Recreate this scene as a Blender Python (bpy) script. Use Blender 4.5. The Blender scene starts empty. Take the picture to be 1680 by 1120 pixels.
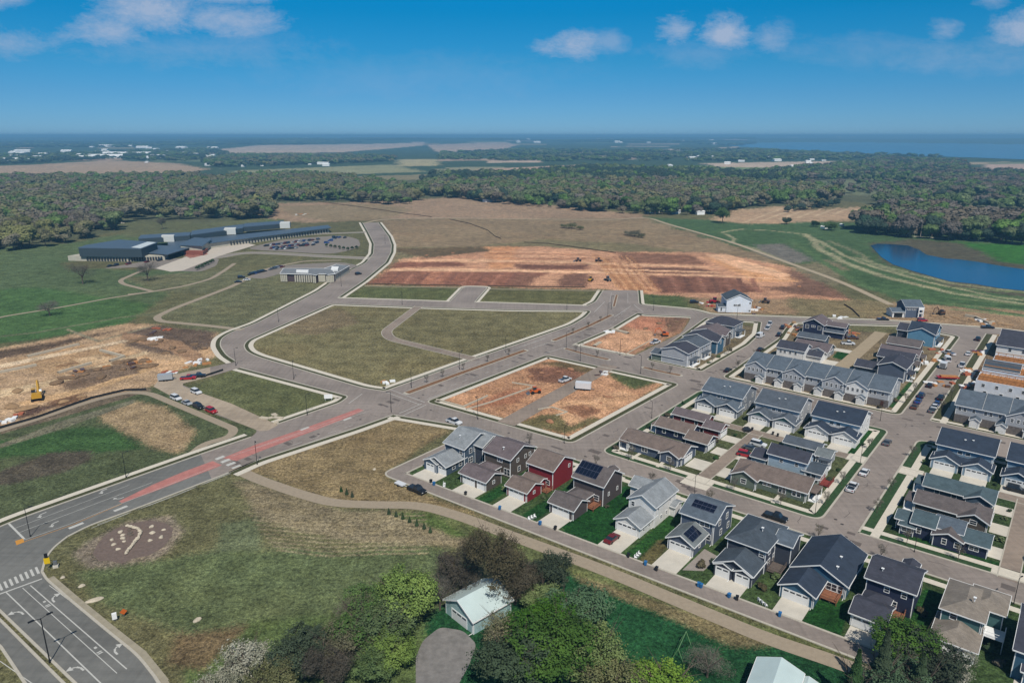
import bpy, math, random
import numpy as np
from mathutils import Vector, Matrix
from mathutils.geometry import delaunay_2d_cdt
S = bpy.context.scene
COL = S.collection
R = math.radians
# ------------------------------------------------------------------ camera, sky, sun
CAM_H = 88.0; PITCH = R(16.1); FPX = 1170.0
cd = bpy.data.cameras.new('camera'); cam = bpy.data.objects.new('camera', cd); COL.objects.link(cam)
cd.sensor_width = 36; cd.lens = 36*FPX/1680; cd.clip_start = 1; cd.clip_end = 60000
cam.location = (0, 0, CAM_H); cam.rotation_euler = (math.pi/2-PITCH, 0, 0)
S.camera = cam
S.view_settings.view_transform = 'Standard'; S.view_settings.look = 'None'
S.view_settings.gamma = 1; S.view_settings.use_curve_mapping = False
S.view_settings.exposure = 0.12
S.cycles.volume_bounces = 0; S.cycles.max_bounces = 5; S.cycles.diffuse_bounces = 2
S.cycles.transparent_max_bounces = 6; S.cycles.caustics_reflective = False; S.cycles.caustics_refractive = False
SUN_EL = R(53); sd = Vector((0.2, -0.98, 0)).normalized()     # horizontal direction towards the sun
sl = bpy.data.lights.new('sun', 'SUN'); sl.energy = 4.0; sl.angle = R(0.6); sl.color = (1.0, 0.95, 0.87)
so = bpy.data.objects.new('sun', sl); COL.objects.link(so); so.location = (0, 0, 300)
sv = Vector((sd.x*math.cos(SUN_EL), sd.y*math.cos(SUN_EL), math.sin(SUN_EL)))
so.rotation_euler = sv.to_track_quat('Z', 'Y').to_euler()
W = bpy.data.worlds.new('World'); S.world = W; W.use_nodes = True
nt = W.node_tree; nt.nodes.clear()
def N(t, ty, **k):
    n = t.nodes.new(ty)
    for a, b in k.items():
        if a == 'inp':
            for i, v in b.items(): n.inputs[i].default_value = v
        else: setattr(n, a, b)
    return n
def build_world():
    L = nt.links.new
    out = N(nt, 'ShaderNodeOutputWorld'); bg = N(nt, 'ShaderNodeBackground', inp={'Strength': 0.1})
    sky = N(nt, 'ShaderNodeTexSky', sky_type='NISHITA', sun_disc=False, sun_elevation=SUN_EL,
            sun_rotation=math.atan2(sd.x, sd.y), altitude=300, air_density=1.0, dust_density=0.0, ozone_density=3.0)
    hs = N(nt, 'ShaderNodeMixRGB', blend_type='MULTIPLY'); hs.inputs[0].default_value = 1; L(sky.outputs[0], hs.inputs[1])
    tc = N(nt, 'ShaderNodeTexCoord')
    sx = N(nt, 'ShaderNodeSeparateXYZ'); L(tc.outputs['Generated'], sx.inputs[0])
    # clouds: soft masks at sky directions (azimuth tangent, elevation tangent), broken up by noise
    def m(op, a, b=None, c=None, clamp=False):
        n = N(nt, 'ShaderNodeMath', operation=op, use_clamp=clamp)
        for i, v in enumerate((a, b, c)):
            if v is None: continue
            if isinstance(v, (int, float)): n.inputs[i].default_value = v
            else: L(v, n.inputs[i])
        return n.outputs[0]
    yy = m('MAXIMUM', sx.outputs[1], 0.05)
    ax = m('DIVIDE', sx.outputs[0], yy); el = m('DIVIDE', sx.outputs[2], yy)
    rp = N(nt, 'ShaderNodeValToRGB'); cr = rp.color_ramp      # deep polarised blue of the upper sky
    while len(cr.elements) < 6: cr.elements.new(.5)
    for e, (p, c) in zip(cr.elements, ((0, (.2, .41, .82)), (.05, (.14, .39, .72)), (.09, (.08, .41, .68)), (.15, (.015, .44, .7)), (.2, (.0, .54, .88)), (.45, (.62, .66, .6)))): e.position = p; e.color = (*c, 1)
    L(sx.outputs[2], rp.inputs[0]); L(rp.outputs[0], hs.inputs[2])
    cb = N(nt, 'ShaderNodeCombineXYZ'); L(ax, cb.inputs[0]); L(el, cb.inputs[1])
    nz = N(nt, 'ShaderNodeTexNoise', inp={'Scale': 13.0, 'Detail': 12.0, 'Roughness': 0.74, 'Distortion': 0.2})
    mp = N(nt, 'ShaderNodeMapping'); mp.inputs['Scale'].default_value = (1, 2.0, 1)
    L(cb.outputs[0], mp.inputs[0]); L(mp.outputs[0], nz.inputs['Vector'])
    nzs = nz.outputs[0]
    total = None
    for (px, py, rx, ry, s) in CLOUDS:
        a0 = (px-840)/FPX; b0 = (222.3-py)/FPX; a0 /= 0.96; b0 *= 0.955
        dx = m('MULTIPLY', m('SUBTRACT', ax, a0), FPX/rx); dy = m('MULTIPLY', m('SUBTRACT', el, b0), FPX/ry)
        d = m('SQRT', m('ADD', m('MULTIPLY', dx, dx), m('MULTIPLY', dy, dy)))
        k = m('SUBTRACT', 1.0, d)                       # 1 at the centre, 0 at the rim
        k = m('ADD', k, m('MULTIPLY', m('SUBTRACT', nzs, 0.5), 3.0))
        k = m('MULTIPLY', k, 1.0, clamp=True); k = m('MULTIPLY', m('SMOOTH_MIN', k, 1.0, 0.1), s)
        inside = m('MULTIPLY', m('SUBTRACT', 1.35, d), 2.0, clamp=True)
        k = m('MULTIPLY', k, inside)
        total = k if total is None else m('MAXIMUM', total, k)
    cm = N(nt, 'ShaderNodeMixRGB'); cm.inputs[2].default_value = (3.7, 4.4, 5.8, 1)
    L(total, cm.inputs[0]); L(hs.outputs[0], cm.inputs[1]); L(cm.outputs[0], bg.inputs[0]); L(bg.outputs[0], out.inputs[0])
CLOUDS = [(925, 84, 60, 24, .8), (985, 80, 34, 22, .4), (1075, 60, 40, 26, .8), (1150, 68, 54, 30, .85), (1215, 72, 40, 28, .45), (1120, 95, 110, 26, .2),
          (1590, 58, 62, 32, .75), (1470, 64, 36, 22, .5), (1650, 85, 80, 36, .45), (1520, 100, 190, 34, .25), (1350, 90, 160, 30, .18),
          (250, 62, 90, 30, .7), (320, 36, 110, 42, .8), (420, 46, 110, 30, .7), (440, 8, 90, 22, .75), (90, 82, 110, 26, .5), (85, 14, 70, 20, .55), (1530, 18, 36, 14, .4), (380, 90, 240, 34, .22), (700, 130, 300, 40, .12)]
build_world()

# ------------------------------------------------------------------ geometry helpers
def G(x, y, z=0.0):
    """point of the plane z seen at pixel (x, y) of the 1680 px wide photo"""
    dn = FPX*math.sin(PITCH)+(y-560)*math.cos(PITCH); t = (CAM_H-z)/dn
    return (( x-840)*t, t*(FPX*math.cos(PITCH)-(y-560)*math.sin(PITCH)))
A0 = R(-39); UX, UY = math.cos(A0), math.sin(A0)
def U(u, v): return (u*UX-v*UY, u*UY+v*UX)                # street grid -> world
def toUV(x, y): return (x*UX+y*UY, -x*UY+y*UX)
def PX(*pts): return [G(x, y) for x, y in pts]
def UV(*pts): return [U(u, v) for u, v in pts]
def C(r, g, b, k=1.0):                                    # photo colour -> albedo
    f = lambda c: (c/255/12.92 if c <= 10 else ((c/255+.055)/1.055)**2.4)
    return tuple(min(.82, f(c)/1.33*k) for c in (r, g, b))
MATS = {}
def mat(name, col, rough=.8, ns=0.0, na=0.0, col2=None, bump=0.0, lines=0.0, metal=0.0, spec=.3, kind=None, detail=4):
    if name in MATS: return MATS[name]
    m = bpy.data.materials.new(name); m.use_nodes = True; t = m.node_tree; L = t.links.new
    b = t.nodes['Principled BSDF']; b.inputs['Roughness'].default_value = rough; b.inputs['Metallic'].default_value = metal
    b.inputs['Specular IOR Level'].default_value = spec
    c1 = (*col, 1); c2 = (*(col2 or tuple(c*(1-na) for c in col)), 1)
    b.inputs['Base Color'].default_value = c1
    tc = N(t, 'ShaderNodeTexCoord'); src = tc.outputs['Object']
    if ns:
        nz = N(t, 'ShaderNodeTexNoise', inp={'Scale': ns, 'Detail': detail, 'Roughness': .65}); L(src, nz.inputs['Vector'])
        rp = N(t, 'ShaderNodeMapRange', inp={1: .35, 2: .65}); L(nz.outputs[0], rp.inputs[0])
        mx = N(t, 'ShaderNodeMixRGB'); mx.inputs[1].default_value = c1; mx.inputs[2].default_value = c2
        L(rp.outputs[0], mx.inputs[0]); last = mx.outputs[0]
        if kind == 'shingle':
            br = N(t, 'ShaderNodeTexBrick', inp={'Color1': (1, 1, 1, 1), 'Color2': (.72, .72, .72, 1), 'Mortar': (.55, .55, .55, 1), 'Scale': 1.0,
                                                 'Mortar Size': .015, 'Brick Width': .5, 'Row Height': .22})
            L(src, br.inputs['Vector']); mm = N(t, 'ShaderNodeMixRGB', blend_type='MULTIPLY'); mm.inputs[0].default_value = .75
            L(last, mm.inputs[1]); L(br.outputs[0], mm.inputs[2]); last = mm.outputs[0]
        if kind == 'tar':                                   # tyre-worn lanes, stains and patched areas
            v = N(t, 'ShaderNodeTexNoise', inp={'Scale': .05, 'Detail': 3.0}); L(src, v.inputs['Vector'])
            fac = v.outputs[0]
            for sc in ((.035, .9, 1), (.9, .035, 1)):
                mp = N(t, 'ShaderNodeMapping'); mp.inputs['Rotation'].default_value = (0, 0, R(39)); mp.inputs['Scale'].default_value = sc; L(src, mp.inputs[0])
                w = N(t, 'ShaderNodeTexNoise', inp={'Scale': 1.0, 'Detail': 4.0, 'Roughness': .6}); L(mp.outputs[0], w.inputs['Vector'])
                ad = N(t, 'ShaderNodeMath', operation='MULTIPLY_ADD'); ad.inputs[1].default_value = .55; L(w.outputs[0], ad.inputs[0]); L(fac, ad.inputs[2]); fac = ad.outputs[0]
            m2 = N(t, 'ShaderNodeMixRGB', blend_type='MULTIPLY'); m2.inputs[0].default_value = .8
            r2 = N(t, 'ShaderNodeMapRange', inp={1: .85, 2: 1.25, 3: .76, 4: 1.2}); L(fac, r2.inputs[0])
            L(last, m2.inputs[1]); L(r2.outputs[0], m2.inputs[2]); last = m2.outputs[0]
        L(last, b.inputs['Base Color'])
        if bump:
            bp = N(t, 'ShaderNodeBump', inp={'Strength': bump, 'Distance': .05}); L(nz.outputs[0], bp.inputs['Height']); L(bp.outputs[0], b.inputs['Normal'])
    if lines:
        sp = N(t, 'ShaderNodeSeparateXYZ'); L(src, sp.inputs[0])
        a = N(t, 'ShaderNodeMath', operation='MULTIPLY'); a.inputs[1].default_value = 1/lines; L(sp.outputs[2], a.inputs[0])
        f = N(t, 'ShaderNodeMath', operation='FRACT'); L(a.outputs[0], f.inputs[0])
        bp = N(t, 'ShaderNodeBump', inp={'Strength': .9, 'Distance': .03}); L(f.outputs[0], bp.inputs['Height']); L(bp.outputs[0], b.inputs['Normal'])
    MATS[name] = m; return m
class MB:
    def __init__(s): s.v = []; s.f = []
    def quad(s, *p):
        n = len(s.v); s.v += [tuple(q) for q in p]; s.f.append(tuple(range(n, n+len(p))))
    def prism(s, poly, z0, z1, cap=True):
        """vertical prism over a counter-clockwise or clockwise polygon"""
        ar = sum(poly[i][0]*poly[(i+1) % len(poly)][1]-poly[(i+1) % len(poly)][0]*poly[i][1] for i in range(len(poly)))
        if ar < 0: poly = poly[::-1]
        n = len(s.v); k = len(poly)
        s.v += [(x, y, z0) for x, y in poly]+[(x, y, z1) for x, y in poly]
        for i in range(k): j = (i+1) % k; s.f.append((n+i, n+j, n+k+j, n+k+i))
        s.f.append(tuple(range(n+k, n+2*k))); s.f.append(tuple(range(n+k-1, n-1, -1)))
    def box(s, x0, x1, y0, y1, z0, z1): s.prism([(x0, y0), (x1, y0), (x1, y1), (x0, y1)], z0, z1)
    def ext(s, prof, a0, a1, axis):
        """profile [(c, z)] extruded along x (axis 'u') or y (axis 'v')"""
        n = len(s.v); k = len(prof)
        for a in (a0, a1):
            for c, z in prof: s.v.append((a, c, z) if axis == 'u' else (c, a, z))
        for i in range(k): j = (i+1) % k; s.f.append((n+i, n+j, n+k+j, n+k+i))
        s.f.append(tuple(range(n+k-1, n-1, -1))); s.f.append(tuple(range(n+k, n+2*k)))
    def tube(s, a, b, r0, r1=None, k=6):
        r1 = r0 if r1 is None else r1; a = Vector(a); b = Vector(b); d = (b-a).normalized()
        p = d.orthogonal().normalized(); q = d.cross(p); n = len(s.v)
        for c, r in ((a, r0), (b, r1)):
            for i in range(k):
                t = 2*math.pi*i/k; s.v.append(tuple(c+p*(r*math.cos(t))+q*(r*math.sin(t))))
        for i in range(k): j = (i+1) % k; s.f.append((n+i, n+j, n+k+j, n+k+i))
        s.f.append(tuple(range(n+k-1, n-1, -1))); s.f.append(tuple(range(n+k, n+2*k)))
    def mesh(s, name, m):
        me = bpy.data.meshes.new(name); me.from_pydata(s.v, [], s.f); me.materials.append(m)
        import bmesh
        bm = bmesh.new(); bm.from_mesh(me); bmesh.ops.recalc_face_normals(bm, faces=bm.faces); bm.to_mesh(me); bm.free()
        return me
    def build(s, name, m, parent=None):
        return link(name, s.mesh(name, m), parent)
def link(name, me, parent=None, loc=(0, 0, 0), rz=0, sc=None):
    o = bpy.data.objects.new(name, me); COL.objects.link(o); o.location = loc; o.rotation_euler = (0, 0, rz)
    if sc: o.scale = sc
    if parent: o.parent = parent
    return o
def tag(o, label=None, cat=None, group=None, kind=None):
    if label: o['label'] = label
    if cat: o['category'] = cat
    if group: o['group'] = group
    if kind: o['kind'] = kind
    return o
def thing(name, label, cat, xy, rz=0, group=None, z=0):
    o = link(name, None, None, (xy[0], xy[1], z), rz); return tag(o, label, cat, group)
def tree_copy(o, parent=None):
    c = o.copy(); COL.objects.link(c); c.parent = parent
    for ch in o.children: tree_copy(ch, c)
    return c
def rnd_poly(pts, r, closed=True):
    out = []; n = len(pts)
    for i, p in enumerate(pts):
        if not closed and i in (0, n-1): out.append(p); continue
        a = Vector(pts[i-1]); b = Vector(p); c = Vector(pts[(i+1) % n]); da = (a-b); dc = (c-b)
        t = min(r, da.length*.45, dc.length*.45)
        if t < .3: out.append(p); continue
        p0 = b+da.normalized()*t; p2 = b+dc.normalized()*t
        for k in range(7):
            s = k/6; q = p0*(1-s)**2+b*2*s*(1-s)+p2*s*s; out.append((q.x, q.y))
    return out
def offs(pts, d, closed=False):
    """offset a polyline to its left by d"""
    n = len(pts); out = []
    for i in range(n):
        a = Vector(pts[i-1]) if (i > 0 or closed) else None; b = Vector(pts[i]); c = Vector(pts[(i+1) % n]) if (i < n-1 or closed) else None
        n1 = n2 = None
        if a is not None and (b-a).length > 1e-6: e = (b-a).normalized(); n1 = Vector((-e.y, e.x))
        if c is not None and (c-b).length > 1e-6: e = (c-b).normalized(); n2 = Vector((-e.y, e.x))
        if n1 is None: n1 = n2
        if n2 is None: n2 = n1
        m = (n1+n2); m = m.normalized() if m.length > 1e-6 else n1
        k = 1/max(.5, m.dot(n1)); q = b+m*d*k; out.append((q.x, q.y))
    return out
def strip(mb, pts, d0, d1, z, closed=False, top=None):
    a = offs(pts, d0, closed); b = offs(pts, d1, closed); n = len(pts)
    for i in range(n if closed else n-1):
        j = (i+1) % n
        if top is None: mb.quad((*a[i], z), (*a[j], z), (*b[j], z), (*b[i], z))
        else:
            mb.quad((*a[i], top), (*a[j], top), (*b[j], top), (*b[i], top))
            mb.quad((*a[i], z), (*a[j], z), (*a[j], top), (*a[i], top)); mb.quad((*b[j], z), (*b[i], z), (*b[i], top), (*b[j], top))
def inpoly(P, poly):
    x, y = P[:, 0], P[:, 1]; r = np.zeros(len(P), bool); n = len(poly)
    for i in range(n):
        x0, y0 = poly[i]; x1, y1 = poly[(i+1) % n]
        if y0 == y1: continue
        c = ((y0 > y) != (y1 > y)) & (x < (x1-x0)*(y-y0)/(y1-y0)+x0); r ^= c
    return r
rng = np.random.default_rng(5); random.seed(7)
LAKE = [(1150, 237), (1270, 233.6), (1400, 233.2), (1560, 235), (1700, 237), (2000, 240), (2000, 270), (1800, 266), (1680, 262), (1600, 259), (1500, 256), (1400, 251), (1300, 246), (1200, 241)]
_T = rng.random((256, 256)).astype(np.float32)
def vnoise(x, y, s, seed=0):
    x = x/s+seed*17.3; y = y/s+seed*31.7; xi = np.floor(x).astype(np.int64); yi = np.floor(y).astype(np.int64)
    fx = x-xi; fy = y-yi; fx = fx*fx*(3-2*fx); fy = fy*fy*(3-2*fy)
    g = lambda a, b: _T[a & 255, b & 255]
    return (g(xi, yi)*(1-fx)+g(xi+1, yi)*fx)*(1-fy)+(g(xi, yi+1)*(1-fx)+g(xi+1, yi+1)*fx)*fy-.5

def hillz(x, y):
    d = np.hypot(x, y); z = np.clip((d-4200)/5000, 0, 1)*(26+44*vnoise(x, y, 2600, 3)+22*vnoise(x, y, 900, 8)); z = np.maximum(z, 0)
    m = inpoly(np.stack([x, y], 1), PX(*LAKE)); z[m] = -1.0; return z
# ------------------------------------------------------------------ ground sheet
OLIVE = C(108, 106, 76); FIELD = C(97, 101, 62)
REG = []      # (world polygon, colour, edge wobble in units of local pixel size)
def reg(poly, col, w=2.0):
    lum = sum(col)/3
    if col[0] > col[2]*1.7: col = tuple((c*.84+lum*.16)*1.06 for c in col)
    REG.append((poly, col, w))
def track(px, w, col, wob=.5):                               # worn strip along a line
    p = PX(*px); reg(offs(p, w)+offs(p, -w)[::-1], col, wob)
# far country
reg(PX((-400, 300), (2100, 300), (2100, 222.6), (-400, 222.6)), C(70, 88, 66), 0)
reg(PX((-300, 420), (0, 415), (190, 380), (440, 356), (690, 334), (900, 340), (1180, 352), (1380, 330), (1900, 380), (1900, 296), (1240, 290), (700, 292), (-300, 298)), C(96, 100, 72), 1)
gf = random.Random(77)
for k in range(90):                                              # far patchwork of fields and bare woods
    y = 225.5+38*gf.random()**1.3; x = gf.uniform(-100, 1780); w = gf.uniform(25, 110); hh = max(.5, (y-222)*gf.uniform(.03, .09)); sk = gf.uniform(-12, 12)
    if 1240 < x+w and y < 262: continue
    c = gf.choice([(176, 150, 124), (150, 140, 104), (110, 124, 84), (60, 78, 58), (196, 172, 148), (92, 108, 74)]); reg(PX((x, y), (x+w, y-.4*hh), (x+w+sk, y+hh), (x+sk, y+hh*1.2)), C(*c), .5)
for k in range(26):
    y = gf.uniform(266, 296); x = gf.uniform(700, 1700); w = gf.uniform(40, 120); hh = gf.uniform(2, 4); c = gf.choice([(150, 146, 112), (120, 128, 92), (170, 152, 120)]); reg(PX((x, y), (x+w, y-1), (x+w+10, y+hh), (x+8, y+hh+1)), C(*c), .8)
for p, c in [
    ([(-100, 276), (60, 270), (180, 263), (290, 268), (345, 278), (250, 288), (100, 292), (-100, 296)], (176, 150, 122)),
    ([(360, 246), (430, 241), (640, 238), (700, 236), (690, 241), (560, 250), (380, 252)], (196, 176, 158)),
    ([(700, 240), (830, 236), (850, 240), (820, 246), (720, 250)], (190, 168, 150)),
    ([(650, 262), (718, 261), (720, 272), (655, 273)], (176, 165, 120)),
    ([(380, 280), (520, 275), (640, 270), (700, 282), (500, 288), (400, 290)], (150, 150, 110)),
    ([(780, 278), (960, 270), (960, 282), (900, 288), (800, 290)], (186, 156, 130)),
    ([(900, 255), (1050, 254), (1040, 262), (920, 260)], (196, 170, 150)),
    ([(1110, 272), (1250, 272), (1290, 276), (1250, 284), (1130, 282)], (120, 140, 85)),
    ([(1150, 268), (1400, 264), (1430, 266), (1300, 276), (1180, 274)], (200, 180, 160)),
    ([(1060, 250), (1120, 249), (1110, 255), (1060, 256)], (210, 190, 175)),
    ([(1615, 270), (1740, 268), (1740, 282), (1700, 284), (1620, 278)], (190, 165, 150)),
    ([(1560, 278), (1740, 284), (1740, 290), (1600, 286)], (150, 140, 115)),
    ([(1240, 298), (1400, 296), (1500, 305), (1560, 322), (1400, 320), (1250, 312)], (118, 124, 96)),
    ([(560, 290), (720, 286), (720, 294), (600, 296)], (140, 130, 95)),
    ([(380, 334), (560, 332), (700, 326), (760, 322), (900, 336), (1060, 352), (1060, 358), (620, 360), (500, 366), (440, 360)], (164, 136, 108)),
    ([(440, 338), (620, 334), (680, 345), (620, 362), (520, 362)], (146, 127, 96)),
    ([(618, 361), (1055, 358), (1160, 390), (1290, 432), (1000, 412), (760, 407), (650, 432), (620, 440)], (148, 126, 95)),
    ([(650, 405), (780, 404), (900, 392), (1040, 400), (1180, 420), (1280, 432), (1050, 416), (760, 408), (640, 436)], (130, 119, 84)),
    ([(1055, 356), (1200, 362), (1450, 366), (1600, 385), (1800, 395), (1800, 540), (1500, 505), (1340, 440), (1160, 390)], (80, 104, 68)),
    ([(1200, 345), (1270, 340), (1290, 338), (1330, 345), (1460, 336), (1435, 348), (1395, 362), (1220, 368), (1165, 360)], (184, 152, 118)),
    ([(1560, 345), (1680, 350), (1680, 372), (1600, 365)], (140, 135, 95)),
    ([(1560, 398), (1760, 404), (1760, 450), (1660, 436), (1600, 420)], (62, 112, 48)),
    ([(1425, 398), (1500, 392), (1580, 400), (1650, 430), (1760, 445), (1760, 500), (1560, 470), (1450, 430)], (92, 88, 70)),
    ([(1240, 402), (1290, 400), (1330, 428), (1300, 432), (1250, 418)], (124, 120, 112)),
    ([(1290, 440), (1360, 425), (1390, 440), (1370, 470), (1320, 455)], (128, 118, 88)),
    # north-west
    ([(-200, 420), (120, 398), (200, 382), (440, 358), (470, 362), (300, 400), (110, 430), (110, 440), (330, 445), (250, 500), (200, 520), (-200, 600)], (90, 108, 68)),
    ([(-200, 490), (60, 470), (170, 485), (250, 500), (210, 528), (100, 550), (-200, 590)], (80, 108, 64)),
    ([(200, 455), (330, 446), (500, 440), (600, 428), (610, 432), (560, 452), (520, 475), (420, 530), (362, 552), (340, 545), (270, 530), (240, 515), (350, 480), (250, 478)], (112, 112, 78)),
    ([(195, 362), (330, 366), (440, 358), (420, 372), (280, 385), (200, 390)], (104, 108, 72)),
    # north-west building site
    ([(-100, 592), (0, 572), (100, 552), (205, 530), (260, 533), (350, 545), (363, 556), (360, 582), (280, 612), (262, 634), (180, 655), (60, 688), (-100, 728)], (186, 152, 114)),
    ([(205, 545), (260, 533), (350, 545), (350, 570), (320, 584), (290, 583), (240, 575), (200, 560)], (112, 92, 76)),
    ([(90, 622), (140, 610), (205, 588), (245, 590), (250, 605), (190, 625), (120, 640)], (122, 98, 76)),
    ([(190, 560), (260, 590), (300, 590), (340, 570), (348, 580), (270, 612), (240, 600), (175, 572)], (206, 164, 118)),
    ([(-100, 590), (40, 570), (200, 540), (60, 578), (-100, 605)], (104, 84, 66)),
    ([(20, 590), (130, 565), (200, 585), (100, 615), (45, 605)], (182, 146, 104)),
    ([(85, 650), (140, 640), (145, 655), (110, 668), (75, 668)], (128, 94, 66)),
    ([(40, 668), (90, 665), (60, 680), (20, 690)], (96, 72, 60)),
    # south-west fields
    ([(-200, 905), (12, 856), (217, 783), (412, 715), (420, 705), (355, 681), (252, 633), (60, 690), (-200, 760)], (88, 98, 64)),
    ([(-100, 740), (60, 712), (130, 700), (190, 705), (240, 735), (150, 742), (20, 748), (-100, 770)], (66, 98, 50)),
    ([(20, 765), (80, 742), (150, 738), (150, 752), (100, 775), (20, 795), (-60, 800)], (88, 80, 66)),
    ([(160, 676), (215, 658), (270, 668), (322, 702), (322, 712), (295, 745), (262, 738), (215, 712), (165, 692)], (168, 142, 104)),
    ([(300, 638), (394, 604), (572, 650), (455, 695)], (106, 110, 68)),
    # centre fields
    ([(543, 498), (422, 551), (399, 567), (421, 585), (596, 637), (632, 642), (770, 592), (968, 517), (972, 509)], (124, 116, 78)),
    ([(470, 520), (560, 505), (590, 530), (520, 550), (460, 545)], (128, 112, 82)),
    # south-centre field
    ([(385, 765), (580, 700), (645, 680), (740, 705), (640, 770), (640, 790), (800, 850), (690, 828), (560, 832), (480, 800)], (142, 122, 84)),
    ([(385, 785), (480, 812), (560, 838), (700, 836), (800, 862), (780, 900), (600, 890), (480, 870), (420, 850)], (136, 122, 92)),
    ([(640, 840), (700, 838), (760, 852), (790, 880), (740, 880), (690, 860)], (86, 104, 50)),
    ([(125, 905), (160, 880), (205, 858), (285, 845), (305, 872), (280, 900), (225, 930), (150, 930)], (136, 122, 104)),
    ([(300, 1100), (380, 1000), (560, 960), (700, 980), (700, 1200), (300, 1200)], (90, 108, 58)),
    ([(160, 930), (260, 930), (320, 960), (300, 1000), (220, 1000), (150, 960)], (94, 100, 64)),
    ([(300, 1000), (360, 980), (400, 1030), (330, 1100), (270, 1090)], (112, 96, 66)),
    ([(860, 900), (1000, 950), (1380, 1085), (1720, 1140), (1720, 1400), (700, 1400), (700, 1000), (840, 960)], (38, 80, 48)),
    ([(920, 932), (1010, 955), (1180, 1020), (1270, 1060), (1200, 1060), (1060, 1000), (960, 960)], (124, 112, 76)),
    ([(700, 835), (850, 885), (985, 930), (1400, 1080), (1380, 1092), (1000, 960), (840, 915), (740, 865)], (100, 108, 62)),
]: reg(PX(*p), C(*c))
# big northern building site: ploughed topsoil and graded clay
reg(PX((630, 445), (660, 425), (760, 408), (880, 404), (1000, 412), (1160, 414), (1275, 432), (1330, 455), (1395, 492), (1180, 492), (1135, 488), (1050, 480), (985, 474), (795, 470), (600, 466)), C(206, 150, 112))
for p, c in [
    ([(655, 430), (750, 428), (770, 436), (640, 440)], (142, 92, 70)),
    ([(640, 445), (900, 442), (900, 448), (830, 470), (600, 464)], (148, 96, 72)),
    ([(700, 444), (740, 444), (720, 470), (690, 468)], (176, 116, 84)),
    ([(845, 434), (960, 434), (965, 442), (850, 441)], (124, 82, 64)),
    ([(842, 452), (876, 446), (880, 458), (870, 470), (835, 470)], (138, 94, 72)),
    ([(920, 450), (965, 447), (965, 470), (912, 470)], (132, 92, 72)),
    ([(1010, 412), (1130, 418), (1160, 434), (1020, 430)], (140, 98, 74)),
    ([(1020, 438), (1150, 440), (1180, 450), (1060, 448)], (126, 86, 66)),
    ([(1058, 452), (1200, 455), (1260, 478), (1090, 482)], (140, 92, 70)),
    ([(1290, 440), (1330, 455), (1395, 490), (1300, 482), (1250, 470), (1300, 470)], (132, 96, 76)),
    ([(1150, 420), (1270, 440), (1310, 462), (1240, 462), (1180, 436)], (218, 158, 104)),
    ([(790, 405), (850, 405), (840, 440), (800, 440)], (216, 150, 98)),
    ([(970, 415), (1020, 440), (1070, 480), (1040, 480), (990, 450)], (188, 130, 84)),
    ([(640, 408), (790, 404), (800, 412), (700, 424)], (110, 92, 64)),
    ([(1140, 488), (1400, 492), (1700, 510), (1720, 560), (1420, 520), (1160, 512)], (160, 130, 96)),
    ([(1290, 488), (1460, 495), (1480, 520), (1310, 519)], (132, 118, 82)),
    ([(1050, 482), (1128, 486), (1130, 506), (1050, 500)], (86, 100, 56)),
    ([(560, 488), (595, 472), (760, 474), (738, 494)], (98, 104, 60)), ([(800, 476), (985, 479), (966, 500), (780, 494)], (106, 104, 62)),
]: reg(PX(*p), C(*c))
PALE = C(158, 154, 116)
track([(1180, 382), (1215, 376), (1260, 378), (1320, 384), (1350, 398), (1385, 420), (1440, 440), (1520, 462), (1640, 488), (1760, 502)], 1.8, PALE); track([(1318, 384), (1336, 394), (1345, 408), (1380, 428), (1450, 454), (1560, 480), (1700, 502)], 3.0, PALE, .9)
track([(1400, 422), (1470, 442), (1560, 464), (1760, 490)], 2.2, C(140, 142, 104), .9); track([(1188, 383), (1205, 392), (1200, 398), (1240, 408), (1290, 430)], 1.6, PALE); track([(1360, 395), (1400, 412), (1440, 436), (1500, 455)], 2.0, C(132, 134, 98), 1); track([(1300, 395), (1350, 430), (1420, 470), (1560, 500), (1760, 530)], 3, C(92, 116, 76), 1)
track([(0, 552), (60, 545), (200, 520), (250, 515)], 1.2, C(112, 118, 84)); track([(110, 540), (160, 560), (250, 535)], .8, C(150, 140, 110)); track([(1440, 402), (1500, 430), (1560, 440), (1640, 445)], 3, C(120, 106, 84), 1)
for k in range(9):                                               # plough rows and graded tracks
    x0 = 645+k*24; reg(PX((x0+8, 447), (x0+13, 447), (x0-6, 468), (x0-12, 468)), C(*((168, 112, 86) if k % 2 else (134, 88, 70))), .5)
for k in range(8):
    x0 = 1075+k*22; reg(PX((x0, 454), (x0+8, 454.5), (x0+22, 480), (x0+12, 480)), C(*((158, 106, 82) if k % 2 else (122, 82, 64))), .5)
for p in ([(640, 441), (760, 440.5), (980, 445), (1180, 452), (1300, 457), (1300, 459), (1100, 451), (900, 447), (640, 444)], [(650, 427), (760, 424), (980, 431), (1180, 438), (1180, 440), (980, 433.5), (700, 429)], [(985, 440), (1180, 446), (1180, 448), (985, 443)],
          [(1155, 418), (1190, 416), (1300, 452), (1280, 456), (1210, 440)]): reg(PX(*p), C(232, 178, 134), .5)
for k in range(10): x0 = 1000+k*7; reg(PX((x0-30, 420), (x0-28, 420), (x0+22, 478), (x0+18, 478)), C(*((176, 120, 76) if k % 2 else (214, 156, 104))), .4)
for k in range(6): y0 = 412+k*3.6; reg(PX((800, y0), (960, y0+1.5), (960, y0+2.6), (800, y0+1.1)), C(*((180, 122, 84) if k % 2 else (226, 170, 126))), .4)
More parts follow.
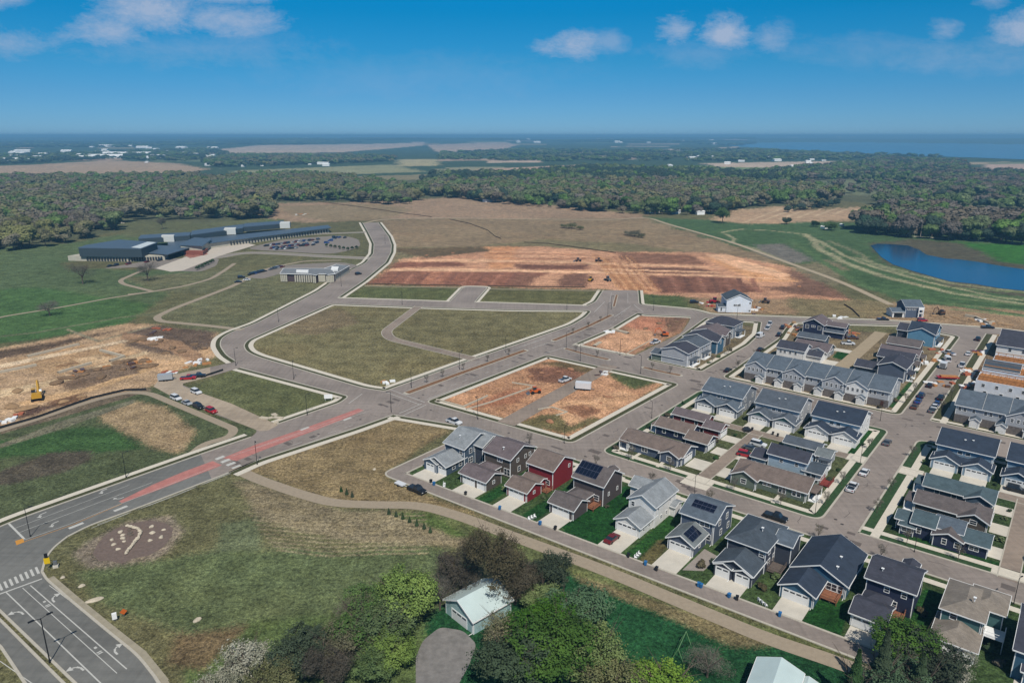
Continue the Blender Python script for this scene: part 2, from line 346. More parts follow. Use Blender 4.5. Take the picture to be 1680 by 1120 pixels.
for p, c in (([(0, 598), (60, 585), (230, 553), (232, 556), (60, 591), (0, 604)], (214, 186, 150)), ([(0, 640), (90, 622), (240, 575), (244, 580), (90, 632), (0, 652)], (206, 176, 134)), ([(30, 660), (150, 634), (250, 600), (252, 606), (150, 642), (40, 668)], (200, 160, 112)), ([(90, 600), (200, 575), (202, 578), (92, 604)], (160, 122, 84)),
             ([(120, 590), (160, 580), (190, 590), (140, 600)], (208, 172, 128)), ([(110, 612), (200, 596), (230, 612), (150, 628)], (132, 108, 86)), ([(200, 545), (300, 560), (340, 590), (320, 600), (280, 575), (200, 556)], (168, 130, 96)), ([(0, 700), (60, 684), (150, 655), (240, 636), (250, 640), (100, 684), (0, 712)], (120, 104, 84)),
             ([(100, 690), (220, 655), (220, 661), (110, 700), (0, 735), (0, 728)], (120, 116, 92))): reg(PX(*p), C(*c), .6)
reg(PX((120, 940), (300, 905), (420, 900), (560, 905), (720, 900), (740, 960), (700, 1010), (520, 1010), (300, 1040), (200, 1000)), C(96, 108, 68), 3)
reg(PX((360, 860), (420, 850), (430, 900), (360, 905)), C(104, 112, 78), 2)
for k in range(10):                                              # mower rows in the meadow south of the path
    y0 = 838+k*7; reg(PX((400+k*6, y0), (520, y0+9), (700, y0+6), (700, y0+8), (520, y0+11), (400+k*6, y0+2)), C(150, 136, 104), .8)
for k in range(7): reg(PX((1215+k*30, 366-k*3), (1222+k*30, 366-k*3), (1290+k*22, 340), (1286+k*22, 340)), C(206, 176, 138), .3)
for k in range(5): reg(PX((1560, 470+k*9), (1760, 486+k*10), (1760, 488+k*10), (1560, 471.6+k*9)), C(118, 132, 92), .6)
LAWN = C(48, 84, 38); LAWN2 = C(66, 88, 46)
reg(UV((-133, 118.5), (-133, 155), (45, 155.5), (45, 126)), LAWN2, .5)
reg(UV((-99.5, 163.5), (-38, 163.5), (-38, 233.5), (-99.5, 231)), C(80, 88, 54), .5)
reg(UV((-29.8, 163.5), (60, 166), (60, 231), (-29.8, 231)), C(60, 80, 44), .5)
reg(UV((-99.3, 248.5), (-38, 248.5), (-38, 372), (-80, 350), (-110, 345), (-99, 300)), C(128, 112, 84), .5)
reg(UV((-29.8, 250), (60, 250), (60, 400), (-29.8, 385)), C(134, 112, 84), .5)
reg(UV((-29.8, 250), (60, 250), (60, 256), (-29.8, 256)), C(84, 84, 52), .5)
reg(UV((-132.2, 250.2), (-107.9, 250.1), (-107.9, 305), (-118, 330), (-145, 325)), C(120, 106, 78), .5)
reg(PX((900, 820), (960, 790), (1030, 800), (1070, 850), (990, 900), (915, 862)), C(30, 72, 30), .6)
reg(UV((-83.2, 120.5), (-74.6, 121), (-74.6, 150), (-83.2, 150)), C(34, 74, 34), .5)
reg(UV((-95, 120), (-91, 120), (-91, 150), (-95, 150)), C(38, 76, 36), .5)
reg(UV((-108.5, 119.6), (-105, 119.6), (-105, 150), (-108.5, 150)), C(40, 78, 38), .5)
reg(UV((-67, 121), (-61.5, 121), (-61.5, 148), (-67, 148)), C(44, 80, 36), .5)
reg(UV((-63.5, 121), (-60, 121), (-61.5, 134), (-64, 132)), C(100, 92, 54), 1)
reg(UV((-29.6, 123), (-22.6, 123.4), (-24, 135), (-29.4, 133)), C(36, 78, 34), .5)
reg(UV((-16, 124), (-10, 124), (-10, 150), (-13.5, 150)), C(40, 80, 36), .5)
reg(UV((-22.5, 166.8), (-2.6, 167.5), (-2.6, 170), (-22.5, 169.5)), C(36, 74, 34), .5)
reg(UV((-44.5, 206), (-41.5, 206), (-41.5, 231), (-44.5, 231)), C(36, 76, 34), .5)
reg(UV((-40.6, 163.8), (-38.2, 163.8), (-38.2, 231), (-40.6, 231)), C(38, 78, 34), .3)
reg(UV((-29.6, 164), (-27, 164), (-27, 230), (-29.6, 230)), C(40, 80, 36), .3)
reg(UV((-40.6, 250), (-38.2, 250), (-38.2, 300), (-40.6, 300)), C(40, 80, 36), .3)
reg(UV((-29.6, 252), (-27, 252), (-27, 380), (-29.6, 380)), C(122, 104, 78), .3)
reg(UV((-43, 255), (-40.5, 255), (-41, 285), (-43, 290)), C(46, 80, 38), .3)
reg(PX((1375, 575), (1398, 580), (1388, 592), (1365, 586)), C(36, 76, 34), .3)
# two clay blocks opened up for building
reg(UV((-166, 164), (-166, 227), (-138, 228), (-114, 230), (-112, 200), (-112, 166)), C(200, 146, 104), 2)
for p, c in [([(860, 605), (930, 600), (960, 610), (930, 630), (870, 625)], (140, 96, 72)), ([(880, 595), (940, 592), (1000, 600), (960, 612)], (118, 100, 66)),
             ([(990, 610), (1060, 612), (1085, 622), (1040, 640)], (92, 100, 58)), ([(840, 695), (930, 712), (990, 690), (960, 680), (880, 680)], (116, 106, 66)),
             ([(900, 660), (970, 655), (1020, 640), (1050, 650), (990, 680), (930, 700)], (216, 164, 118)), ([(830, 640), (880, 636), (850, 660), (760, 672)], (176, 118, 84)),
             ([(715, 652), (745, 665), (735, 678), (700, 668)], (160, 120, 90)),
             ([(915, 668), (950, 664), (990, 674), (960, 690)], (150, 104, 74))]: reg(PX(*p), C(*c))
reg(PX((944, 568), (1004, 540), (1034, 522), (1060, 517), (1133, 520), (1118, 545), (1037, 583)), C(168, 124, 92), 1)
reg(PX((965, 566), (1010, 545), (1060, 538), (1080, 560), (1020, 578)), C(214, 160, 118))
reg(PX((1020, 535), (1060, 520), (1100, 525), (1080, 545)), C(204, 134, 98))
reg(PX((1090, 522), (1130, 522), (1115, 542), (1095, 545)), C(132, 98, 76))
reg(UV((-112.6, 166), (-110.2, 166), (-109.6, 228), (-112, 228)), C(150, 70, 62), .6)

def make_ground():
    ys = np.concatenate([np.arange(1500, 1125, -5.0), np.arange(1125, 300, -1.3), np.arange(300, 230, -.8), np.array([229.5, 229, 228.5, 228, 227.5, 227, 226.6, 226.2, 225.9, 225.6])])
    Y = np.array([G(840, y)[1] for y in ys]); Y = np.concatenate([np.array([-900., -400., -100., -20.]), Y[Y > 5]])
    ks = np.concatenate([np.linspace(-2.6, -.95, 24)[:-1], np.linspace(-.95, .95, 1150), np.linspace(.95, 2.6, 24)[1:]])
    YY, KK = np.meshgrid(Y, ks, indexing='ij'); XX = KK*np.sqrt(YY*YY*.925+50**2)+0
    ny, nx = YY.shape; x = XX.ravel(); y = YY.ravel(); d = np.hypot(x, y)
    px = np.maximum(d*d/88/FPX, .12)                      # ground size of a photo pixel, depth direction
    pxx = d/FPX
    gj = np.random.default_rng(9); col = np.empty((len(x), 3), np.float32); col[:] = OLIVE
    acc = np.zeros_like(col)
    for s_ in range(4):
        jt = gj.normal(0, 1, (len(x), 2)).astype(np.float32)*.55
        wx = vnoise(x, y, 9, 1)+vnoise(x, y, 3.1, 2+s_)*.7+vnoise(x, y, 27, 3)*1.1+jt[:, 0]; wy = vnoise(x, y, 9, 4)+vnoise(x, y, 3.1, 15+s_)*.7+vnoise(x, y, 27, 6)*1.1+jt[:, 1]
        col[:] = OLIVE
        for poly, c, w in REG:
            bb = np.array(poly); mn = bb.min(0)-30; mxx = bb.max(0)+30
            sel = np.nonzero((x > mn[0]) & (x < mxx[0]) & (y > mn[1]) & (y < mxx[1]))[0]
            if not len(sel): continue
            k = w*np.minimum(px[sel]*.55+.45, 8)
            P = np.stack([x[sel]+wx[sel]*k, y[sel]+wy[sel]*k], 1)
            col[sel[inpoly(P, poly)]] = c
        acc += col/4
    col = acc
    # large soft variation: dry patches and lush patches
    v = vnoise(x, y, 34, 7)*.5+vnoise(x, y, 13, 8)*.35+vnoise(x, y, 5, 9)*.22
    col *= (1+v*.42)[:, None]
    dry = np.clip(vnoise(x, y, 22, 11)+vnoise(x, y, 7, 12)*.6, 0, 1)[:, None]
    col = col*(1-dry*.35)+(col*np.array([1.35, 1.08, .95]))*dry*.35
    z = hillz(x, y)
    co = np.stack([x, y, z], 1).astype(np.float32)
    me = bpy.data.meshes.new('ground'); nv = len(x); nf = (ny-1)*(nx-1)
    me.vertices.add(nv); me.vertices.foreach_set('co', co.ravel())
    i = np.arange(ny*nx).reshape(ny, nx); q = np.stack([i[:-1, :-1], i[:-1, 1:], i[1:, 1:], i[1:, :-1]], -1).reshape(-1, 4)
    me.loops.add(nf*4); me.polygons.add(nf); me.loops.foreach_set('vertex_index', q.ravel().astype(np.int32))
    me.polygons.foreach_set('loop_start', np.arange(0, nf*4, 4, dtype=np.int32))
    me.update(); me.validate()
    a = me.color_attributes.new('soil', 'FLOAT_COLOR', 'POINT'); c4 = np.ones((nv, 4), np.float32); c4[:, :3] = col; a.data.foreach_set('color', c4.ravel())
    m = bpy.data.materials.new('ground_cover'); m.use_nodes = True; t = m.node_tree; L = t.links.new; b = t.nodes['Principled BSDF']
    b.inputs['Roughness'].default_value = .95; b.inputs['Specular IOR Level'].default_value = .1
    at = N(t, 'ShaderNodeVertexColor', layer_name='soil'); tc = N(t, 'ShaderNodeTexCoord')
    last = at.outputs[0]
    for sc, lo, hi, amt, det in ((1.1, .45, 1.55, 1, 8), (.16, .7, 1.3, 1, 5), (3.0, .55, 1.45, 1, 3)):
        nz = N(t, 'ShaderNodeTexNoise', inp={'Scale': sc, 'Detail': det, 'Roughness': .7}); L(tc.outputs['Object'], nz.inputs['Vector'])
        r = N(t, 'ShaderNodeMapRange', inp={1: .36, 2: .64, 3: lo, 4: hi}); L(nz.outputs[0], r.inputs[0])
        mm = N(t, 'ShaderNodeMixRGB', blend_type='MULTIPLY'); mm.inputs[0].default_value = amt; L(last, mm.inputs[1]); L(r.outputs[0], mm.inputs[2]); last = mm.outputs[0]
    hz_ = N(t, 'ShaderNodeTexNoise', inp={'Scale': .33, 'Detail': 6.0, 'Roughness': .7}); L(tc.outputs['Object'], hz_.inputs['Vector']); hr = N(t, 'ShaderNodeMapRange', inp={1: .42, 2: .62}); L(hz_.outputs[0], hr.inputs[0])
    dr = N(t, 'ShaderNodeMixRGB', blend_type='MULTIPLY'); dr.inputs[2].default_value = (1.1, 1.08, 1.0, 1); L(hr.outputs[0], dr.inputs[0]); L(last, dr.inputs[1]); last = dr.outputs[0]
    L(last, b.inputs['Base Color'])
    nz = N(t, 'ShaderNodeTexNoise', inp={'Scale': 1.1, 'Detail': 5.0}); L(tc.outputs['Object'], nz.inputs['Vector'])
    bp = N(t, 'ShaderNodeBump', inp={'Strength': .8, 'Distance': .35}); L(nz.outputs[0], bp.inputs['Height']); L(bp.outputs[0], b.inputs['Normal'])
    me.materials.append(m); return tag(link('ground', me), kind='structure')
make_ground()
# ------------------------------------------------------------------ roads
ASPH = mat('asphalt', C(158, 146, 137), .9, .9, .12, kind='tar'); ASPH2 = mat('dark_asphalt', C(126, 125, 120), .88, .7, .12, kind='tar')
ALLEY = mat('alley_asphalt', C(160, 144, 130), .9, .8, .14, kind='tar'); PATHM = mat('path_asphalt', C(178, 162, 140), .9, 1.1, .15)
CONC = mat('concrete', C(234, 224, 206), .85, 1.5, .14); CONC2 = mat('kerb_concrete', C(206, 198, 182), .85, 2, .15)
DRIVE = mat('driveway_concrete', C(226, 218, 203), .85, .35, .14, detail=8)
GRASS = mat('verge_grass', C(88, 90, 56), .95, 1.0, .45, bump=.4); SOILM = mat('bare_soil', C(150, 112, 82), .95, .8, .35, bump=.5)
FAR = 1
B = {}
B['north_west'] = PX((-260, 985), (12, 858), (217, 785), (350, 738), (412, 717), (424, 706), (357, 681), (275, 647), (253, 634), (262, 619), (388, 593), (372, 583), (361, 567), (364, 555), (380, 545), (420, 531),
                     (525, 477), (560, 452), (601, 431), (613, 416), (614, 400), (605, 382), (595, 365), (590, 355), (-500, 360), (-900, 900))
B['north'] = PX((620, 365), (637, 388), (642, 402), (641, 414), (632, 431), (594, 462), (553, 489), (738, 495), (762, 470), (800, 471), (778, 496), (963, 502), (978, 495), (989, 478), (990, 476), (1046, 476),
                (1048, 500), (1135, 508), (1165, 516), (1270, 520), (1467, 527), (1640, 540), (1800, 560), (1900, 480), (1500, 330), (618, 330))
B['centre_field'] = PX((543, 498), (422, 551), (406, 558), (399, 567), (404, 577), (421, 585), (596, 637), (632, 642), (645, 637), (770, 592), (880, 554), (940, 533), (962, 520), (972, 509), (840, 508), (700, 504))
B['west_field'] = PX((296, 630), (340, 619), (394, 603), (573, 650), (560, 660), (455, 696))
B['clay_block'] = UV((-168, 230.3), (-108, 232), (-109, 162.8), (-168, 159.8))
B['clay_block_north'] = PX((938, 566), (1000, 540), (1030, 522), (1046, 513), (1060, 516), (1133, 519), (1131, 527), (1118, 546), (1037, 585))
B['west_houses'] = UV((-132.2, 250.2), (-107.9, 250.2), (-107.9, 298), (-110.5, 318))+PX((1250, 528), (1158, 521))
B['south_lots'] = UV((-133.2, 118.4), (-133.2, 154.2), (-87, 155), (-56, 155.5), (75, 155.7), (75, 127), (-18, 123.6))
B['mid_lots'] = UV((-99.5, 163.5), (-38, 163.5), (-38, 233.5), (-99.5, 231))
B['row_lots'] = UV((-99.3, 248.5), (-38, 248.5), (-38, 372))+PX((1477, 533), (1400, 531), (1302, 528), (1296, 530), (1287, 540), (1277, 555))
B['east_lots'] = UV((-29.8, 163.5), (75, 166), (75, 231.5), (-29.8, 231.5))
B['north_east_lots'] = UV((-29.8, 250), (75, 250), (75, 430), (-29.8, 385))
B['south_field'] = PX((645, 680),)+UV((-137.8, 154.0), (-137.8, 114.2), (-18, 119.4), (75, 122.8), (75, 20))+PX((1100, 1500), (420, 1500), (262, 1122), (225, 1075), (175, 1035), (115, 985), (75, 950), (68, 938), (74, 915), (88, 897), (110, 880),
                     (145, 862), (217, 836), (375, 775), (420, 755), (580, 703))
B['road_median'] = PX((-140, 870), (0, 1000), (125, 1120), (330, 1310), (300, 1310), (102, 1120), (0, 1018), (-150, 890))
B['south_west_corner'] = PX((-300, 900), (0, 1056), (44, 1122), (160, 1310), (-600, 1310))
RAD = {'south_lots': 3.5, 'mid_lots': 3.5, 'east_lots': 3.5, 'row_lots': 3.5, 'clay_block': 3, 'south_field': 3.2, 'centre_field': 5, 'north_west': 6, 'north': 4, 'clay_block_north': 4, 'north_east_lots': 3.5}
OUT = PX((-220, 1290), (-220, 560), (300, 500), (585, 366), (625, 365), (1000, 476), (1060, 476), (1500, 500), (1790, 570))+UV((70, 300), (70, 60))+PX((900, 1290))
RB = {k: rnd_poly(v, RAD.get(k, 2)) for k, v in B.items()}
def cdt(outers, holes, keep=None):
    pts = []; ed = []
    for p in outers+holes:
        n = len(pts); pts += [Vector(q) for q in p]; ed += [(n+i, n+(i+1) % len(p)) for i in range(len(p))]
    vs, _, fs, *_ = delaunay_2d_cdt(pts, ed, [], 0, 1e-4)
    cen = np.array([[sum(vs[i].x for i in f)/len(f), sum(vs[i].y for i in f)/len(f)] for f in fs])
    ok = np.zeros(len(fs), bool)
    for p in outers: ok |= inpoly(cen, p)
    for p in holes: ok &= ~inpoly(cen, p)
    return vs, [f for f, k in zip(fs, ok) if k]
def sheet(name, m, outers, holes, z, kind='structure'):
    vs, fs = cdt(outers, holes); me = bpy.data.meshes.new(name); me.from_pydata([(v.x, v.y, z) for v in vs], [], fs); me.materials.append(m)
    return tag(link(name, me), kind=kind)
DARK = PX((-240, 1290), (-240, 600), (0, 800), (200, 745), (326, 738), (352, 796), (200, 860), (90, 960), (300, 1130), (340, 1290))
sheet('road', ASPH, [OUT], list(RB.values())+[DARK], .03)
sheet('main_road', ASPH2, [DARK], list(RB.values()), .03)
kerb = MB(); walk = MB(); verge = MB(); SZ = [0]
lverge = MB()
def side(name, i, j, walkd=(2.0, 3.6), k=True):
    SZ[0] += .0006; p = B[name]; n = len(p); ch = [p[q % n] for q in range(i, j+1)]
    ar = sum(p[q][0]*p[(q+1) % n][1]-p[(q+1) % n][0]*p[q][1] for q in range(n))
    s = 1 if ar > 0 else -1
    c = rnd_poly(ch, RAD.get(name, 2), False) if j-i < n else RB[name]
    cl = j-i >= n
    if k: strip(kerb, c, s*-.12, s*.36, .0, cl, .14)
    if walkd: walkd = (walkd[0]-.1, walkd[1]+.35)
    if walkd and k: strip(lverge if name in ('mid_lots', 'east_lots', 'south_lots') else verge, c, s*.38, s*(walkd[0]-.03), .034+SZ[0], cl)
    if walkd: strip(walk, c, s*walkd[0], s*walkd[1], .052+SZ[0], cl)
side('north_west', 0, 4, (2.2, 3.6)); side('north_west', 10, 22, (2.2, 3.8)); side('north', 0, 6, (2.2, 3.8)); side('north', 6, 7, (1.0, 2.0)); side('north', 10, 11, (1.2, 2.2)); side('north', 11, 14, (1.8, 3.2))
side('north', 7, 10, (1.0, 2.2)); side('north', 15, 22, (1.6, 2.8)); side('centre_field', 0, 16, (1.9, 3.5)); side('west_field', 2, 5, (1.9, 3.4)); side('clay_block', 0, 4, (2.2, 3.6))
side('clay_block_north', 0, 5, (1.9, 3.2)); side('clay_block_north', 8, 9, (1.2, 2.4)); side('west_houses', 0, 6, (1.8, 3.2)); side('south_lots', 0, 4, None); side('south_lots', 1, 4, (1.9, 3.2), False)
side('south_lots', 5, 7, None); side('mid_lots', 0, 4, (2.2, 3.5)); side('row_lots', 0, 9, (1.9, 3.2)); side('east_lots', 0, 1, (2.4, 3.7)); side('east_lots', 2, 4, (2.6, 4.0))
side('north_east_lots', 0, 1, (1.7, 2.9)); side('north_east_lots', 3, 4, (2.8, 4.2)); side('south_field', 0, 1, (2.0, 3.4)); side('south_field', 1, 4, None); side('south_field', 7, 13, None)
side('south_field', 13, 16, None); side('south_field', 19, 22, (2.0, 3.6)); side('south_field', 16, 20, None); side('road_median', 0, 3, None); side('road_median', 4, 7, None); side('south_west_corner', 0, 3, None)
tag(kerb.build('kerb', CONC2), kind='structure'); tag(walk.build('pavement', CONC), kind='structure'); tag(verge.build('verge', GRASS), kind='structure'); tag(lverge.build('verge', mat('lawn_grass', C(62, 92, 52), .95, 1.0, .45, bump=.4)), kind='structure')
rm = MB(); strip(rm, UV((-108.7, 168), (-108.2, 226)), .5, 2.3, .038); tag(rm.build('red_mulch_strip', mat('red_mulch', C(166, 84, 76), .95, 1.2, .5)), kind='structure')
sheet('dusty_road', mat('dusty_asphalt', C(190, 172, 150), .9, .35, .15, kind='tar'), [PX((262, 621), (300, 611), (345, 602), (345, 617), (300, 629), (300, 634), (380, 662), (456, 697), (440, 706), (425, 707), (400, 697), (340, 672), (278, 648), (252, 634))], [], .037)
# wide concrete shoulder at the right edge of the bottom-left road
sh = MB(); strip(sh, rnd_poly(PX((75, 950), (115, 985), (175, 1035), (225, 1075), (262, 1122), (420, 1500)), 6, False), .4, 1.5, .04); strip(sh, PX((262, 1122), (225, 1075), (175, 1035), (115, 985), (75, 950)), -1.5, -.4, .044)
# medians in the boulevards
def median(px, w, soil=GRASS):
    p = rnd_poly(PX(*px), 10, False); k = MB(); strip(k, p, -w, w, .02, False, .16); a = p[0]; b = p[-1]
    for q, r in ((a, p[1]), (b, p[-2])):
        d = (Vector(q)-Vector(r)).normalized(); n = Vector((-d.y, d.x)); q = Vector(q)
        k.prism([tuple(q+n*w), tuple(q+d*w*.8+n*w*.5), tuple(q+d*w*.8-n*w*.5), tuple(q-n*w)], .02, .156)
    tag(k.build('median_kerb', CONC2), kind='structure')
    g = MB(); strip(g, p, -w+.35, w-.35, .185); tag(g.build('median_planting', soil), kind='structure')
MEDS = [([(668, 645), (760, 611), (862, 575)], 1.5), ([(908, 559), (960, 538), (1003, 517)], 1.4), ([(1012, 484), (1010, 491), (1007, 503)], .9),
        ([(928, 572), (962, 582), (998, 590)], 1.2), ([(1056, 603), (1085, 610), (1116, 616)], 1.2)]
for q, w in MEDS: median(q, w, SOILM)
# alleys, lanes, paths
def ribbon(name, m, pts, w, z, r=6, edge=None):
    p = rnd_poly(pts, r, False); s = MB(); strip(s, p, -w/2, w/2, z); o = tag(s.build(name, m), kind='structure')
    if edge:
        e = MB(); strip(e, p, w/2-.05, w/2+edge, z-.002, False, z+.05); strip(e, p, -w/2-edge, -w/2+.05, z-.002, False, z+.05); tag(e.build('kerb', CONC2), kind='structure')
    return o
ribbon('alley', ALLEY, PX((688, 502), (632, 544), (640, 556), (782, 590)), 4.6, .06, 7, .25)
ribbon('alley', ALLEY, PX((1002, 599), (830, 695)), 6.6, .06, 3)
ribbon('alley', ALLEY, UV((-69.2, 163), (-69.2, 205.4)), 3.6, .06, 3, .2)
ribbon('alley', ALLEY, UV((-80.5, 205.4), (-38, 205.4)), 3.6, .064, 3, .2)
ribbon('alley', ALLEY, UV((-30, 205.4), (60, 206)), 3.8, .06, 3, .2)
ribbon('alley', ALLEY, UV((-.9, 163.5), (-.9, 206)), 3.6, .064, 3, .2)
ribbon('alley', mat('dusty_alley', C(184, 166, 138), .9, .6, .15), UV((-67.5, 262), (-67.5, 300), (-68, 357)), 5.2, .06, 3)
ribbon('path', PATHM, PX((385, 768), (420, 785), (482, 807), (545, 825), (610, 828), (690, 828), (760, 848), (850, 883), (985, 932), (1260, 1048), (1375, 1086), (1700, 1210)), 3.6, .05, 14)
ribbon('path', PATHM, PX((-120, 745), (0, 706), (60, 688), (150, 657), (210, 643), (245, 645), (300, 668), (352, 690), (385, 704), (378, 716), (335, 728), (318, 742)), 2.8, .05, 6)
ribbon('path', PATHM, PX((-120, 560), (0, 520), (100, 504), (180, 489), (240, 480)), 2.4, .05, 6)
ribbon('path', PATHM, PX((398, 541), (340, 534), (262, 527), (256, 520), (280, 508), (380, 470), (440, 440), (500, 428), (560, 427)), 3.6, .05, 8)
ribbon('path', PATHM, PX((210, 483), (240, 480), (300, 470), (345, 458), (368, 444), (385, 432)), 3.0, .052, 8)
ribbon('path', PATHM, PX((250, 478), (202, 466), (196, 460), (228, 446), (262, 435)), 3.0, .05, 8)
ribbon('path', mat('gravel', C(196, 178, 150), .9, .5, .2), PX((598, 366), (625, 360), (700, 357.5), (840, 359), (1000, 361), (1062, 356), (1090, 366), (1200, 397), (1290, 430), (1380, 462), (1462, 500)), 4.2, .06, 30)
ribbon('service_road', mat('far_road', C(210, 200, 180), .9), PX((1440, 384), (1560, 392), (1760, 407)), 5, .06, 20)
ribbon('path', MATS['gravel'], PX((598, 469), (700, 471), (762, 472)), 1.6, .06, 3)
ribbon('path', MATS['gravel'], PX((798, 474), (990, 477)), 1.4, .06, 3)
# school drive, car parks, aprons
ribbon('school_drive', mat('drive_asphalt', C(158, 148, 136), .9, .3, .1), PX((612, 424), (540, 421), (460, 416), (400, 414), (350, 424), (310, 420)), 9, .05, 14, .6)
ribbon('school_drive', MATS['drive_asphalt'], PX((600, 381), (520, 384), (440, 391), (390, 400), (370, 408)), 7, .056, 14, .5)
sheet('car_park', mat('lot_asphalt', C(150, 140, 130), .9, .3, .12), [rnd_poly(PX((425, 402), (470, 392), (560, 386), (588, 392), (592, 404), (570, 412), (540, 417), (430, 411), (405, 408)), 12)], [], .062)
sheet('car_park', MATS['lot_asphalt'], [rnd_poly(PX((165, 441), (265, 424), (360, 424), (355, 436), (330, 446), (270, 444), (235, 438)), 6)], [], .062)
sheet('car_park', MATS['lot_asphalt'], [rnd_poly(PX((405, 455), (440, 442), (480, 434), (560, 430), (590, 436), (560, 446), (470, 446), (430, 458)), 6)], [], .058)
sheet('forecourt', mat('plaza', C(218, 206, 190), .85, .2, .1), [PX((255, 440), (330, 412), (372, 402), (400, 398), (420, 402), (360, 420), (300, 444), (280, 446))], [], .07)
sheet('forecourt', mat('brick_paving', C(176, 116, 100), .85, .4, .2), [PX((300, 418), (330, 412), (342, 417), (312, 424))], [], .078)
# front walks across the verge and approach slabs
ap = MB()
def slab(u0, u1, v0, v1, z=.085, mb=None):
    (mb or ap).quad((*U(u0, v0), z), (*U(u1, v0), z), (*U(u1, v1), z), (*U(u0, v1), z))
for u in (-126, -113, -99, -86, -70, -57, -45, -30.5, -18, -5): slab(u-.6, u+.6, 146, 153.8)
for u in (-90, -82, -50): slab(u-.5, u+.5, 165, 170)
slab(-73, -65.6, 160.5, 166.9); slab(-4, 2.2, 164.1, 168); slab(-29.7, -24, 203, 208.3, .088); slab(-43, -38.1, 203, 208, .088)
tag(ap.build('pavement', CONC), kind='structure'); tag(sh.build('road_shoulder', mat('shoulder_concrete', C(178, 168, 146), .9, .6, .2)), kind='structure')
dv = MB()
def lane(v): return 118.2+(v+133.2)*5.4/115.2
for a, b, v1 in ((-131, -123.4, 124.6), (-116.8, -109.4, 124.6), (-103.6, -98, 126.7), (-90.2, -84.3, 126.8), (-73.8, -68, 130), (-60.6, -55, 130.2), (-48.6, -41.6, 127.8), (-35.2, -29.7, 129.2), (-22.2, -17.4, 128), (-9.5, -3.5, 130.5), (3, 9, 131)):
    slab(a, b, (lane(a)+lane(b))/2+.15, v1, .05, dv)
for a, b in ((-93.6, -87.2), (-85.2, -78.7), (-74.6, -69.2), (-67.2, -61.2), (-56.9, -51.2), (-49.4, -43.6), (-22.8, -17.6), (-15.8, -9.9), (-6.8, -1), (1, 7), (15, 21), (23, 29)): slab(a, b, 207.4, 214, .05, dv)
for a, b, c, d in ((-76.5, -71.2, 170.5, 177), (-74.6, -71.2, 183, 188), (-76, -71.2, 193.5, 198), (-67.2, -62.6, 170.4, 176.5), (-67.2, -63.4, 183.5, 189), (-6, -2.8, 171, 176.5), (-6.4, -2.8, 183, 188.5), (-6.8, -2.8, 194, 199)): slab(a, b, c, d, .05, dv)
for a, b, c, d in ((-77, -70.2, 289, 297), (-77, -70.2, 312, 317), (-65, -61.5, 287, 292)): slab(a, b, c, d, .05, dv)
tag(dv.build('driveway', DRIVE), kind='structure')
# worn earth strip between the alley and the path is part of the ground; patio behind the solar garage
pt = MB(); pt.quad((*U(-54.6, 124.5), .05), (*U(-51, 127), .05), (*U(-50.6, 134), .05), (*U(-54.4, 135), .05)); tag(pt.build('patio', mat('patio', C(170, 160, 150), .85, .8, .15)), kind='structure')

# ------------------------------------------------------------------ road markings
WHITE = mat('road_paint', C(214, 212, 204), .7, 2, .1); YEL = mat('yellow_paint', C(226, 160, 70), .7, 2, .15); RED = mat('red_surfacing', C(206, 138, 128), .85, .5, .25, detail=6)
wl = MB()
def line(px, w=.16, z=.042, mb=None, dash=None):
    p = PX(*px) if not isinstance(px, tuple) else list(px)
    if not dash: strip(mb or wl, p, -w/2, w/2, z); return
    for i in range(len(p)-1):
        a = Vector(p[i]); b = Vector(p[i+1]); n = int((b-a).length/(dash*2))
        for k in range(n):
            s = a.lerp(b, (k*2)*dash/(b-a).length); e = a.lerp(b, (k*2+1)*dash/(b-a).length); strip(mb or wl, [tuple(s), tuple(e)], -w/2, w/2, z)
line([(10, 971), (163, 1118), (280, 1230)], .22); line([(37, 964), (192, 1104)], .14); line([(50, 960), (208, 1097)], .2); line([(81, 960), (175, 1030), (218, 1068), (237, 1087), (258, 1120)], .14)
line([(-30, 990), (0, 974), (69, 949)], .4); line([(0, 1084), (52, 1120), (120, 1170)], .14)
line([(14, 858), (40, 884)], .45); line([(38, 886), (118, 858), (355, 764)], .12, mb=None); line([(25, 866), (213, 795)], .12); line([(32, 873), (250, 791)], .14)
line([(150, 866), (217, 839), (380, 776), (480, 740), (640, 682)], .14); line([(160, 860), (290, 812), (378, 775)], .14); line([(380, 748), (598, 672)], .12); line([(480, 730), (600, 690)], .14, dash=3)
for a, b in (((395, 768), (560, 706)), ((400, 772), (600, 700))): line([a, b], .12)
line([(420, 735), (600, 676)], .12)
for k in range(9):                                                 # zebra bars, lower left
    x = -12+k*8.6; y = 966-k*3.9
    wl.quad((*G(x, y-4), .044), (*G(x+4, y-5.5), .044), (*G(x+9, y+5), .044), (*G(x+4.6, y+6.5), .044))
for k in range(6):                                                 # zebra bars across the red lane
    x = 357+k*9.0; y = 750+k*5.0
    wl.quad((*G(x-5, y+2.4), .048), (*G(x+9, y-3), .048), (*G(x+13, y-.8), .048), (*G(x-1, y+4.6), .048))
def arrow(px, py, deg, left, s=1.0):
    c = Vector(G(px, py)); d = Vector((math.cos(R(deg)), math.sin(R(deg)))); n = Vector((-d.y, d.x))*(1 if left else -1)
    P = lambda a, b: (*(c+d*a*s+n*b*s), .046)
    q = [(-1.7, -.5), (-.6, -.45), (.1, -.1), (.45, .5)]; 
    for i in range(3): a0, b0 = q[i]; a1, b1 = q[i+1]; wl.quad(P(a0, b0-.17), P(a1+.1, b1-.17), P(a1-.1, b1+.17), P(a0, b0+.17))
    wl.quad(P(-.25, .5), P(1.15, .5), P(.45, 1.5))
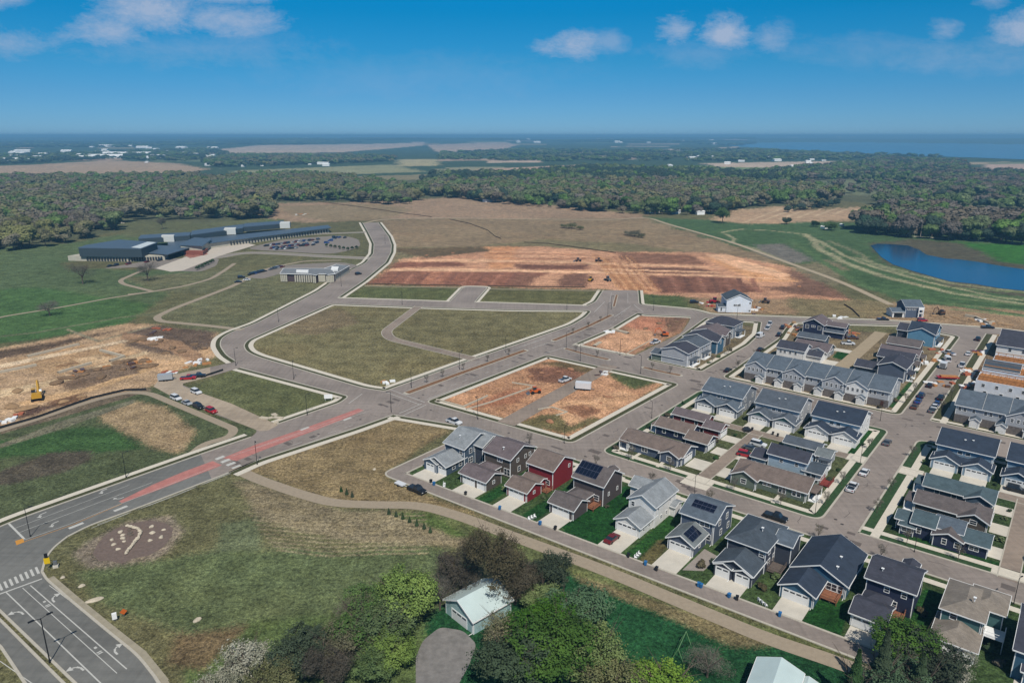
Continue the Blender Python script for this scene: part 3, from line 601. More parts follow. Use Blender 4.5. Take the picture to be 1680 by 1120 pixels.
dgr = math.degrees(math.atan2(G(50, 960)[1]-G(208, 1097)[1], G(50, 960)[0]-G(208, 1097)[0]))
arrow(28, 1004, dgr, True); arrow(125, 1095, dgr, True); arrow(88, 980, dgr, False); arrow(190, 1064, dgr, False)
for px, py in ((74, 989), (158, 1065)):
    c = Vector(G(px, py)); d = Vector((math.cos(R(dgr)), math.sin(R(dgr)))); n = Vector((-d.y, d.x))
    P = lambda a, b: (*(c+d*a+n*b), .046)
    wl.quad(P(.3, -.35), P(.9, -.35), P(.9, .1), P(.3, .1)); 
    for a in (-1.2, -1.7): wl.quad(P(a, -.5), P(a+.3, -.3), P(a+.3, .5), P(a, .3))
d2 = math.degrees(math.atan2(G(300, 770)[1]-G(100, 845)[1], G(300, 770)[0]-G(100, 845)[0]))
arrow(66, 845, d2+180, True, .9); arrow(86, 860, d2+180, True, .9); arrow(167, 806, d2+180, True, .9); arrow(193, 818, d2+180, False, .8)
for q in ((198, 834), (125, 862), (500, 703), (570, 687)):
    a = Vector(G(*q)); e = Vector((math.cos(R(d2)), math.sin(R(d2)))); n = Vector((-e.y, e.x)); wl.quad(*[(*(a+e*i+n*j), .046) for i, j in ((-1.6, -.5), (1.6, -.5), (1.6, .5), (-1.6, .5))])
# crossing lines at the main junction and on the boulevards
for a, b in (((633, 643), (690, 664)), ((641, 639), (697, 660)), ((572, 662), (594, 646)), ((655, 678), (692, 662)), ((662, 681), (699, 664)), ((873, 571), (905, 561)), ((893, 580), (923, 571)), ((700, 655), (840, 604)), ((655, 630), (800, 580)),
             ((848, 571), (895, 555)), ((1008, 520), (1035, 502)), ((975, 512), (992, 495)), ((1055, 512), (1040, 500))): line([a, b], .22)
line([(672, 634), (860, 566), (930, 541), (985, 512)], .12, dash=3); line([(720, 640), (870, 585)], .12, dash=3); line([(915, 568), (1000, 535), (1028, 508)], .12, dash=3)
line([(1000, 497), (1003, 480)], .12); line([(1030, 497), (1030, 480)], .12)
tag(wl.build('road_markings', WHITE), kind='structure')
yl = MB(); line([(38, 889), (118, 861), (200, 826)], .16, mb=yl); wlq = [(25, 887), (38, 883), (40, 889), (27, 894)]; yl.quad(*[(*G(*q), .05) for q in wlq])
tag(yl.build('yellow_markings', YEL), kind='structure')
rd = MB()
def fan(mb, px, z):
    vs, fs = cdt([PX(*px)], []); n = len(mb.v); mb.v += [(v.x, v.y, z) for v in vs]; mb.f += [tuple(n+i for i in f) for f in fs]
fan(rd, [(588, 670), (597, 673), (560, 689), (490, 716), (425, 741), (388, 756), (366, 751), (420, 729), (500, 702)], .038)
fan(rd, [(349, 756), (364, 763), (250, 807), (200, 825), (195, 822), (250, 795), (300, 774)], .038)
tag(rd.build('red_lane', RED), kind='structure')

# patches, sealed cracks and manhole covers
def wear():
    rw = random.Random(21); pa = MB(); cr = MB(); mh = MB(); polys = list(RB.values()); n = 0
    while n < 260:
        u, v = rw.uniform(-180, 30), rw.uniform(90, 330); q = U(u, v)
        a = np.array([q, U(u+2.4, v), U(u-2.4, v), U(u, v+2.4), U(u, v-2.4)])
        if not inpoly(a, OUT).all() or any(inpoly(a, p).any() for p in polys): continue
        n += 1; k = n % 4; z = .0335+n*2e-5
        if k == 0: l, w = rw.uniform(.8, 2.2), rw.uniform(.4, 1.0); pa.quad(*[(*U(u+c, v+d), z) for c, d in ((-l, -w), (l, -w), (l, w), (-l, w))])
        elif k == 1: mh.quad(*[(q[0]+.42*math.cos(i*math.pi/4), q[1]+.42*math.sin(i*math.pi/4), z) for i in range(8)])
        else:
            d = rw.choice([(1, 0), (0, 1)]); p = [U(u+d[0]*t*.9+rw.uniform(-.35, .35), v+d[1]*t*.9+rw.uniform(-.35, .35)) for t in range(-2, 3)]; strip(cr, p, -.06, .06, z)
    tag(pa.build('road_patches', mat('patched_asphalt', C(118, 108, 102), .9, 1, .2)), kind='structure'); tag(cr.build('road_cracks', mat('crack_sealant', C(92, 84, 80), .7)), kind='structure'); tag(mh.build('manhole_covers', mat('manhole_iron', C(84, 76, 72), .6)), kind='structure')
wear()
# ------------------------------------------------------------------ houses
def siding(n, c): return mat('siding_'+n, C(*c, 1.3 if min(c) > 165 else 1.05), .75, .35, .14, lines=.18, detail=7)
def shingle(n, c): return mat('shingles_'+n, tuple(.85*v+.15*sum(C(*c))/3 for v in C(*c, 1.12)), .92, .5, .26, kind='shingle', bump=.3)
WT = {k: siding(k, c) for k, c in dict(slate=(86, 104, 122), brown=(104, 94, 86), red=(150, 44, 52), grey_brown=(98, 88, 88), white=(236, 234, 230), blue_grey=(96, 108, 128), charcoal=(76, 82, 96), blue=(70, 112, 140),
      navy=(48, 56, 84), sage=(120, 132, 120), lightgrey=(176, 178, 182), mid_grey=(150, 156, 164), paleblue=(170, 190, 206), duplexblue=(150, 176, 196), darknavy=(44, 54, 84), skyblue=(110, 160, 190), tan=(160, 150, 130), barnred=(128, 50, 52), sheath=(222, 228, 238), teal=(84, 124, 124)).items()}
RT = {k: shingle(k, c) for k, c in dict(lightgrey=(160, 166, 170), purplebrown=(126, 112, 114), brown=(140, 122, 112), darkbrown=(118, 108, 106), grey=(132, 140, 142), bluegrey=(104, 118, 132), slate=(84, 96, 108), navy=(58, 72, 92), charcoal=(76, 78, 92), tan=(158, 146, 132), steel=(98, 108, 120), teal=(88, 110, 118)).items()}
TRIM = mat('white_trim', C(244, 244, 242, 1.15), .6); DOOR = mat('garage_door_white', C(244, 244, 242, 1.15), .55, 1, .05, lines=.52); GLASS = mat('window_glass', (.02, .028, .04), .08, spec=.8)
WOOD = mat('deck_wood', C(168, 112, 82), .8, 3, .35); OSB = mat('bare_lumber', C(214, 150, 92), .85, 1.5, .35); SOLAR = mat('solar_glass', (.006, .008, .02), .12, spec=.8)
SOLLINE = mat('solar_frame', (.08, .09, .13), .4); METAL = mat('grey_metal', (.25, .26, .27), .4, metal=.6); STONE = mat('stone_veneer', C(128, 120, 116), .9, 2, .4)
_M = {}
def shared(key, fn):
    if key not in _M: _M[key] = fn()
    return _M[key]
def win_meshes(w, h):
    def f():
        a = MB(); t = .11
        a.box(-w/2-t, w/2+t, -.07, 0, h/2, h/2+t); a.box(-w/2-t, w/2+t, -.07, 0, -h/2-t, -h/2); a.box(-w/2-t, -w/2, -.07, 0, -h/2, h/2); a.box(w/2, w/2+t, -.07, 0, -h/2, h/2)
        a.box(-w/2, w/2, -.05, 0, -.03, .03)
        if w > 1.4: a.box(-.05, .05, -.052, 0, -h/2, -.03); a.box(-.05, .05, -.052, 0, .03, h/2)
        b = MB(); b.box(-w/2, w/2, -.025, .02, -h/2, h/2)
        return a.mesh('window', TRIM), b.mesh('pane', GLASS)
    return shared(('w', w, h), f)
def door_mesh(w, h=2.15):
    def f():
        a = MB(); a.box(-w/2, w/2, -.05, .02, 0, h)
        b = MB(); b.box(-w/2-.14, -w/2, -.08, .02, 0, h+.14); b.box(w/2, w/2+.14, -.08, .02, 0, h+.14); b.box(-w/2, w/2, -.08, .02, h, h+.14)
        g = MB(); k = max(2, int(w/1.2))
        for i in range(k): x = -w/2+(i+.5)*w/k; g.box(x-w/k*.38, x+w/k*.38, -.06, -.045, h-.48, h-.14)
        return a.mesh('garage_door', DOOR), b.mesh('door_frame', TRIM), g.mesh('door_window', GLASS)
    return shared(('d', w, h), f)
def entry_mesh():
    def f():
        a = MB(); a.box(-.48, .48, -.05, .02, .15, 2.2); return a.mesh('front_door', mat('front_door', C(90, 60, 50), .5))
    return shared('entry', f)
class House:
    def __init__(s, label, u, v, name='house', cat='house', group=None, rz=A0, xy=None, extra=None):
        s.o = thing(name, label, cat, xy or U(u, v), rz, group); s.vols = []; s.wm = {}; s.rm = {}; s.trim = []; s.fas = MB()
    def vol(s, x0, x1, y0, y1, h, ridge='u', p=.45, wall='white', roof='grey', oh=.45, corners=True, z0=0):
        w = s.wm.setdefault(wall, MB()); r = s.rm.setdefault(roof, []); rf = MB(); t = .2
        s.vols.append((x0, x1, y0, y1, h))
        if ridge in 'uv':
            a0, a1, c0, c1 = (x0, x1, y0, y1) if ridge == 'u' else (y0, y1, x0, x1)
            cm = (c0+c1)/2; rise = p*(c1-c0)/2
            w.ext([(c0, z0), (c1, z0), (c1, h-.03), (cm, h+rise-.03), (c0, h-.03)], a0, a1, ridge)
            e0 = h-p*oh
            for sg, ce in ((-1, c0-oh), (1, c1+oh)):
                rf.ext([(ce, e0), (cm, h+rise), (cm, h+rise+t), (ce, e0+t)], a0-oh, a1+oh, ridge)
                s.fas.ext([(ce+sg*.10, e0-.04), (ce+sg*.003, e0-.04), (ce+sg*.003, e0+t-.03), (ce+sg*.10, e0+t-.03)], a0-oh, a1+oh, ridge)
                for ae, be in ((a0-oh-.07, a0-oh-.003), (a1+oh+.003, a1+oh+.07)):
                    s.fas.ext([(ce, e0-.08), (cm, h+rise-.08), (cm, h+rise+t-.012), (ce, e0+t-.012)], ae, be, ridge)
        else:                                              # hip
            w.box(x0, x1, y0, y1, z0, h-.05); X0, X1, Y0, Y1 = x0-oh, x1+oh, y0-oh, y1+oh; e = h-.1
            if X1-X0 >= Y1-Y0: m = (Y1-Y0)/2; rr = [(X0+m*.9, Y0+m), (X1-m*.9, Y0+m)]
            else: m = (X1-X0)/2; rr = [(X0+m, Y0+m*.9), (X0+m, Y1-m*.9)]
            zt = e+p*m; b = [(X0, Y0, e), (X1, Y0, e), (X1, Y1, e), (X0, Y1, e)]; q = [(a, c, zt) for a, c in rr]
            if X1-X0 >= Y1-Y0: F = [(b[0], b[1], q[1], q[0]), (b[1], b[2], q[1]), (b[2], b[3], q[0], q[1]), (b[3], b[0], q[0])]
            else: F = [(b[0], b[1], q[0]), (b[1], b[2], q[1], q[0]), (b[2], b[3], q[1]), (b[3], b[0], q[0], q[1])]
            for f in F: rf.quad(*f)
            rf.quad(b[3], b[2], b[1], b[0])
            s.fas.box(X0-.08, X1+.08, Y0-.08, Y0, e-.14, e+.04); s.fas.box(X0-.08, X1+.08, Y1, Y1+.08, e-.14, e+.04)
            s.fas.box(X0-.08, X0, Y0, Y1, e-.14, e+.04); s.fas.box(X1, X1+.08, Y0, Y1, e-.14, e+.04)
        r.append(rf)
        if corners:
            for cx, sx in ((x0, -1), (x1, 1)):
                for cy, sy in ((y0, -1), (y1, 1)):
                    q_ = MB(); s.trim.append(q_); q_.box(min(cx-.12*sx, cx+.03*sx), max(cx-.12*sx, cx+.03*sx), min(cy-.12*sy, cy+.03*sy), max(cy-.12*sy, cy+.03*sy), z0, h-.12)
        return len(s.vols)-1
    def win(s, k, face, pos, z, w=1.0, h=1.3):
        x0, x1, y0, y1, _ = s.vols[k]; wm, pm = win_meshes(w, h)
        for q in (pos if isinstance(pos, (list, tuple)) else [pos]):
            loc, rz = {'f': ((x0+(x1-x0)*q, y0, z), 0), 'r': ((x1, y0+(y1-y0)*q, z), math.pi/2), 'l': ((x0, y0+(y1-y0)*q, z), -math.pi/2), 'b': ((x0+(x1-x0)*q, y1, z), math.pi)}[face]
            a = link('window', wm, s.o, loc, rz); link('pane', pm, a)
    def gar(s, k, pos, w=4.9, face='f'):
        x0, x1, y0, y1, _ = s.vols[k]; d, f, g = door_mesh(w)
        for q in (pos if isinstance(pos, (list, tuple)) else [pos]):
            loc, rz = {'f': ((x0+(x1-x0)*q, y0, 0), 0), 'r': ((x1, y0+(y1-y0)*q, 0), math.pi/2), 'l': ((x0, y0+(y1-y0)*q, 0), -math.pi/2)}[face]
            a = link('garage_door', d, s.o, loc, rz); link('door_frame', f, a); link('door_window', g, a)
    def entry(s, k, face, q):
        x0, x1, y0, y1, _ = s.vols[k]
        loc, rz = {'f': ((x0+(x1-x0)*q, y0, 0), 0), 'r': ((x1, y0+(y1-y0)*q, 0), math.pi/2)}[face]; link('front_door', entry_mesh(), s.o, loc, rz)
    def deck(s, x0, x1, y0, y1, z=.6, m=None):
        d = MB(); d.box(x0, x1, y0, y1, z-.15, z)
        for x in (x0+.1, x1-.1):
            for y in (y0+.1, y1-.1): d.box(x-.06, x+.06, y-.06, y+.06, 0, z+1)
        for a in ((x0, x1, y0, y0+.06), (x0, x0+.06, y0, y1), (x1-.06, x1, y0, y1)): d.box(*a, z+.92, z+1.0); d.box(*a, z+.45, z+.5)
        d.build('deck', m or WOOD, s.o)
    def porch(s, x0, x1, y0, y1, h=2.6, roof='grey', steps=False):
        d = MB(); d.box(x0, x1, y0, y1, h, h+.22); d.build('porch_roof', RT[roof], s.o)
        c = MB()
        for x in (x0+.15, x1-.15):
            for y in (y0+.15, y1-.15): c.box(x-.1, x+.1, y-.1, y+.1, .2, h)
        c.box(x0, x1, y0, y1, 0, .22); c.build('porch_posts', TRIM, s.o)
    def solar(s, k, ridge, p, side, a0, a1, d0, d1):
        """panel field on a gable slope: a0..a1 along the ridge, d0..d1 from eave (0) to ridge (1)"""
        x0, x1, y0, y1, h = s.vols[k]
        c0, c1 = (y0, y1) if ridge == 'u' else (x0, x1); cm = (c0+c1)/2; ce = c0 if side < 0 else c1
        pt = lambda a, d, o: ((a, ce+(cm-ce)*d, h+p*abs(cm-ce)*d+.2+o) if ridge == 'u' else (ce+(cm-ce)*d, a, h+p*abs(cm-ce)*d+.2+o))
        m = MB(); q = [pt(a0, d0, .12), pt(a1, d0, .12), pt(a1, d1, .12), pt(a0, d1, .12)]; q2 = [pt(a0, d0, .03), pt(a1, d0, .03), pt(a1, d1, .03), pt(a0, d1, .03)]
        m.quad(*q); 
        for i in range(4): j = (i+1) % 4; m.quad(q2[i], q2[j], q[j], q[i])
        o = m.build('solar_panel', SOLAR, s.o); l = MB(); n = max(2, int(round((a1-a0)/1.05)))
        for i in range(n+1):
            a = a0+(a1-a0)*i/n; l.quad(pt(a-.02, d0, .135), pt(a+.02, d0, .135), pt(a+.02, d1, .135), pt(a-.02, d1, .135))
        for d in (d0, (d0+d1)/2, d1): l.quad(pt(a0, d-.008, .137), pt(a1, d-.008, .137), pt(a1, d+.008, .137), pt(a0, d+.008, .137))
        l.build('panel_frame', SOLLINE, o)
    def vent(s, *pts):
        m = MB()
        for x, y, z in pts: m.tube((x, y, z-.5), (x, y, z+.35), .1); m.box(x-.25, x+.25, y-.25, y+.25, z+.3, z+.38)
        m.build('roof_vent', TRIM, s.o)
    def done(s):
        for k, m in s.wm.items(): m.build('wall', WT.get(k) or MATS[k], s.o)
        for k, l in s.rm.items():
            for m in l: m.build('roof', RT.get(k) or MATS[k], s.o)
        for q_ in s.trim: q_.build('corner_trim', TRIM, s.o)
        if s.fas.v: s.fas.build('fascia', TRIM, s.o)
        for x0, x1, y0, y1, h in s.vols[:2]:
            if s.fas.v: dm = MB(); dm.box(x1-.35, x1-.25, y0-.1, y0-.035, .1, h-.1); dm.box(x1-.35, x1-.25, y0-.9, y0-.1, .08, .16); dm.build('downspout', TRIM, s.o)
        return s.o
# -- south row, facing the alley
h = House('two-storey slate blue house with pale grey roof at the alley corner, leftmost of its row', -127.2, 131)
g = h.vol(-3.9, 3.6, -6.6, 1.0, 2.8, 'v', .45, 'slate', 'lightgrey'); h.gar(g, .8, 2.4); k_ = h.vol(-4.1, .8, -7.2, -6.4, 2.75, 'v', .4, 'slate', 'lightgrey', .2, False); h.gar(k_, .5, 2.8)
h.win(g, 'r', [.4, .75], 1.6); m_ = h.vol(-3.2, 4.1, .2, 13, 5.6, 'u', .4, 'slate', 'lightgrey'); h.vol(4.1, 7.0, 4.5, 13, 5.6, 'u', .42, 'charcoal', 'lightgrey')
h.win(m_, 'r', [.2, .35], 4.2); h.win(m_, 'r', .2, 1.5, 1.6, 1.5); h.win(m_, 'f', .85, 4.3); h.vent((0, 3, 7.2)); h.done()
h = House('brown two-storey house with plum-brown roof and two dark open garage bays', -114, 131)
g = h.vol(-4.2, 4.6, -6.6, -.4, 2.8, 'u', .42, 'brown', 'purplebrown'); h.gar(g, .33, 4.0); h.gar(g, .8, 2.2); h.vol(-3.2, 1.5, -1, 3, 2.8, 'hip', .42, 'brown', 'purplebrown'); h.win(g, 'r', .5, 1.6, .8, .8)
m_ = h.vol(-4.1, 4.9, 3, 13.6, 5.6, 'u', .42, 'brown', 'purplebrown'); h.win(m_, 'r', [.3, .62, .8], 4.3, .8, .9); h.win(m_, 'r', [.35, .7], 1.6); h.win(m_, 'f', .6, 4.4, 1.6, .9); h.win(m_, 'f', [.82, .93], 1.6, .9, 1.8); h.vent((1, 5, 7)); h.done()
h = House('two-storey house with bright red walls and brown roof', -101, 131.8)
g = h.vol(-3.2, 3.2, -5.2, .8, 2.8, 'u', .45, 'red', 'brown'); h.gar(g, .48, 4.6); h.vol(-2.6, 2.4, .8, 4, 2.8, 'u', .35, 'red', 'brown'); h.win(g, 'r', .5, 1.7, .7, .7)
m_ = h.vol(-3.4, 4.5, 4, 13.2, 5.6, 'u', .5, 'red', 'brown'); h.win(m_, 'f', .8, 1.8, 1.2, 1.2); h.win(m_, 'r', [.8], 4.4, .7, .8); h.deck(2.6, 4.6, 1.4, 4, .4); h.done()
h = House('grey-brown two-storey house with a large solar array on the main roof', -87.3, 132)
g = h.vol(-3.4, 3.5, -5.4, .6, 2.8, 'u', .5, 'grey_brown', 'darkbrown'); h.gar(g, .47, 4.7); h.vol(-2.4, 2.4, .3, 5, 2.8, 'hip', .42, 'grey_brown', 'darkbrown')
m_ = h.vol(-3.4, 5.3, 4.8, 13.8, 5.6, 'u', .58, 'grey_brown', 'darkbrown'); h.solar(m_, 'u', .58, -1, -3.6, 2.6, .15, .93); h.win(m_, 'f', .78, 1.8, 1.4, 1.2); h.win(m_, 'r', [.3, .75], 2.4, .6, .8)
h.deck(2.8, 5.0, 1.0, 4.6, .7); h.vol(1, 3.4, 12, 15, 5.6, 'v', .5, 'grey_brown', 'darkbrown', .3, False); h.done()
h = House('white two-storey house with pale grey roof beside the widest lawn', -71, 136)
g = h.vol(-3.1, 3.2, -6.2, 1, 2.8, 'v', .5, 'white', 'lightgrey'); h.gar(g, .48, 4.9); h.win(g, 'r', [.25, .6], 1.5, .7, .9)
m_ = h.vol(-3.2, 3.7, -.2, 10.4, 5.6, 'v', .55, 'white', 'lightgrey'); h.vol(-6.6, -2, 6.5, 11.6, 5.2, 'u', .5, 'white', 'lightgrey'); h.win(m_, 'f', .16, 4.4, .8, 1.1); h.win(m_, 'r', [.15, .7], 4.4, .7, .9); h.win(m_, 'r', [.3, .55], 1.6, .7, .9)
h.vol(3.7, 5.0, 7.4, 11, 2.6, 'u', .3, 'white', 'lightgrey', .3); h.done()
h = House('blue-grey two-storey house with solar panels on main roof and garage roof', -58, 136.4)
g = h.vol(-3.0, 3.0, -6.2, 0.4, 2.8, 'v', .52, 'blue_grey', 'grey'); h.gar(g, .5, 4.9); h.solar(g, 'v', .52, 1, -5.6, -1.0, .15, .92); h.win(g, 'r', [.5], 1.5, .8, .9)
m_ = h.vol(-3.5, 4.4, 1.0, 11.2, 5.6, 'u', .42, 'blue_grey', 'bluegrey'); h.solar(m_, 'u', .42, -1, -2.2, 3.2, .4, .8); h.win(m_, 'f', .72, 4.5, 2.2, 1.0); h.win(m_, 'f', .85, 1.7); h.win(m_, 'r', [.3, .7], 4.4); h.win(m_, 'r', [.4, .8], 1.6)
h.vol(-2.8, 2.6, .2, 1.2, 2.8, 'hip', .3, 'blue_grey', 'grey', .3, False); h.done()
h = House('dark grey two-storey house with hipped slate roof, twin garage doors under small gables', -45, 133.5)
g = h.vol(-3.9, 3.9, -5.7, .6, 2.8, 'v', .48, 'charcoal', 'slate'); k_ = h.vol(-3.9, -.3, -6.2, -5.4, 2.6, 'v', .45, 'charcoal', 'slate', .2, False); h.gar(k_, .5, 2.7); k_ = h.vol(.3, 3.9, -6.1, -5.4, 2.6, 'v', .45, 'charcoal', 'slate', .2, False); h.gar(k_, .5, 2.7)
m_ = h.vol(-4, 4.2, .4, 12.4, 5.6, 'hip', .42, 'charcoal', 'slate'); h.win(m_, 'f', [.9], 4.3, .9, 1.0); h.win(m_, 'r', [.2, .5], 4.3); h.win(m_, 'r', [.2, .45], 1.6, 1.2, 1.5); h.deck(4.3, 7.2, 1.5, 5.5, .5, mat('grey_deck', C(120, 108, 100), .8, 2, .3)); h.vent((1.6, 5, 7.5))
h.vol(4.2, 7.6, 6.0, 12.0, 5.2, 'u', .4, 'charcoal', 'bluegrey'); h.done()
h = House('wide single-storey blue house with dark slate roof and a wood deck', -30.8, 138)
g = h.vol(-4.9, 1.6, -9.4, 0, 2.8, 'v', .5, 'blue', 'navy'); h.gar(g, .47, 4.9); m_ = h.vol(-4.9, 5.6, -2.4, 11.4, 3.2, 'v', .48, 'blue', 'navy'); h.win(m_, 'f', .74, 1.7, 1.9, 1.5); h.win(m_, 'f', .9, 1.7, .9, 1.5)
h.deck(1.7, 4.9, -5.8, -2.5, .8); h.win(m_, 'r', [.2, .5, .8], 1.7); h.vent((3, 0, 4.8), (2.6, 4, 4.9)); h.done()
h = House('dark indigo two-storey house with violet-grey roof and triple window', -18.6, 138)
g = h.vol(-3.8, 1.9, -9.8, -3.6, 2.8, 'u', .42, 'navy', 'charcoal'); h.gar(g, .47, 4.7); h.vol(-3.2, 1.0, -4.6, -.4, 2.8, 'hip', .42, 'navy', 'charcoal')
m_ = h.vol(-3.6, 4.7, -.8, 8.6, 5.6, 'u', .42, 'navy', 'charcoal'); h.win(m_, 'f', [.44, .8], 4.3, .8, 1.0); h.win(m_, 'f', .5, 1.7, 3.0, 1.3); h.deck(2.0, 3.8, -4.2, -1, .7); h.win(m_, 'r', [.3, .7], 4.2); h.vol(.8, 3.4, 8, 11, 5.2, 'v', .5, 'navy', 'charcoal', .3, False); h.vent((-1.5, 1.4, 6.9)); h.done()
h = House('two-storey house with hipped tan roof and grey-green walls, right of the indigo house', -4.8, 138)
g = h.vol(-4.7, 1.9, -7.6, .4, 2.8, 'hip', .42, 'teal', 'tan'); h.gar(g, .55, 4.6); m_ = h.vol(-4.4, 2.0, -2.2, 8.6, 5.6, 'hip', .42, 'teal', 'tan'); h.vol(-.5, 4.6, 2.4, 9.4, 5.6, 'hip', .4, 'teal', 'tan'); h.win(m_, 'f', .3, 4.6)
h.deck(2.2, 5.4, -1.6, 1.8, 2.6, TRIM); h.vent((0, 1, 7.5)); h.done()
h = House('blue house with charcoal roof cut off by the lower right edge of the photo', 8, 138)
g = h.vol(-4, 2.6, -8, 0, 2.8, 'u', .42, 'blue', 'charcoal'); h.gar(g, .5, 4.6); m_ = h.vol(-5.6, 4.2, -7, 8, 5.6, 'u', .36, 'blue', 'charcoal'); h.win(m_, 'l', [.3, .6], 4.2); h.done()
# -- middle block
h = House('long single-storey house with brown roof and blue-grey walls at the street corner', -87, 173.4)
m_ = h.vol(-9.4, 10, -3.6, 5, 2.8, 'u', .4, 'blue_grey', 'brown'); g = h.vol(3.9, 9.4, -4.8, 2, 2.8, 'v', .46, 'blue_grey', 'brown'); h.win(g, 'f', .5, 1.6, 1.3, 1.2); h.win(m_, 'f', [.12, .18], 1.6, .9, 1.4); h.win(m_, 'f', .4, 1.7, 1.7, 1.5); h.gar(m_, .45, 4.6, 'r')
h.porch(-9.4, -6.6, -4.8, -3.62, 2.5, 'brown'); h.done()
h = House('single-storey navy house with brown roof, between the red and the blue-grey ones', -88, 188)
m_ = h.vol(-5.4, 5.9, -2.6, 4.2, 2.9, 'u', .5, 'darknavy', 'brown'); g = h.vol(6, 12.6, -5.8, .6, 2.8, 'u', .45, 'darknavy', 'brown'); h.win(m_, 'f', [.25, .6, .85], 1.7); h.gar(g, .5, 4.4, 'r'); h.win(m_, 'r', .3, 2.0); h.porch(-7.4, -5.5, -2, 3, 2.5, 'brown'); h.done()
h = House('single-storey dark red house with brown roof beside the grey duplex', -88, 199.6)
m_ = h.vol(-5.6, 5.7, -2.2, 3, 2.9, 'u', .5, 'barnred', 'purplebrown'); g = h.vol(6.4, 11.7, -6, -.4, 2.8, 'u', .45, 'barnred', 'purplebrown'); h.gar(g, .5, 4.4, 'r'); h.win(m_, 'f', [.3, .7], 1.7); h.done()
def duplex(label, u0, wall, roof, gable, w=13.6, group=None):
    h = House(label, u0+w/2, 217, 'duplex', 'duplex'); W2 = w/2
    a = h.vol(-W2, W2, 0, 12.6, 5.6, 'u', .42, wall, roof); h.vol(-W2+.2, W2-.2, -3.2, .2, 2.8, 'u', .5, wall, roof, .3, False)
    g1 = h.vol(-W2-.4, -.5, -4.6, .6, 2.8, 'v', .5, wall, roof); g2 = h.vol(.5, W2+.4, -4.6, .6, 2.8, 'v', .5, wall, roof)
    h.gar(g1, .5, 4.9); h.gar(g2, .5, 4.9); h.win(a, 'f', [.42, .56], 4.4, 1.1, .8); h.win(a, 'r', [.25, .75], 4.3); h.win(a, 'r', [.3, .6], 1.6); h.win(a, 'l', [.25, .75], 4.3)
    h.vent((-.6, 3, 7.0), (1.2, 3.4, 7.2)); 
    for x in (-W2/2-.4, W2/2+.4):
        b = MB(); b.ext([(x-2.6, 3.0), (x+2.6, 3.0), (x, 4.25)], -4.66, -4.6, 'v'); b.build('gable_panel', WT[gable], h.o)
    return h.done()
duplex('duplex with mid grey walls and roof, leftmost with twin gabled garages', -92.7, 'mid_grey', 'bluegrey', 'slate')
duplex('duplex with light grey walls and brown-grey roof, between two other duplexes', -74.4, 'lightgrey', 'steel', 'teal')
duplex('white duplex with a navy roof beside the crossing street', -56.8, 'white', 'navy', 'white')
duplex('pale blue duplex with dark navy roof right of the street', -23, 'duplexblue', 'navy', 'duplexblue', 13.2)
duplex('pale blue navy-roofed duplex with a dark car on its drive, at the right edge', -6.6, 'duplexblue', 'navy', 'blue', 13.2)
h = House('low house with flat-pitched grey roof facing the rear lane', -53.6, 201)
m_ = h.vol(-5, 4.8, -3.2, 2.2, 2.8, 'u', .4, 'lightgrey', 'steel'); h.vol(4.8, 8.4, -6.2, -.4, 2.7, 'u', .32, 'lightgrey', 'grey'); h.win(m_, 'f', [.4, .6], 1.6); h.porch(6, 9.2, -8.8, -6.3, 2.5, 'steel'); h.done()
h = House('light blue house with a dark slate roof and white street gable', -53, 186)
m_ = h.vol(-4.9, 5.2, -3.2, 2.4, 5.0, 'u', .62, 'paleblue', 'charcoal'); h.win(m_, 'r', .5, 4.6, 1.2, .9); h.win(m_, 'f', [.35, .75], 3.6, .8, .9); h.vol(-9.4, -5.6, -3.2, 3.4, 2.7, 'u', .3, 'paleblue', 'charcoal'); lo = h.vol(4.6, 9, -3, 3.6, 2.7, 'u', .3, 'white', 'slate')
h.win(lo, 'f', [.3, .6], 1.6, .9, .9); h.deck(9.1, 11.6, -4.2, .6, .5, mat('red_deck', C(156, 72, 62), .8, 2, .3)); h.done()
h = House('long sage green house with brown roof at the street corner', -53, 173.6)
m_ = h.vol(-9.3, 9.3, -3.2, 5.6, 2.8, 'u', .42, 'sage', 'brown'); g = h.vol(-9.5, -2.8, -4.8, 2, 2.8, 'v', .5, 'sage', 'brown'); h.win(g, 'f', .5, 1.6, 1.3, 1.2); h.win(m_, 'f', [.44, .5], 1.9, .9, .9); h.win(m_, 'f', .68, 1.6, 1.7, 1.7); h.win(m_, 'f', [.84, .9], 1.7, .9, 1.5)
h.gar(m_, .4, 4.4, 'l'); h.porch(9.4, 11.4, -2, 3, 2.5, 'brown'); h.done()
# -- east block
h = House('single-storey house with blue-grey roof south of the pale blue duplex', -14, 198)
m_ = h.vol(-7.8, 7, -4.6, 2.6, 2.8, 'u', .48, 'slate', 'teal'); g = h.vol(1.4, 6.9, -5.6, 0, 2.8, 'v', .5, 'slate', 'teal'); h.gar(m_, .5, 4.4, 'r'); h.win(m_, 'f', [.2, .45], 1.6); h.porch(-10.2, -7.9, -4.4, 1.4, 2.5, 'teal'); h.done()
h = House('single-storey house with brown roof and brown gable, middle of three long roofs', -14, 186.4)
m_ = h.vol(-7.8, 7.2, -4.2, 3, 2.8, 'u', .48, 'brown', 'darkbrown'); g = h.vol(1.6, 7.3, -5.2, 1, 2.8, 'v', .5, 'brown', 'darkbrown'); h.gar(m_, .5, 4.4, 'r'); h.win(g, 'f', .5, 2.1, 1.3, 1.0); h.porch(-10.2, -7.9, -4.2, 1.6, 2.5, 'darkbrown'); h.done()
h = House('dark navy house with stepped blue-grey roofs and white trim by the corner', -14, 173.6)
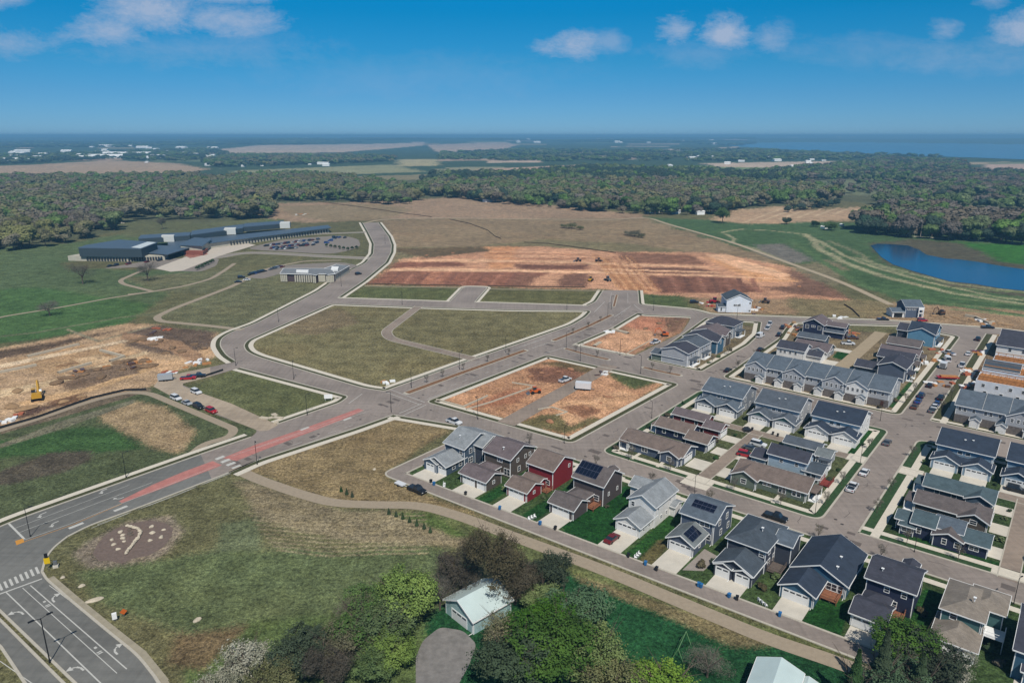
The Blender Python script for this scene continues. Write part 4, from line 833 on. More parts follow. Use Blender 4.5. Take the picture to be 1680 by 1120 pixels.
m_ = h.vol(-6.2, -1.9, -3.6, 3.4, 3.4, 'u', .4, 'navy', 'teal'); m2 = h.vol(-1.8, 3.4, -2.6, 3.8, 3.5, 'u', .4, 'navy', 'bluegrey'); h.vol(-9.6, -6.2, -2.2, 2.6, 2.7, 'u', .4, 'charcoal', 'teal'); q = h.vol(-8.4, -5.6, -4.2, 0, 2.5, 'hip', .3, 'navy', 'teal')
g = h.vol(-1.6, 3.8, -5.0, 0, 2.8, 'v', .42, 'navy', 'darkbrown'); r_ = h.vol(3.6, 8.6, -4.0, 2.4, 2.8, 'u', .42, 'navy', 'teal'); h.win(m_, 'f', .35, 1.8, .8, 1.2); h.win(g, 'f', [.4, .85], 1.7, .8, 1.2); h.win(q, 'f', .5, 1.4, 2, 1.0); h.win(r_, 'f', .5, 1.6, 1.7, .9); h.gar(r_, .5, 4.4, 'r'); h.done()
h = House('slate-roofed house at the right edge behind the rear lane', 11, 186); m_ = h.vol(-7, 7, -5, 4, 3, 'u', .45, 'slate', 'steel'); h.win(m_, 'l', .5, 1.6); h.done()
h = House('grey house at the right edge beside the front street', 11, 173); m_ = h.vol(-7, 7, -4, 4, 3, 'u', .45, 'mid_grey', 'charcoal'); h.win(m_, 'l', .5, 1.6); h.done()
# -- town house rows
def row(label, u0, n, unit, v0, gables):
    L_ = n*unit; h = House(label, u0+L_/2, v0+9, 'row_house_block', 'row houses'); X = L_/2
    a = h.vol(-X, X, -8.4, 8.4, 5.7, 'u', .33, 'lightgrey', 'bluegrey')
    st = MB(); st.box(-X-.05, X+.05, -8.52, -8.41, 0, 2.6); st.build('stone_base', STONE, h.o)
    for i in range(n):
        x = -X+unit*(i+.5); hi = i in gables
        if hi:
            g = h.vol(x-3.9, x+3.9, -9.6, -3, 5.6, 'v', .55, 'white' if i % 2 else 'lightgrey', 'bluegrey', .35); h.win(g, 'f', [.2, .4, .6, .8], 4.5, .7, 1.1); h.win(g, 'f', [.25, .7], 1.6, 1.5, 1.4)
            b = MB(); b.box(x-3.8, x+3.8, -9.74, -9.61, 0, 2.7); b.build('stone_base', STONE, h.o)
        else: h.win(a, 'f', [(x+X-2.4)/L_, (x+X-1.0)/L_, (x+X+1.4)/L_], 4.5, .8, 1.1)
        px = x+unit/2-1.2; g = h.vol(px-1.3, px+1.3, -11.2, -8.6, 2.5, 'v', .6, 'white', 'bluegrey', .25, False) if i < n-1 else None
        h.win(a, 'f', [(x+X-3)/L_, (x+X-1.8)/L_], 1.6, .8, 1.3); link('front_door', entry_mesh(), h.o, (x+1.6, -8.54, 0))
    for k in range(1, n): b = MB(); x = -X+unit*k; b.ext([(-8.9, 5.66), (0, 8.62), (8.9, 5.66), (8.9, 5.82), (0, 8.8), (-8.9, 5.82)], x-.06, x+.06, 'u'); b.build('party_ridge', mat('ridge_strip', C(190, 190, 188)), h.o)
    h.win(a, 'r', [.3, .7], 4.4); h.win(a, 'r', [.3, .7], 1.6); return h.done()
row('long grey row house block with four white gables and stone base', -91.6, 7, 6.95, 253, (0, 2, 4, 5))
row('grey row house block with slate roof right of the street, cut by the photo edge', -23.8, 7, 6.95, 254, (2, 5))
# -- west houses along the curved street
h = House('grey two-storey end house with blue-grey side wall, nearest of the curved row', -121, 256.6)
m_ = h.vol(-5.4, 6, -4.4, 5, 5.6, 'v', .3, 'lightgrey', 'charcoal'); lo = h.vol(-10, 4, -4.2, 3, 2.8, 'u', .3, 'sage', 'steel'); h.win(lo, 'f', [.5], 1.7); h.win(m_, 'r', [.3, .7], 4.2, 1, 1.6); h.porch(6.1, 8, -3.6, 3, 2.6, 'steel'); h.done()
h = House('charcoal-roofed two-storey house, second of the curved row', -121, 268); m_ = h.vol(-5.4, 5.8, -5, 5, 5.6, 'v', .32, 'lightgrey', 'steel'); h.win(m_, 'r', [.3, .7], 4.2); h.porch(5.9, 7.6, -3, 3, 2.6, 'steel'); h.done()
h = House('two-storey house with blue gable, third of the curved row', -121.5, 279.4); m_ = h.vol(-6.5, 6, -4.6, 4.8, 5.6, 'v', .32, 'blue_grey', 'charcoal'); g = h.vol(2, 8.4, -3.5, 3, 5.4, 'u', .5, 'blue', 'charcoal'); h.win(g, 'r', .5, 4.6); h.done()
h = House('brown-roofed house, fourth of the curved row', -122.5, 292); m_ = h.vol(-7, 6, -5.4, 5.4, 5.2, 'v', .32, 'mid_grey', 'purplebrown'); g = h.vol(1, 7.6, -3.5, 2, 5, 'u', .5, 'brown', 'purplebrown'); h.win(g, 'r', .5, 4.0); h.done()
h = House('dark-roofed two-storey house, farthest of the curved row', -124, 308.5); m_ = h.vol(-6.5, 6.5, -5.5, 5.5, 5.8, 'hip', .45, 'mid_grey', 'charcoal'); h.porch(6.6, 9, -3, 3, 2.8, 'steel'); h.win(m_, 'r', [.3, .7], 4.2); h.done()
# -- houses behind the row
h = House('white narrow house with black roof behind the long row', -86, 291); m_ = h.vol(-5.8, 5, -5, 3.5, 5.0, 'u', .45, 'white', 'charcoal'); g = h.vol(3.5, 10.6, -1.6, 4.6, 2.8, 'u', .45, 'white', 'charcoal'); h.win(m_, 'f', [.15, .3, .5, .7], 3.4, .8, 1.0); h.done()
h = House('grey house with purple-grey roof and pale cross gable by the lawn', -80, 303); m_ = h.vol(-9, 4.6, -4, 5, 2.9, 'u', .45, 'mid_grey', 'purplebrown'); g = h.vol(-2, 4.6, -6, 1, 2.8, 'v', .5, 'white', 'purplebrown'); h.done()
h = House('single-storey slate house with grey roof below the navy gable', -87, 319); m_ = h.vol(-6, 5.4, -3, 3.6, 2.8, 'u', .4, 'slate', 'steel'); h.win(m_, 'f', [.3, .6], 1.6); h.done()
h = House('navy two-storey house with white-trimmed gable near the top street', -91, 334); m_ = h.vol(-4.6, 4.4, -3, 8, 5.6, 'v', .5, 'darknavy', 'purplebrown'); h.win(m_, 'f', [.2, .8], 4.0, 1.4, 1.6); h.win(m_, 'f', .5, 4.4, 1.6, .8); q = h.vol(4.6, 12.8, 0, 6, 5.2, 'u', .4, 'darknavy', 'purplebrown'); g = h.vol(4.4, 12.8, -1.6, 4, 2.8, 'u', .4, 'darknavy', 'steel'); h.done()
h = House('blue-grey house with flat gable wall behind the right end of the long row', -49.5, 291); m_ = h.vol(-4, 5.2, -6, 6, 5.4, 'v', .4, 'blue_grey', 'charcoal'); g = h.vol(-12.4, -4.6, -4, 3.6, 2.8, 'u', .45, 'slate', 'charcoal'); h.win(m_, 'r', [.3, .7], 4.0); h.porch(5.3, 7.4, -3, 3, 2.6, 'charcoal'); h.done()
h = House('house with charcoal roof and pale street porch, beside the blue-grey gable house', -50, 305); m_ = h.vol(-7, 5, -5, 4, 4.6, 'u', .4, 'charcoal', 'charcoal'); h.porch(5.1, 7, -3, 3, 2.6, 'darkbrown'); h.done()
h = House('house with plum-brown roof south of the bright blue gable', -51, 317); m_ = h.vol(-8, 6, -4.5, 4, 3.2, 'u', .42, 'brown', 'purplebrown'); h.porch(6.1, 8, -3, 3, 2.6, 'darkbrown'); h.done()
h = House('brown-roofed house touching the bright blue house', -53, 330); m_ = h.vol(-6, 6, -4.5, 4.5, 3.8, 'u', .42, 'grey_brown', 'darkbrown'); h.done()
h = House('two-storey house with bright sky blue gable near the top street', -50.6, 350); m_ = h.vol(-4.4, 6, -5, 9, 5.6, 'u', .42, 'skyblue', 'navy'); g = h.vol(-4.4, 6.2, -6, 0, 5.6, 'v', .42, 'skyblue', 'navy'); h.win(m_, 'r', [.3, .7], 3.8); h.vol(-9, -4.5, -3, 7, 5, 'u', .4, 'charcoal', 'charcoal'); h.porch(6.3, 8.4, -4, 4, 2.7, 'slate'); h.done()
# -- houses under construction
h = House('white unfinished house with one steep gable and dark roof beyond the top street', 0, 0, xy=G(1211, 512.5), rz=R(-4)); m_ = h.vol(-6.2, 6.4, 0, 13, 6.6, 'v', .45, 'sheath', 'slate', .4, False); h.win(m_, 'f', [.35, .5], 3.8, 1.6, 1.0); h.win(m_, 'f', [.94], 5.0, .8, .9); h.win(m_, 'f', [.94], 1.0, .8, .9)
q = h.vol(-10.2, -6.2, .6, 6, 2.8, 'u', .4, 'sheath', 'slate', .3, False); h.win(q, 'f', .4, 1.4, .8, 1.7); h.done()
h = House('unfinished house with slate roof, white porch frame and open garage beyond the top street', 0, 0, xy=G(1496, 521), rz=R(-4)); m_ = h.vol(-3.6, 4.6, 0, 10, 5.6, 'u', .5, 'blue_grey', 'bluegrey', .5); h.win(m_, 'f', [.2, .5], 4.4, 1.6, .9); q = h.vol(-9.6, -4, 0, 7, 2.8, 'u', .4, 'white', 'bluegrey', .4)
pf = MB(); pf.box(2.2, 4.8, -1.2, -1.0, 4.2, 5.4); pf.box(2.2, 2.6, -1.2, -1, 0, 4.2); pf.box(4.4, 4.8, -1.2, -1, 0, 4.2); pf.box(2.2, 4.8, -1.2, -1, 2.4, 2.9); pf.build('porch_frame', TRIM, h.o)
db = MB(); db.box(-8.9, -4.8, -.06, .02, .1, 2.4); db.build('garage_shade_panel', mat('painted_garage_shade', (.01, .01, .01)), h.o); h.done()  # solid near-black panel on the wall: painted shade of the open garage interior
def framed(label, u, v, w, d, hgt, roof=None, rw=None):
    h = House(label, u, v, 'unfinished_house', 'house under construction'); t = .15
    for bx in ((-w, w, -d, -d+t), (-w, w, d-t, d), (-w, -w+t, -d+t, d-t), (w-t, w, -d+t, d-t)): m = MB(); m.box(*bx, 0, hgt); m.build('wall', WT['sheath'], h.o)
    f = MB(); f.box(-w+.2, w-.2, -d+.2, d-.2, hgt-.9, hgt-.6)
    for i in range(int(2*w/1.2)): x = -w+.6+i*1.2; f.box(x-.05, x+.05, -d+.2, d-.2, hgt-.6, hgt-.3)
    for i in range(int(2*w/2.4)): x = -w+1.2+i*2.4; f.box(x-.08, x+.08, -.1, .1, hgt-.3, hgt+1.6)
    f.box(-w+.3, w-.3, -.1, .1, hgt+1.6, hgt+1.8); f.box(-w+.3, w-.3, -d/2, -d/2+.15, hgt, hgt+1.1)
    f.build('wood_framing', OSB, h.o); h.vols.append((-w, w, -d, d, hgt)); h.win(0, 'f', [.15, .4, .65, .88], 4.0, .9, 1.1); h.win(0, 'f', [.2, .5, .8], 1.4, .9, 1.2)
    if roof: h.vol(*rw, 5.6, 'u', .35, 'sheath', roof, .4, False)
    return h.done()
framed('unfinished house with white wrapped walls and open orange wood framing, nearest the slate row', -14.5, 293, 8, 6, 5.6)
framed('wrapped unfinished house with a finished dark slate roof over its left half', -14.5, 309, 8, 6, 5.4, 'slate', (-7.6, 3, -4, 6.2))
framed('unfinished house with white walls and loose lumber under the two dark long roofs', -13, 326, 8, 5, 5)
framed('orange-framed shell standing half outside the right edge', 5.5, 289, 9, 6, 4.4)
h = House('two dark charcoal roofs of an almost finished house at the upper right edge', -13, 352); m_ = h.vol(-9, 14, -8, 2, 5.6, 'u', .42, 'white', 'charcoal'); h.vol(-9, 14, 2, 14, 6.2, 'u', .42, 'slate', 'charcoal'); h.win(m_, 'f', [.2, .4, .6], 4); h.done()
# -- farm sheds near the camera
SHEDW = siding('shed', (176, 206, 206)); SR = mat('white_metal_roof', C(214, 232, 230), .45, .2, .12, spec=.5)
MATS['siding_shedw'] = SHEDW; MATS['shedroof'] = SR; WT['shedw'] = SHEDW; RT['shedroof'] = SR
c = G(783, 1021); h = House('pale green metal shed half hidden by a tree at the asphalt drive', 0, 0, 'shed', 'shed', xy=(c[0]-.2, c[1]+2.6), rz=R(-48)); m_ = h.vol(-4.2, 4.2, -4.2, 5.0, 3.0, 'v', .5, 'shedw', 'shedroof', .4); h.gar(m_, .5, 4.4); h.done()
c = G(1262, 1146); h = House('white metal barn roof cut by the bottom edge, larger of the two', 0, 0, 'shed', 'shed', xy=c, rz=R(-31)); h.vol(-3.0, 4.0, -8, 4.6, 3.2, 'v', .4, 'white', 'shedroof', .3); h.done()
c = G(1318, 1156); h = House('small pale green shed roof peeking in at the bottom edge', 0, 0, 'shed', 'shed', xy=c, rz=R(-31)); h.vol(-1.8, 1.8, -3, 3, 2.2, 'v', .4, 'shedw', 'shedroof', .3); h.done()
sheet('farm_drive', mat('old_asphalt', C(150, 146, 142), .92, .6, .35, detail=8), [rnd_poly(PX((684, 1500), (682, 1078), (694, 1050), (722, 1028), (760, 1034), (782, 1056), (770, 1090), (748, 1130), (752, 1500)), 1.2)], [], .05)
# ------------------------------------------------------------------ school, clinic
def quadbuild(name, parent, m, px, z0, z1, base=None):
    """solid whose flat top is seen at the given photo pixels"""
    mb = MB(); mb.prism([G(x, y, z1) for x, y in px], z0, z1); return mb.build(name, m, parent)
SCH = thing('school', 'long low school building with dark grey metal roofs and three pale roof boxes', 'school', (0, 0))
DM = mat('dark_metal_roof', C(92, 108, 124), .5, .2, .12); DW = mat('dark_metal_wall', C(66, 80, 88), .6, lines=.6); PW = mat('pale_panel_wall', C(206, 200, 182), .8, .5, .1)
Z8 = lambda x, y: (100+x/3.652, 340+y/3.652)
def sq(name, m, pts, z0, z1): return quadbuild(name, SCH, m, [Z8(*p) for p in pts], z0, z1)
sq('wall', DW, [(105, 247), (480, 252), (575, 215), (350, 198), (150, 230)], 3.7, 9.4); sq('roof', DM, [(100, 242), (480, 248), (582, 210), (350, 193), (150, 226)], 9.45, 9.8)
sq('roof_patch', mat('pale_roof_patch', C(214, 224, 226), .6), [(420, 240), (478, 245), (570, 210), (520, 206)], 9.85, 9.95)
sq('wall', PW, [(40, 291), (400, 297), (620, 288), (640, 270), (150, 272)], 0, 3.6)
sq('roof', DM, [(480, 270), (640, 282), (790, 236), (560, 226)], 4.3, 4.8); sq('roof', DM, [(700, 225), (850, 232), (905, 188), (800, 180)], 6.4, 6.8); sq('wall', PW, [(716, 229), (843, 233), (893, 196), (810, 190)], 0, 6.3)
sq('roof', DM, [(640, 226), (720, 240), (1000, 200), (1300, 163), (1620, 122), (1600, 106), (1000, 170), (640, 204)], 4.3, 4.7)
sq('wall', PW, [(660, 230), (720, 242), (1000, 202), (1300, 165), (1605, 125), (1590, 112), (1000, 176), (660, 212)], 0, 4.2)
for a in ([(462, 188), (770, 168), (778, 148), (478, 166)], [(775, 166), (1088, 124), (1096, 100), (785, 140)], [(1090, 118), (1325, 98), (1335, 80), (1100, 96)]):
    sq('clerestory', DW, [(x+3, y+4) for x, y in a], 4.6, 8.2); sq('roof', DM, [(x, y) for x, y in a], 8.3, 8.7)
for a in ([(600, 172), (675, 172), (680, 164), (606, 164)], [(975, 132), (1045, 130), (1050, 120), (982, 121)], [(1310, 96), (1370, 94), (1374, 85), (1316, 86)]):
    o = sq('roof_box', mat('pale_louvre', C(224, 226, 220), .7), a, 4.8, 9.6)
def winrow(parent, Zf, x0, y0, x1, y1, z, n, w, za, zb, m, nm):
    g_ = MB()
    for k in range(n):
        t = (k+.5)/n; a = G(*Zf(x0+(x1-x0)*t, y0+(y1-y0)*t), z); g_.box(a[0]-w, a[0]+w, a[1]-.75, a[1]-.2, za, zb)
    g_.build(nm, m, parent)
winrow(SCH, Z8, 150, 293, 395, 297, 3.6, 14, .55, .4, 2.9, GLASS, 'window_band'); winrow(SCH, Z8, 400, 297, 610, 288.5, 3.6, 13, .55, .5, 2.9, GLASS, 'window_band')
winrow(SCH, Z8, 1010, 201, 1300, 165, 4.2, 16, .5, .8, 3.2, GLASS, 'window_band'); winrow(SCH, Z8, 1310, 164, 1600, 125.6, 4.2, 18, .6, .8, 3.2, GLASS, 'window_band')
br = MB(); br.prism([G(*Z8(*p), 3) for p in ((735, 262), (850, 266), (880, 245), (760, 245))], 0, 3); br.build('brick_entrance', mat('brick_red', C(160, 96, 80), .85, 1, .2), SCH)
CL = thing('clinic', 'dark brown low office block with pale window bays beside the curving road', 'office building', (0, 0))
Z7 = lambda x, y: (400+x/7, 420+y/7)
def cq(name, m, pts, z0, z1): return quadbuild(name, CL, m, [Z7(*p) for p in pts], z0, z1)
DBR = mat('dark_brown_wall', C(92, 78, 82), .8, 1, .1)
cq('wall', DBR, [(415, 203), (780, 212), (830, 222), (860, 206), (940, 206), (960, 216), (1045, 206), (1010, 150), (900, 145), (450, 145)], 0, 4.9)
cq('wing_wall', PW, [(1048, 203), (1212, 112), (1060, 97), (920, 146), (1014, 152)], 0, 4.3)
cq('parapet', TRIM, [(411, 200), (781, 209), (831, 219), (861, 203), (941, 203), (961, 213), (1050, 202), (1010, 146), (900, 140), (450, 140)], 4.95, 5.25)
FR = mat('flat_roof', C(136, 140, 144), .85, .4, .12)
cq('roof', FR, [(417, 196), (780, 205), (830, 214), (860, 199), (940, 199), (960, 209), (1044, 198), (1006, 147), (900, 142), (455, 142)], 5.28, 5.4)
cq('parapet', TRIM, [(1052, 203), (1216, 110), (1060, 93), (915, 142), (1010, 148)], 4.35, 4.6); cq('wing_roof', FR, [(1052, 199), (1208, 109), (1062, 96), (922, 143), (1012, 148)], 4.63, 4.7)
for a_ in ([(1000, 150), (1080, 152), (1090, 120), (1010, 118)],): cq('roof_unit', TRIM, a_, 4.8, 6.0)
cq('roof_unit', TRIM, [(600, 168), (740, 172), (745, 158), (605, 156)], 5.7, 7)
wb = MB()
for x in list(range(430, 500, 20))+list(range(592, 775, 26))+list(range(800, 850, 20))+list(range(865, 940, 16))+list(range(955, 1040, 18)):
    y = 203+(x-415)*.0247 if x < 780 else (212+(x-780)*.2 if x < 830 else (206 if x < 945 else 216-(x-960)*.12)); a = G(*Z7(x, y), 5.2); wb.box(a[0]-.42, a[0]+.42, a[1]-.9, a[1]-.25, .4, 4.6)
wb.build('window_bays', PW, CL)
for a in ([(505, 228), (580, 230), (580, 216), (505, 214)],): cq('porch_wall', PW, a, 0, 3.6)
# ------------------------------------------------------------------ vehicles
PAINT = {k: mat('paint_'+k, c, .28, spec=.6) for k, c in dict(white=(.62, .63, .64), black=(.012, .013, .016), red=(.36, .012, .02), dark_red=(.13, .012, .014), blue=(.02, .06, .22), silver=(.34, .36, .38), grey=(.1, .11, .12), dark_blue=(.015, .03, .08), orange=(.55, .12, .02), yellow=(.5, .28, .03), brown=(.1, .05, .03)).items()}
RUB = mat('tyre_rubber', (.015, .015, .015), .9); LAMPM = mat('lamp_lens', (.6, .6, .58), .2); TAIL = mat('tail_lens', (.3, .01, .01), .3)
def prof(pts, w0, w1=None):
    """side profile (x, z[, half-width]) lofted across the car"""
    m = MB(); n = len(pts); 
    for s in (-1, 1):
        for p in pts: m.v.append((p[0], s*(p[2] if len(p) > 2 else w0), p[1]))
    for i in range(n): j = (i+1) % n; m.f.append((i, j, n+j, n+i))
    m.f.append(tuple(range(n-1, -1, -1))); m.f.append(tuple(range(n, 2*n))); return m
def car_meshes(ty, colr):
    def f():
        L, w = dict(sedan=(2.3, .9), suv=(2.35, .95), pickup=(2.8, .98), van=(2.7, 1.0))[ty]; k = L/2.3
        b0 = dict(sedan=.86, suv=1.0, pickup=1.02, van=1.1)[ty]; rf = dict(sedan=1.42, suv=1.75, pickup=1.82, van=2.3)[ty]
        body = prof([(-L, .35), (-L+.05, b0-.1), (-L+.25, b0), (L*.5, b0), (L-.25, b0-.12), (L, b0-.35), (L-.02, .32), (L*.3, .25), (-L*.7, .25)], w)
        xs = dict(sedan=(-1.55, -.85, .35, 1.1), suv=(-2.25, -2.0, .45, 1.15), pickup=(-.55, -.35, .85, 1.45), van=(-2.62, -2.55, 1.2, 2.0))[ty]
        glass = prof([(xs[0], b0-.02, w-.04), (xs[1], rf-.06, w-.2), (xs[2], rf-.06, w-.2), (xs[3], b0-.02, w-.04)], w)
        roof = prof([(xs[1]-.05, rf-.07, w-.2), (xs[1]+.05, rf, w-.26), (xs[2]-.1, rf, w-.26), (xs[2]+.03, rf-.07, w-.2)], w)
        for i in range(len(roof.f)): body.f.append(tuple(q+len(body.v) for q in roof.f[i]))
        body.v += roof.v
        if ty == 'van': body.box(xs[1]+.02, .5, -w+.02, w-.02, b0-.05, rf-.08)
        if ty == 'pickup': glass.box(-2.6, -.7, -w+.14, w-.14, b0-.02, b0+.012)
        wh = MB(); wh.tube((0, -.11, .34), (0, .11, .34), .34, k=12)
        hl = MB(); hl.box(-.03, .05, -.2, .2, -.07, .07)
        pm = PAINT[colr]
        return body.mesh('body', pm), glass.mesh('windows', GLASS), wh.mesh('wheel', RUB), hl.mesh('headlight', LAMPM), hl.mesh('taillight', TAIL), L, w, b0
    return shared(('car', ty, colr), f)
def car(ty, colr, px, ang, label, group=None, small=False, name=None, off=0):
    me = car_meshes(ty, colr); nm = name or dict(sedan='parked_car', suv='parked_car', pickup='pickup_truck', van='van')[ty]
    xy = G(*px) if px[0] > -9e3 else off; o = thing(nm, label, dict(sedan='car', suv='car', pickup='pickup truck', van='van')[ty], xy, R(ang), group, z=.05)
    L, w, b0 = me[5:]
    link('body', me[0], o); link('windows', me[1], o)
    if small: return o
    for x in (-L*.62, L*.62):
        for y in (-w+.08, w-.08): link('wheel', me[2], o, (x, y, 0))
    for y in (-w+.32, w-.32): link('headlight', me[3], o, (L-.04, y, b0-.32)); link('taillight', me[4], o, (-L+.0, y, b0-.25))
    return o
UA, VA = -39, 51
CARS = [('sedan', 'dark_red', (1004, 886), VA, 'dark red car on the concrete drive of the white house'), ('pickup', 'black', (684, 806), UA, 'black pickup on the rear lane towing a small white trailer'),
 ('pickup', 'white', (745, 694), UA, 'white pickup parked at the kerb by the clay building block'), ('pickup', 'black', (1272, 851), UA, 'black pickup on the front street above the slate-roofed hipped house'),
 ('pickup', 'white', (1398, 802), VA, 'large white pickup on the wide right-hand street, nearest the junction'), ('sedan', 'white', (1418, 777), VA, 'white saloon parked just ahead of the large white pickup'),
 ('sedan', 'grey', (1455, 728), VA, 'grey-blue car by the lawn strip of the white duplex'), ('suv', 'black', (1667, 806), UA, 'black car on the drive of the rightmost pale blue duplex'),
 ('suv', 'red', (1223, 748), UA+8, 'dark red car standing behind the light blue house'), ('suv', 'white', (1244, 731), UA, 'white car on the rear lane behind the light blue house'), ('sedan', 'grey', (1231, 737), UA, 'grey car between the white and the red car on the rear lane'),
 ('sedan', 'black', (1525, 634), VA, 'black car parked alone below the red trailer'), ('suv', 'dark_blue', (1511, 651), VA, 'dark blue car, first of three at the left kerb of the right-hand street'), ('sedan', 'blue', (1506, 660), VA, 'blue car in the middle of three at the left kerb'),
 ('sedan', 'brown', (1500, 669), VA, 'reddish brown car, last of three at the left kerb'), ('suv', 'black', (1543, 655), VA, 'black car, first of the row at the right kerb facing the slate row houses'), ('sedan', 'blue', (1537, 664), VA, 'bright blue car in the row at the right kerb'),
 ('sedan', 'white', (1533, 669), VA, 'white car in the row at the right kerb'), ('sedan', 'grey', (1529, 675), VA, 'grey car, last of the row at the right kerb'), ('pickup', 'white', (1578, 601), VA, 'white pickup beside the unfinished houses'),
 ('sedan', 'white', (1588, 582), VA, 'white car further up beside the unfinished houses'), ('suv', 'black', (1604, 558), VA, 'black car near the top of the right-hand street'), ('van', 'white', (1553, 592), VA+20, 'white van among the building materials left of the street'),
 ('pickup', 'white', (1556, 581), VA+60, 'white pickup behind the white van by the building materials'), ('pickup', 'black', (1448, 525.5), -6, 'black pickup on the top street'), ('pickup', 'black', (1620, 538.5), -8, 'black pickup on the top street near the right edge'),
 ('suv', 'red', (1513, 527), -6, 'red car in front of the house with the white porch frame'), ('van', 'white', (1247, 553), VA-4, 'white van on the curved street by the end houses'), ('sedan', 'black', (1247, 575), VA, 'black car on the curved street opposite the end houses'),
 ('sedan', 'black', (1194, 609), VA, 'black car near the left end of the long row block'), ('pickup', 'white', (1259, 540), 60, 'white pickup at the top of the curved street, nearer one'), ('pickup', 'white', (1263, 533), 62, 'white pickup at the top of the curved street, farther one'),
 ('suv', 'black', (1284, 539), 60, 'black car beside the dumped soil at the top of the curved street'), ('suv', 'black', (1278, 551), 60, 'black car at the kerb below the dumped soil'), ('pickup', 'white', (1075, 563), VA-8, 'white pickup on the northern clay block'),
 ('pickup', 'white', (927, 625), VA-6, 'white pickup on the big clay block beside the lane'), ('suv', 'black', (1139, 497), 10, 'black car at the edge of the northern building site'), ('pickup', 'red', (309, 622), 12, 'red pickup beside the construction entrance'),
 ('pickup', 'black', (325, 618.5), 12, 'black pickup in front of the red pickup'), ('suv', 'white', (322, 645), -37, 'white car on the verge across the side street from four parked cars'), ('suv', 'white', (289, 655), -37, 'white car, first of four along the side street'),
 ('sedan', 'silver', (307, 663), -37, 'silver car between the white and the black one on the side street'), ('suv', 'black', (326, 669), -37, 'black car beside the bright red one on the side street'), ('suv', 'red', (347, 676), -37, 'bright red car, last of four along the side street'),
 ('suv', 'black', (588, 450.5), 52, 'dark car on the curving road beside the brown clinic'), ('sedan', 'black', (391, 463.5), 20, 'black car on the lane left of the clinic, nearest'), ('sedan', 'white', (405, 460), 10, 'white car on the lane left of the clinic'), ('suv', 'black', (396, 456), 20, 'dark car ahead on the lane left of the clinic'),
 ('pickup', 'brown', (1398, 556), -10, 'brown pickup on the drive behind the navy house'), ('pickup', 'white', (1391, 565), -14, 'white pickup on the drive above the small square lawn')]
for c in CARS: car(*c[:4], c[4])
cols = ['black', 'grey', 'dark_blue', 'white', 'silver', 'black', 'dark_red', 'black', 'blue']
rr = random.Random(3)
def lot(a, b, n, ang, label, group, skip=.12):
    for i in range(n):
        if rr.random() < skip: continue
        t = i/(n-1); car(rr.choice(['sedan', 'suv']), rr.choice(cols), (a[0]+(b[0]-a[0])*t, a[1]+(b[1]-a[1])*t), ang+rr.choice([0, 180]), label, group, True)
SL = 'car in the crowded school car park'; SG = 'cars in the school car park'
lot((436, 404), (522, 393.5), 20, 75, SL, SG); lot((446, 408), (520, 399), 18, 75, SL, SG); lot((452, 410), (486, 407.5), 9, 75, SL, SG); lot((494, 404), (514, 402.5), 5, 75, SL, SG); lot((536, 399), (548, 392), 5, 20, SL, SG); lot((548, 390), (566, 390.5), 5, 75, SL, SG)
lot((412, 451), (462, 438.5), 13, 60, 'car parked beside the clinic', 'cars beside the clinic'); lot((180, 437.5), (262, 428), 0+9, 80, 'car parked in front of the school wall', 'cars along the school wall', .5)
# small white trailer
t = thing('utility_trailer', 'small white flat trailer behind the black pickup on the rear lane', 'trailer', G(657, 796), R(UA)); m = MB(); m.box(-1.5, 1.5, -.8, .8, .45, .75); m.box(1.5, 2.5, -.05, .05, .45, .55); m.build('bed', PAINT['white'], t)
for y in (-.9, .9): q = MB(); q.tube((0, y-.08, .3), (0, y+.08, .3), .3, k=10); q.build('wheel', RUB, t)
def trailer(px, ang, L, w, hh, colr, label, name='box_trailer'):
    t = thing(name, label, 'trailer', G(*px), R(ang)); m = MB(); m.box(-L/2, L/2, -w/2, w/2, .7, hh); m.build('body', PAINT[colr], t)
    m = MB(); m.box(-L/2+.02, L/2+1.2, -.12, .12, .5, .68); m.build('tow_bar', METAL, t)
    d = MB(); d.box(-L/2-.04, -L/2-.003, -w/2+.15, w/2-.15, .85, hh-.15); d.build('door', METAL, t)
    for x in (-.5, .5):
        for y in (-w/2, w/2): q = MB(); q.tube((x, y-.1, .38), (x, y+.1, .38), .38, k=10); q.build('wheel', RUB, t)
trailer((957, 639), -14, 5.6, 2.3, 2.9, 'white', 'white box trailer on the bare clay between the lanes'); trailer((1547, 604), VA, 3.6, 2.2, 2.6, 'white', 'white box trailer at the left kerb among building materials')
trailer((272, 624), 18, 5, 2.4, 2.6, 'silver', 'pale site container at the construction entrance beside the red pickup', 'site_container')
t = thing('lumber_trailer', 'red flat trailer of lumber crosswise at the kerb', 'trailer', G(1556, 622), R(-8)); m = MB(); m.box(-4.2, 3.4, -1.1, 1.1, .8, 1.05); m.build('bed', PAINT['red'], t); m = MB(); m.box(-3, 3, -.8, .8, 1.05, 1.5); m.build('load', OSB, t)
for x in (-.6, .4):
    for y in (-1.1, 1.1): q = MB(); q.tube((x, y-.1, .4), (x, y+.1, .4), .4, k=10); q.build('wheel', RUB, t)
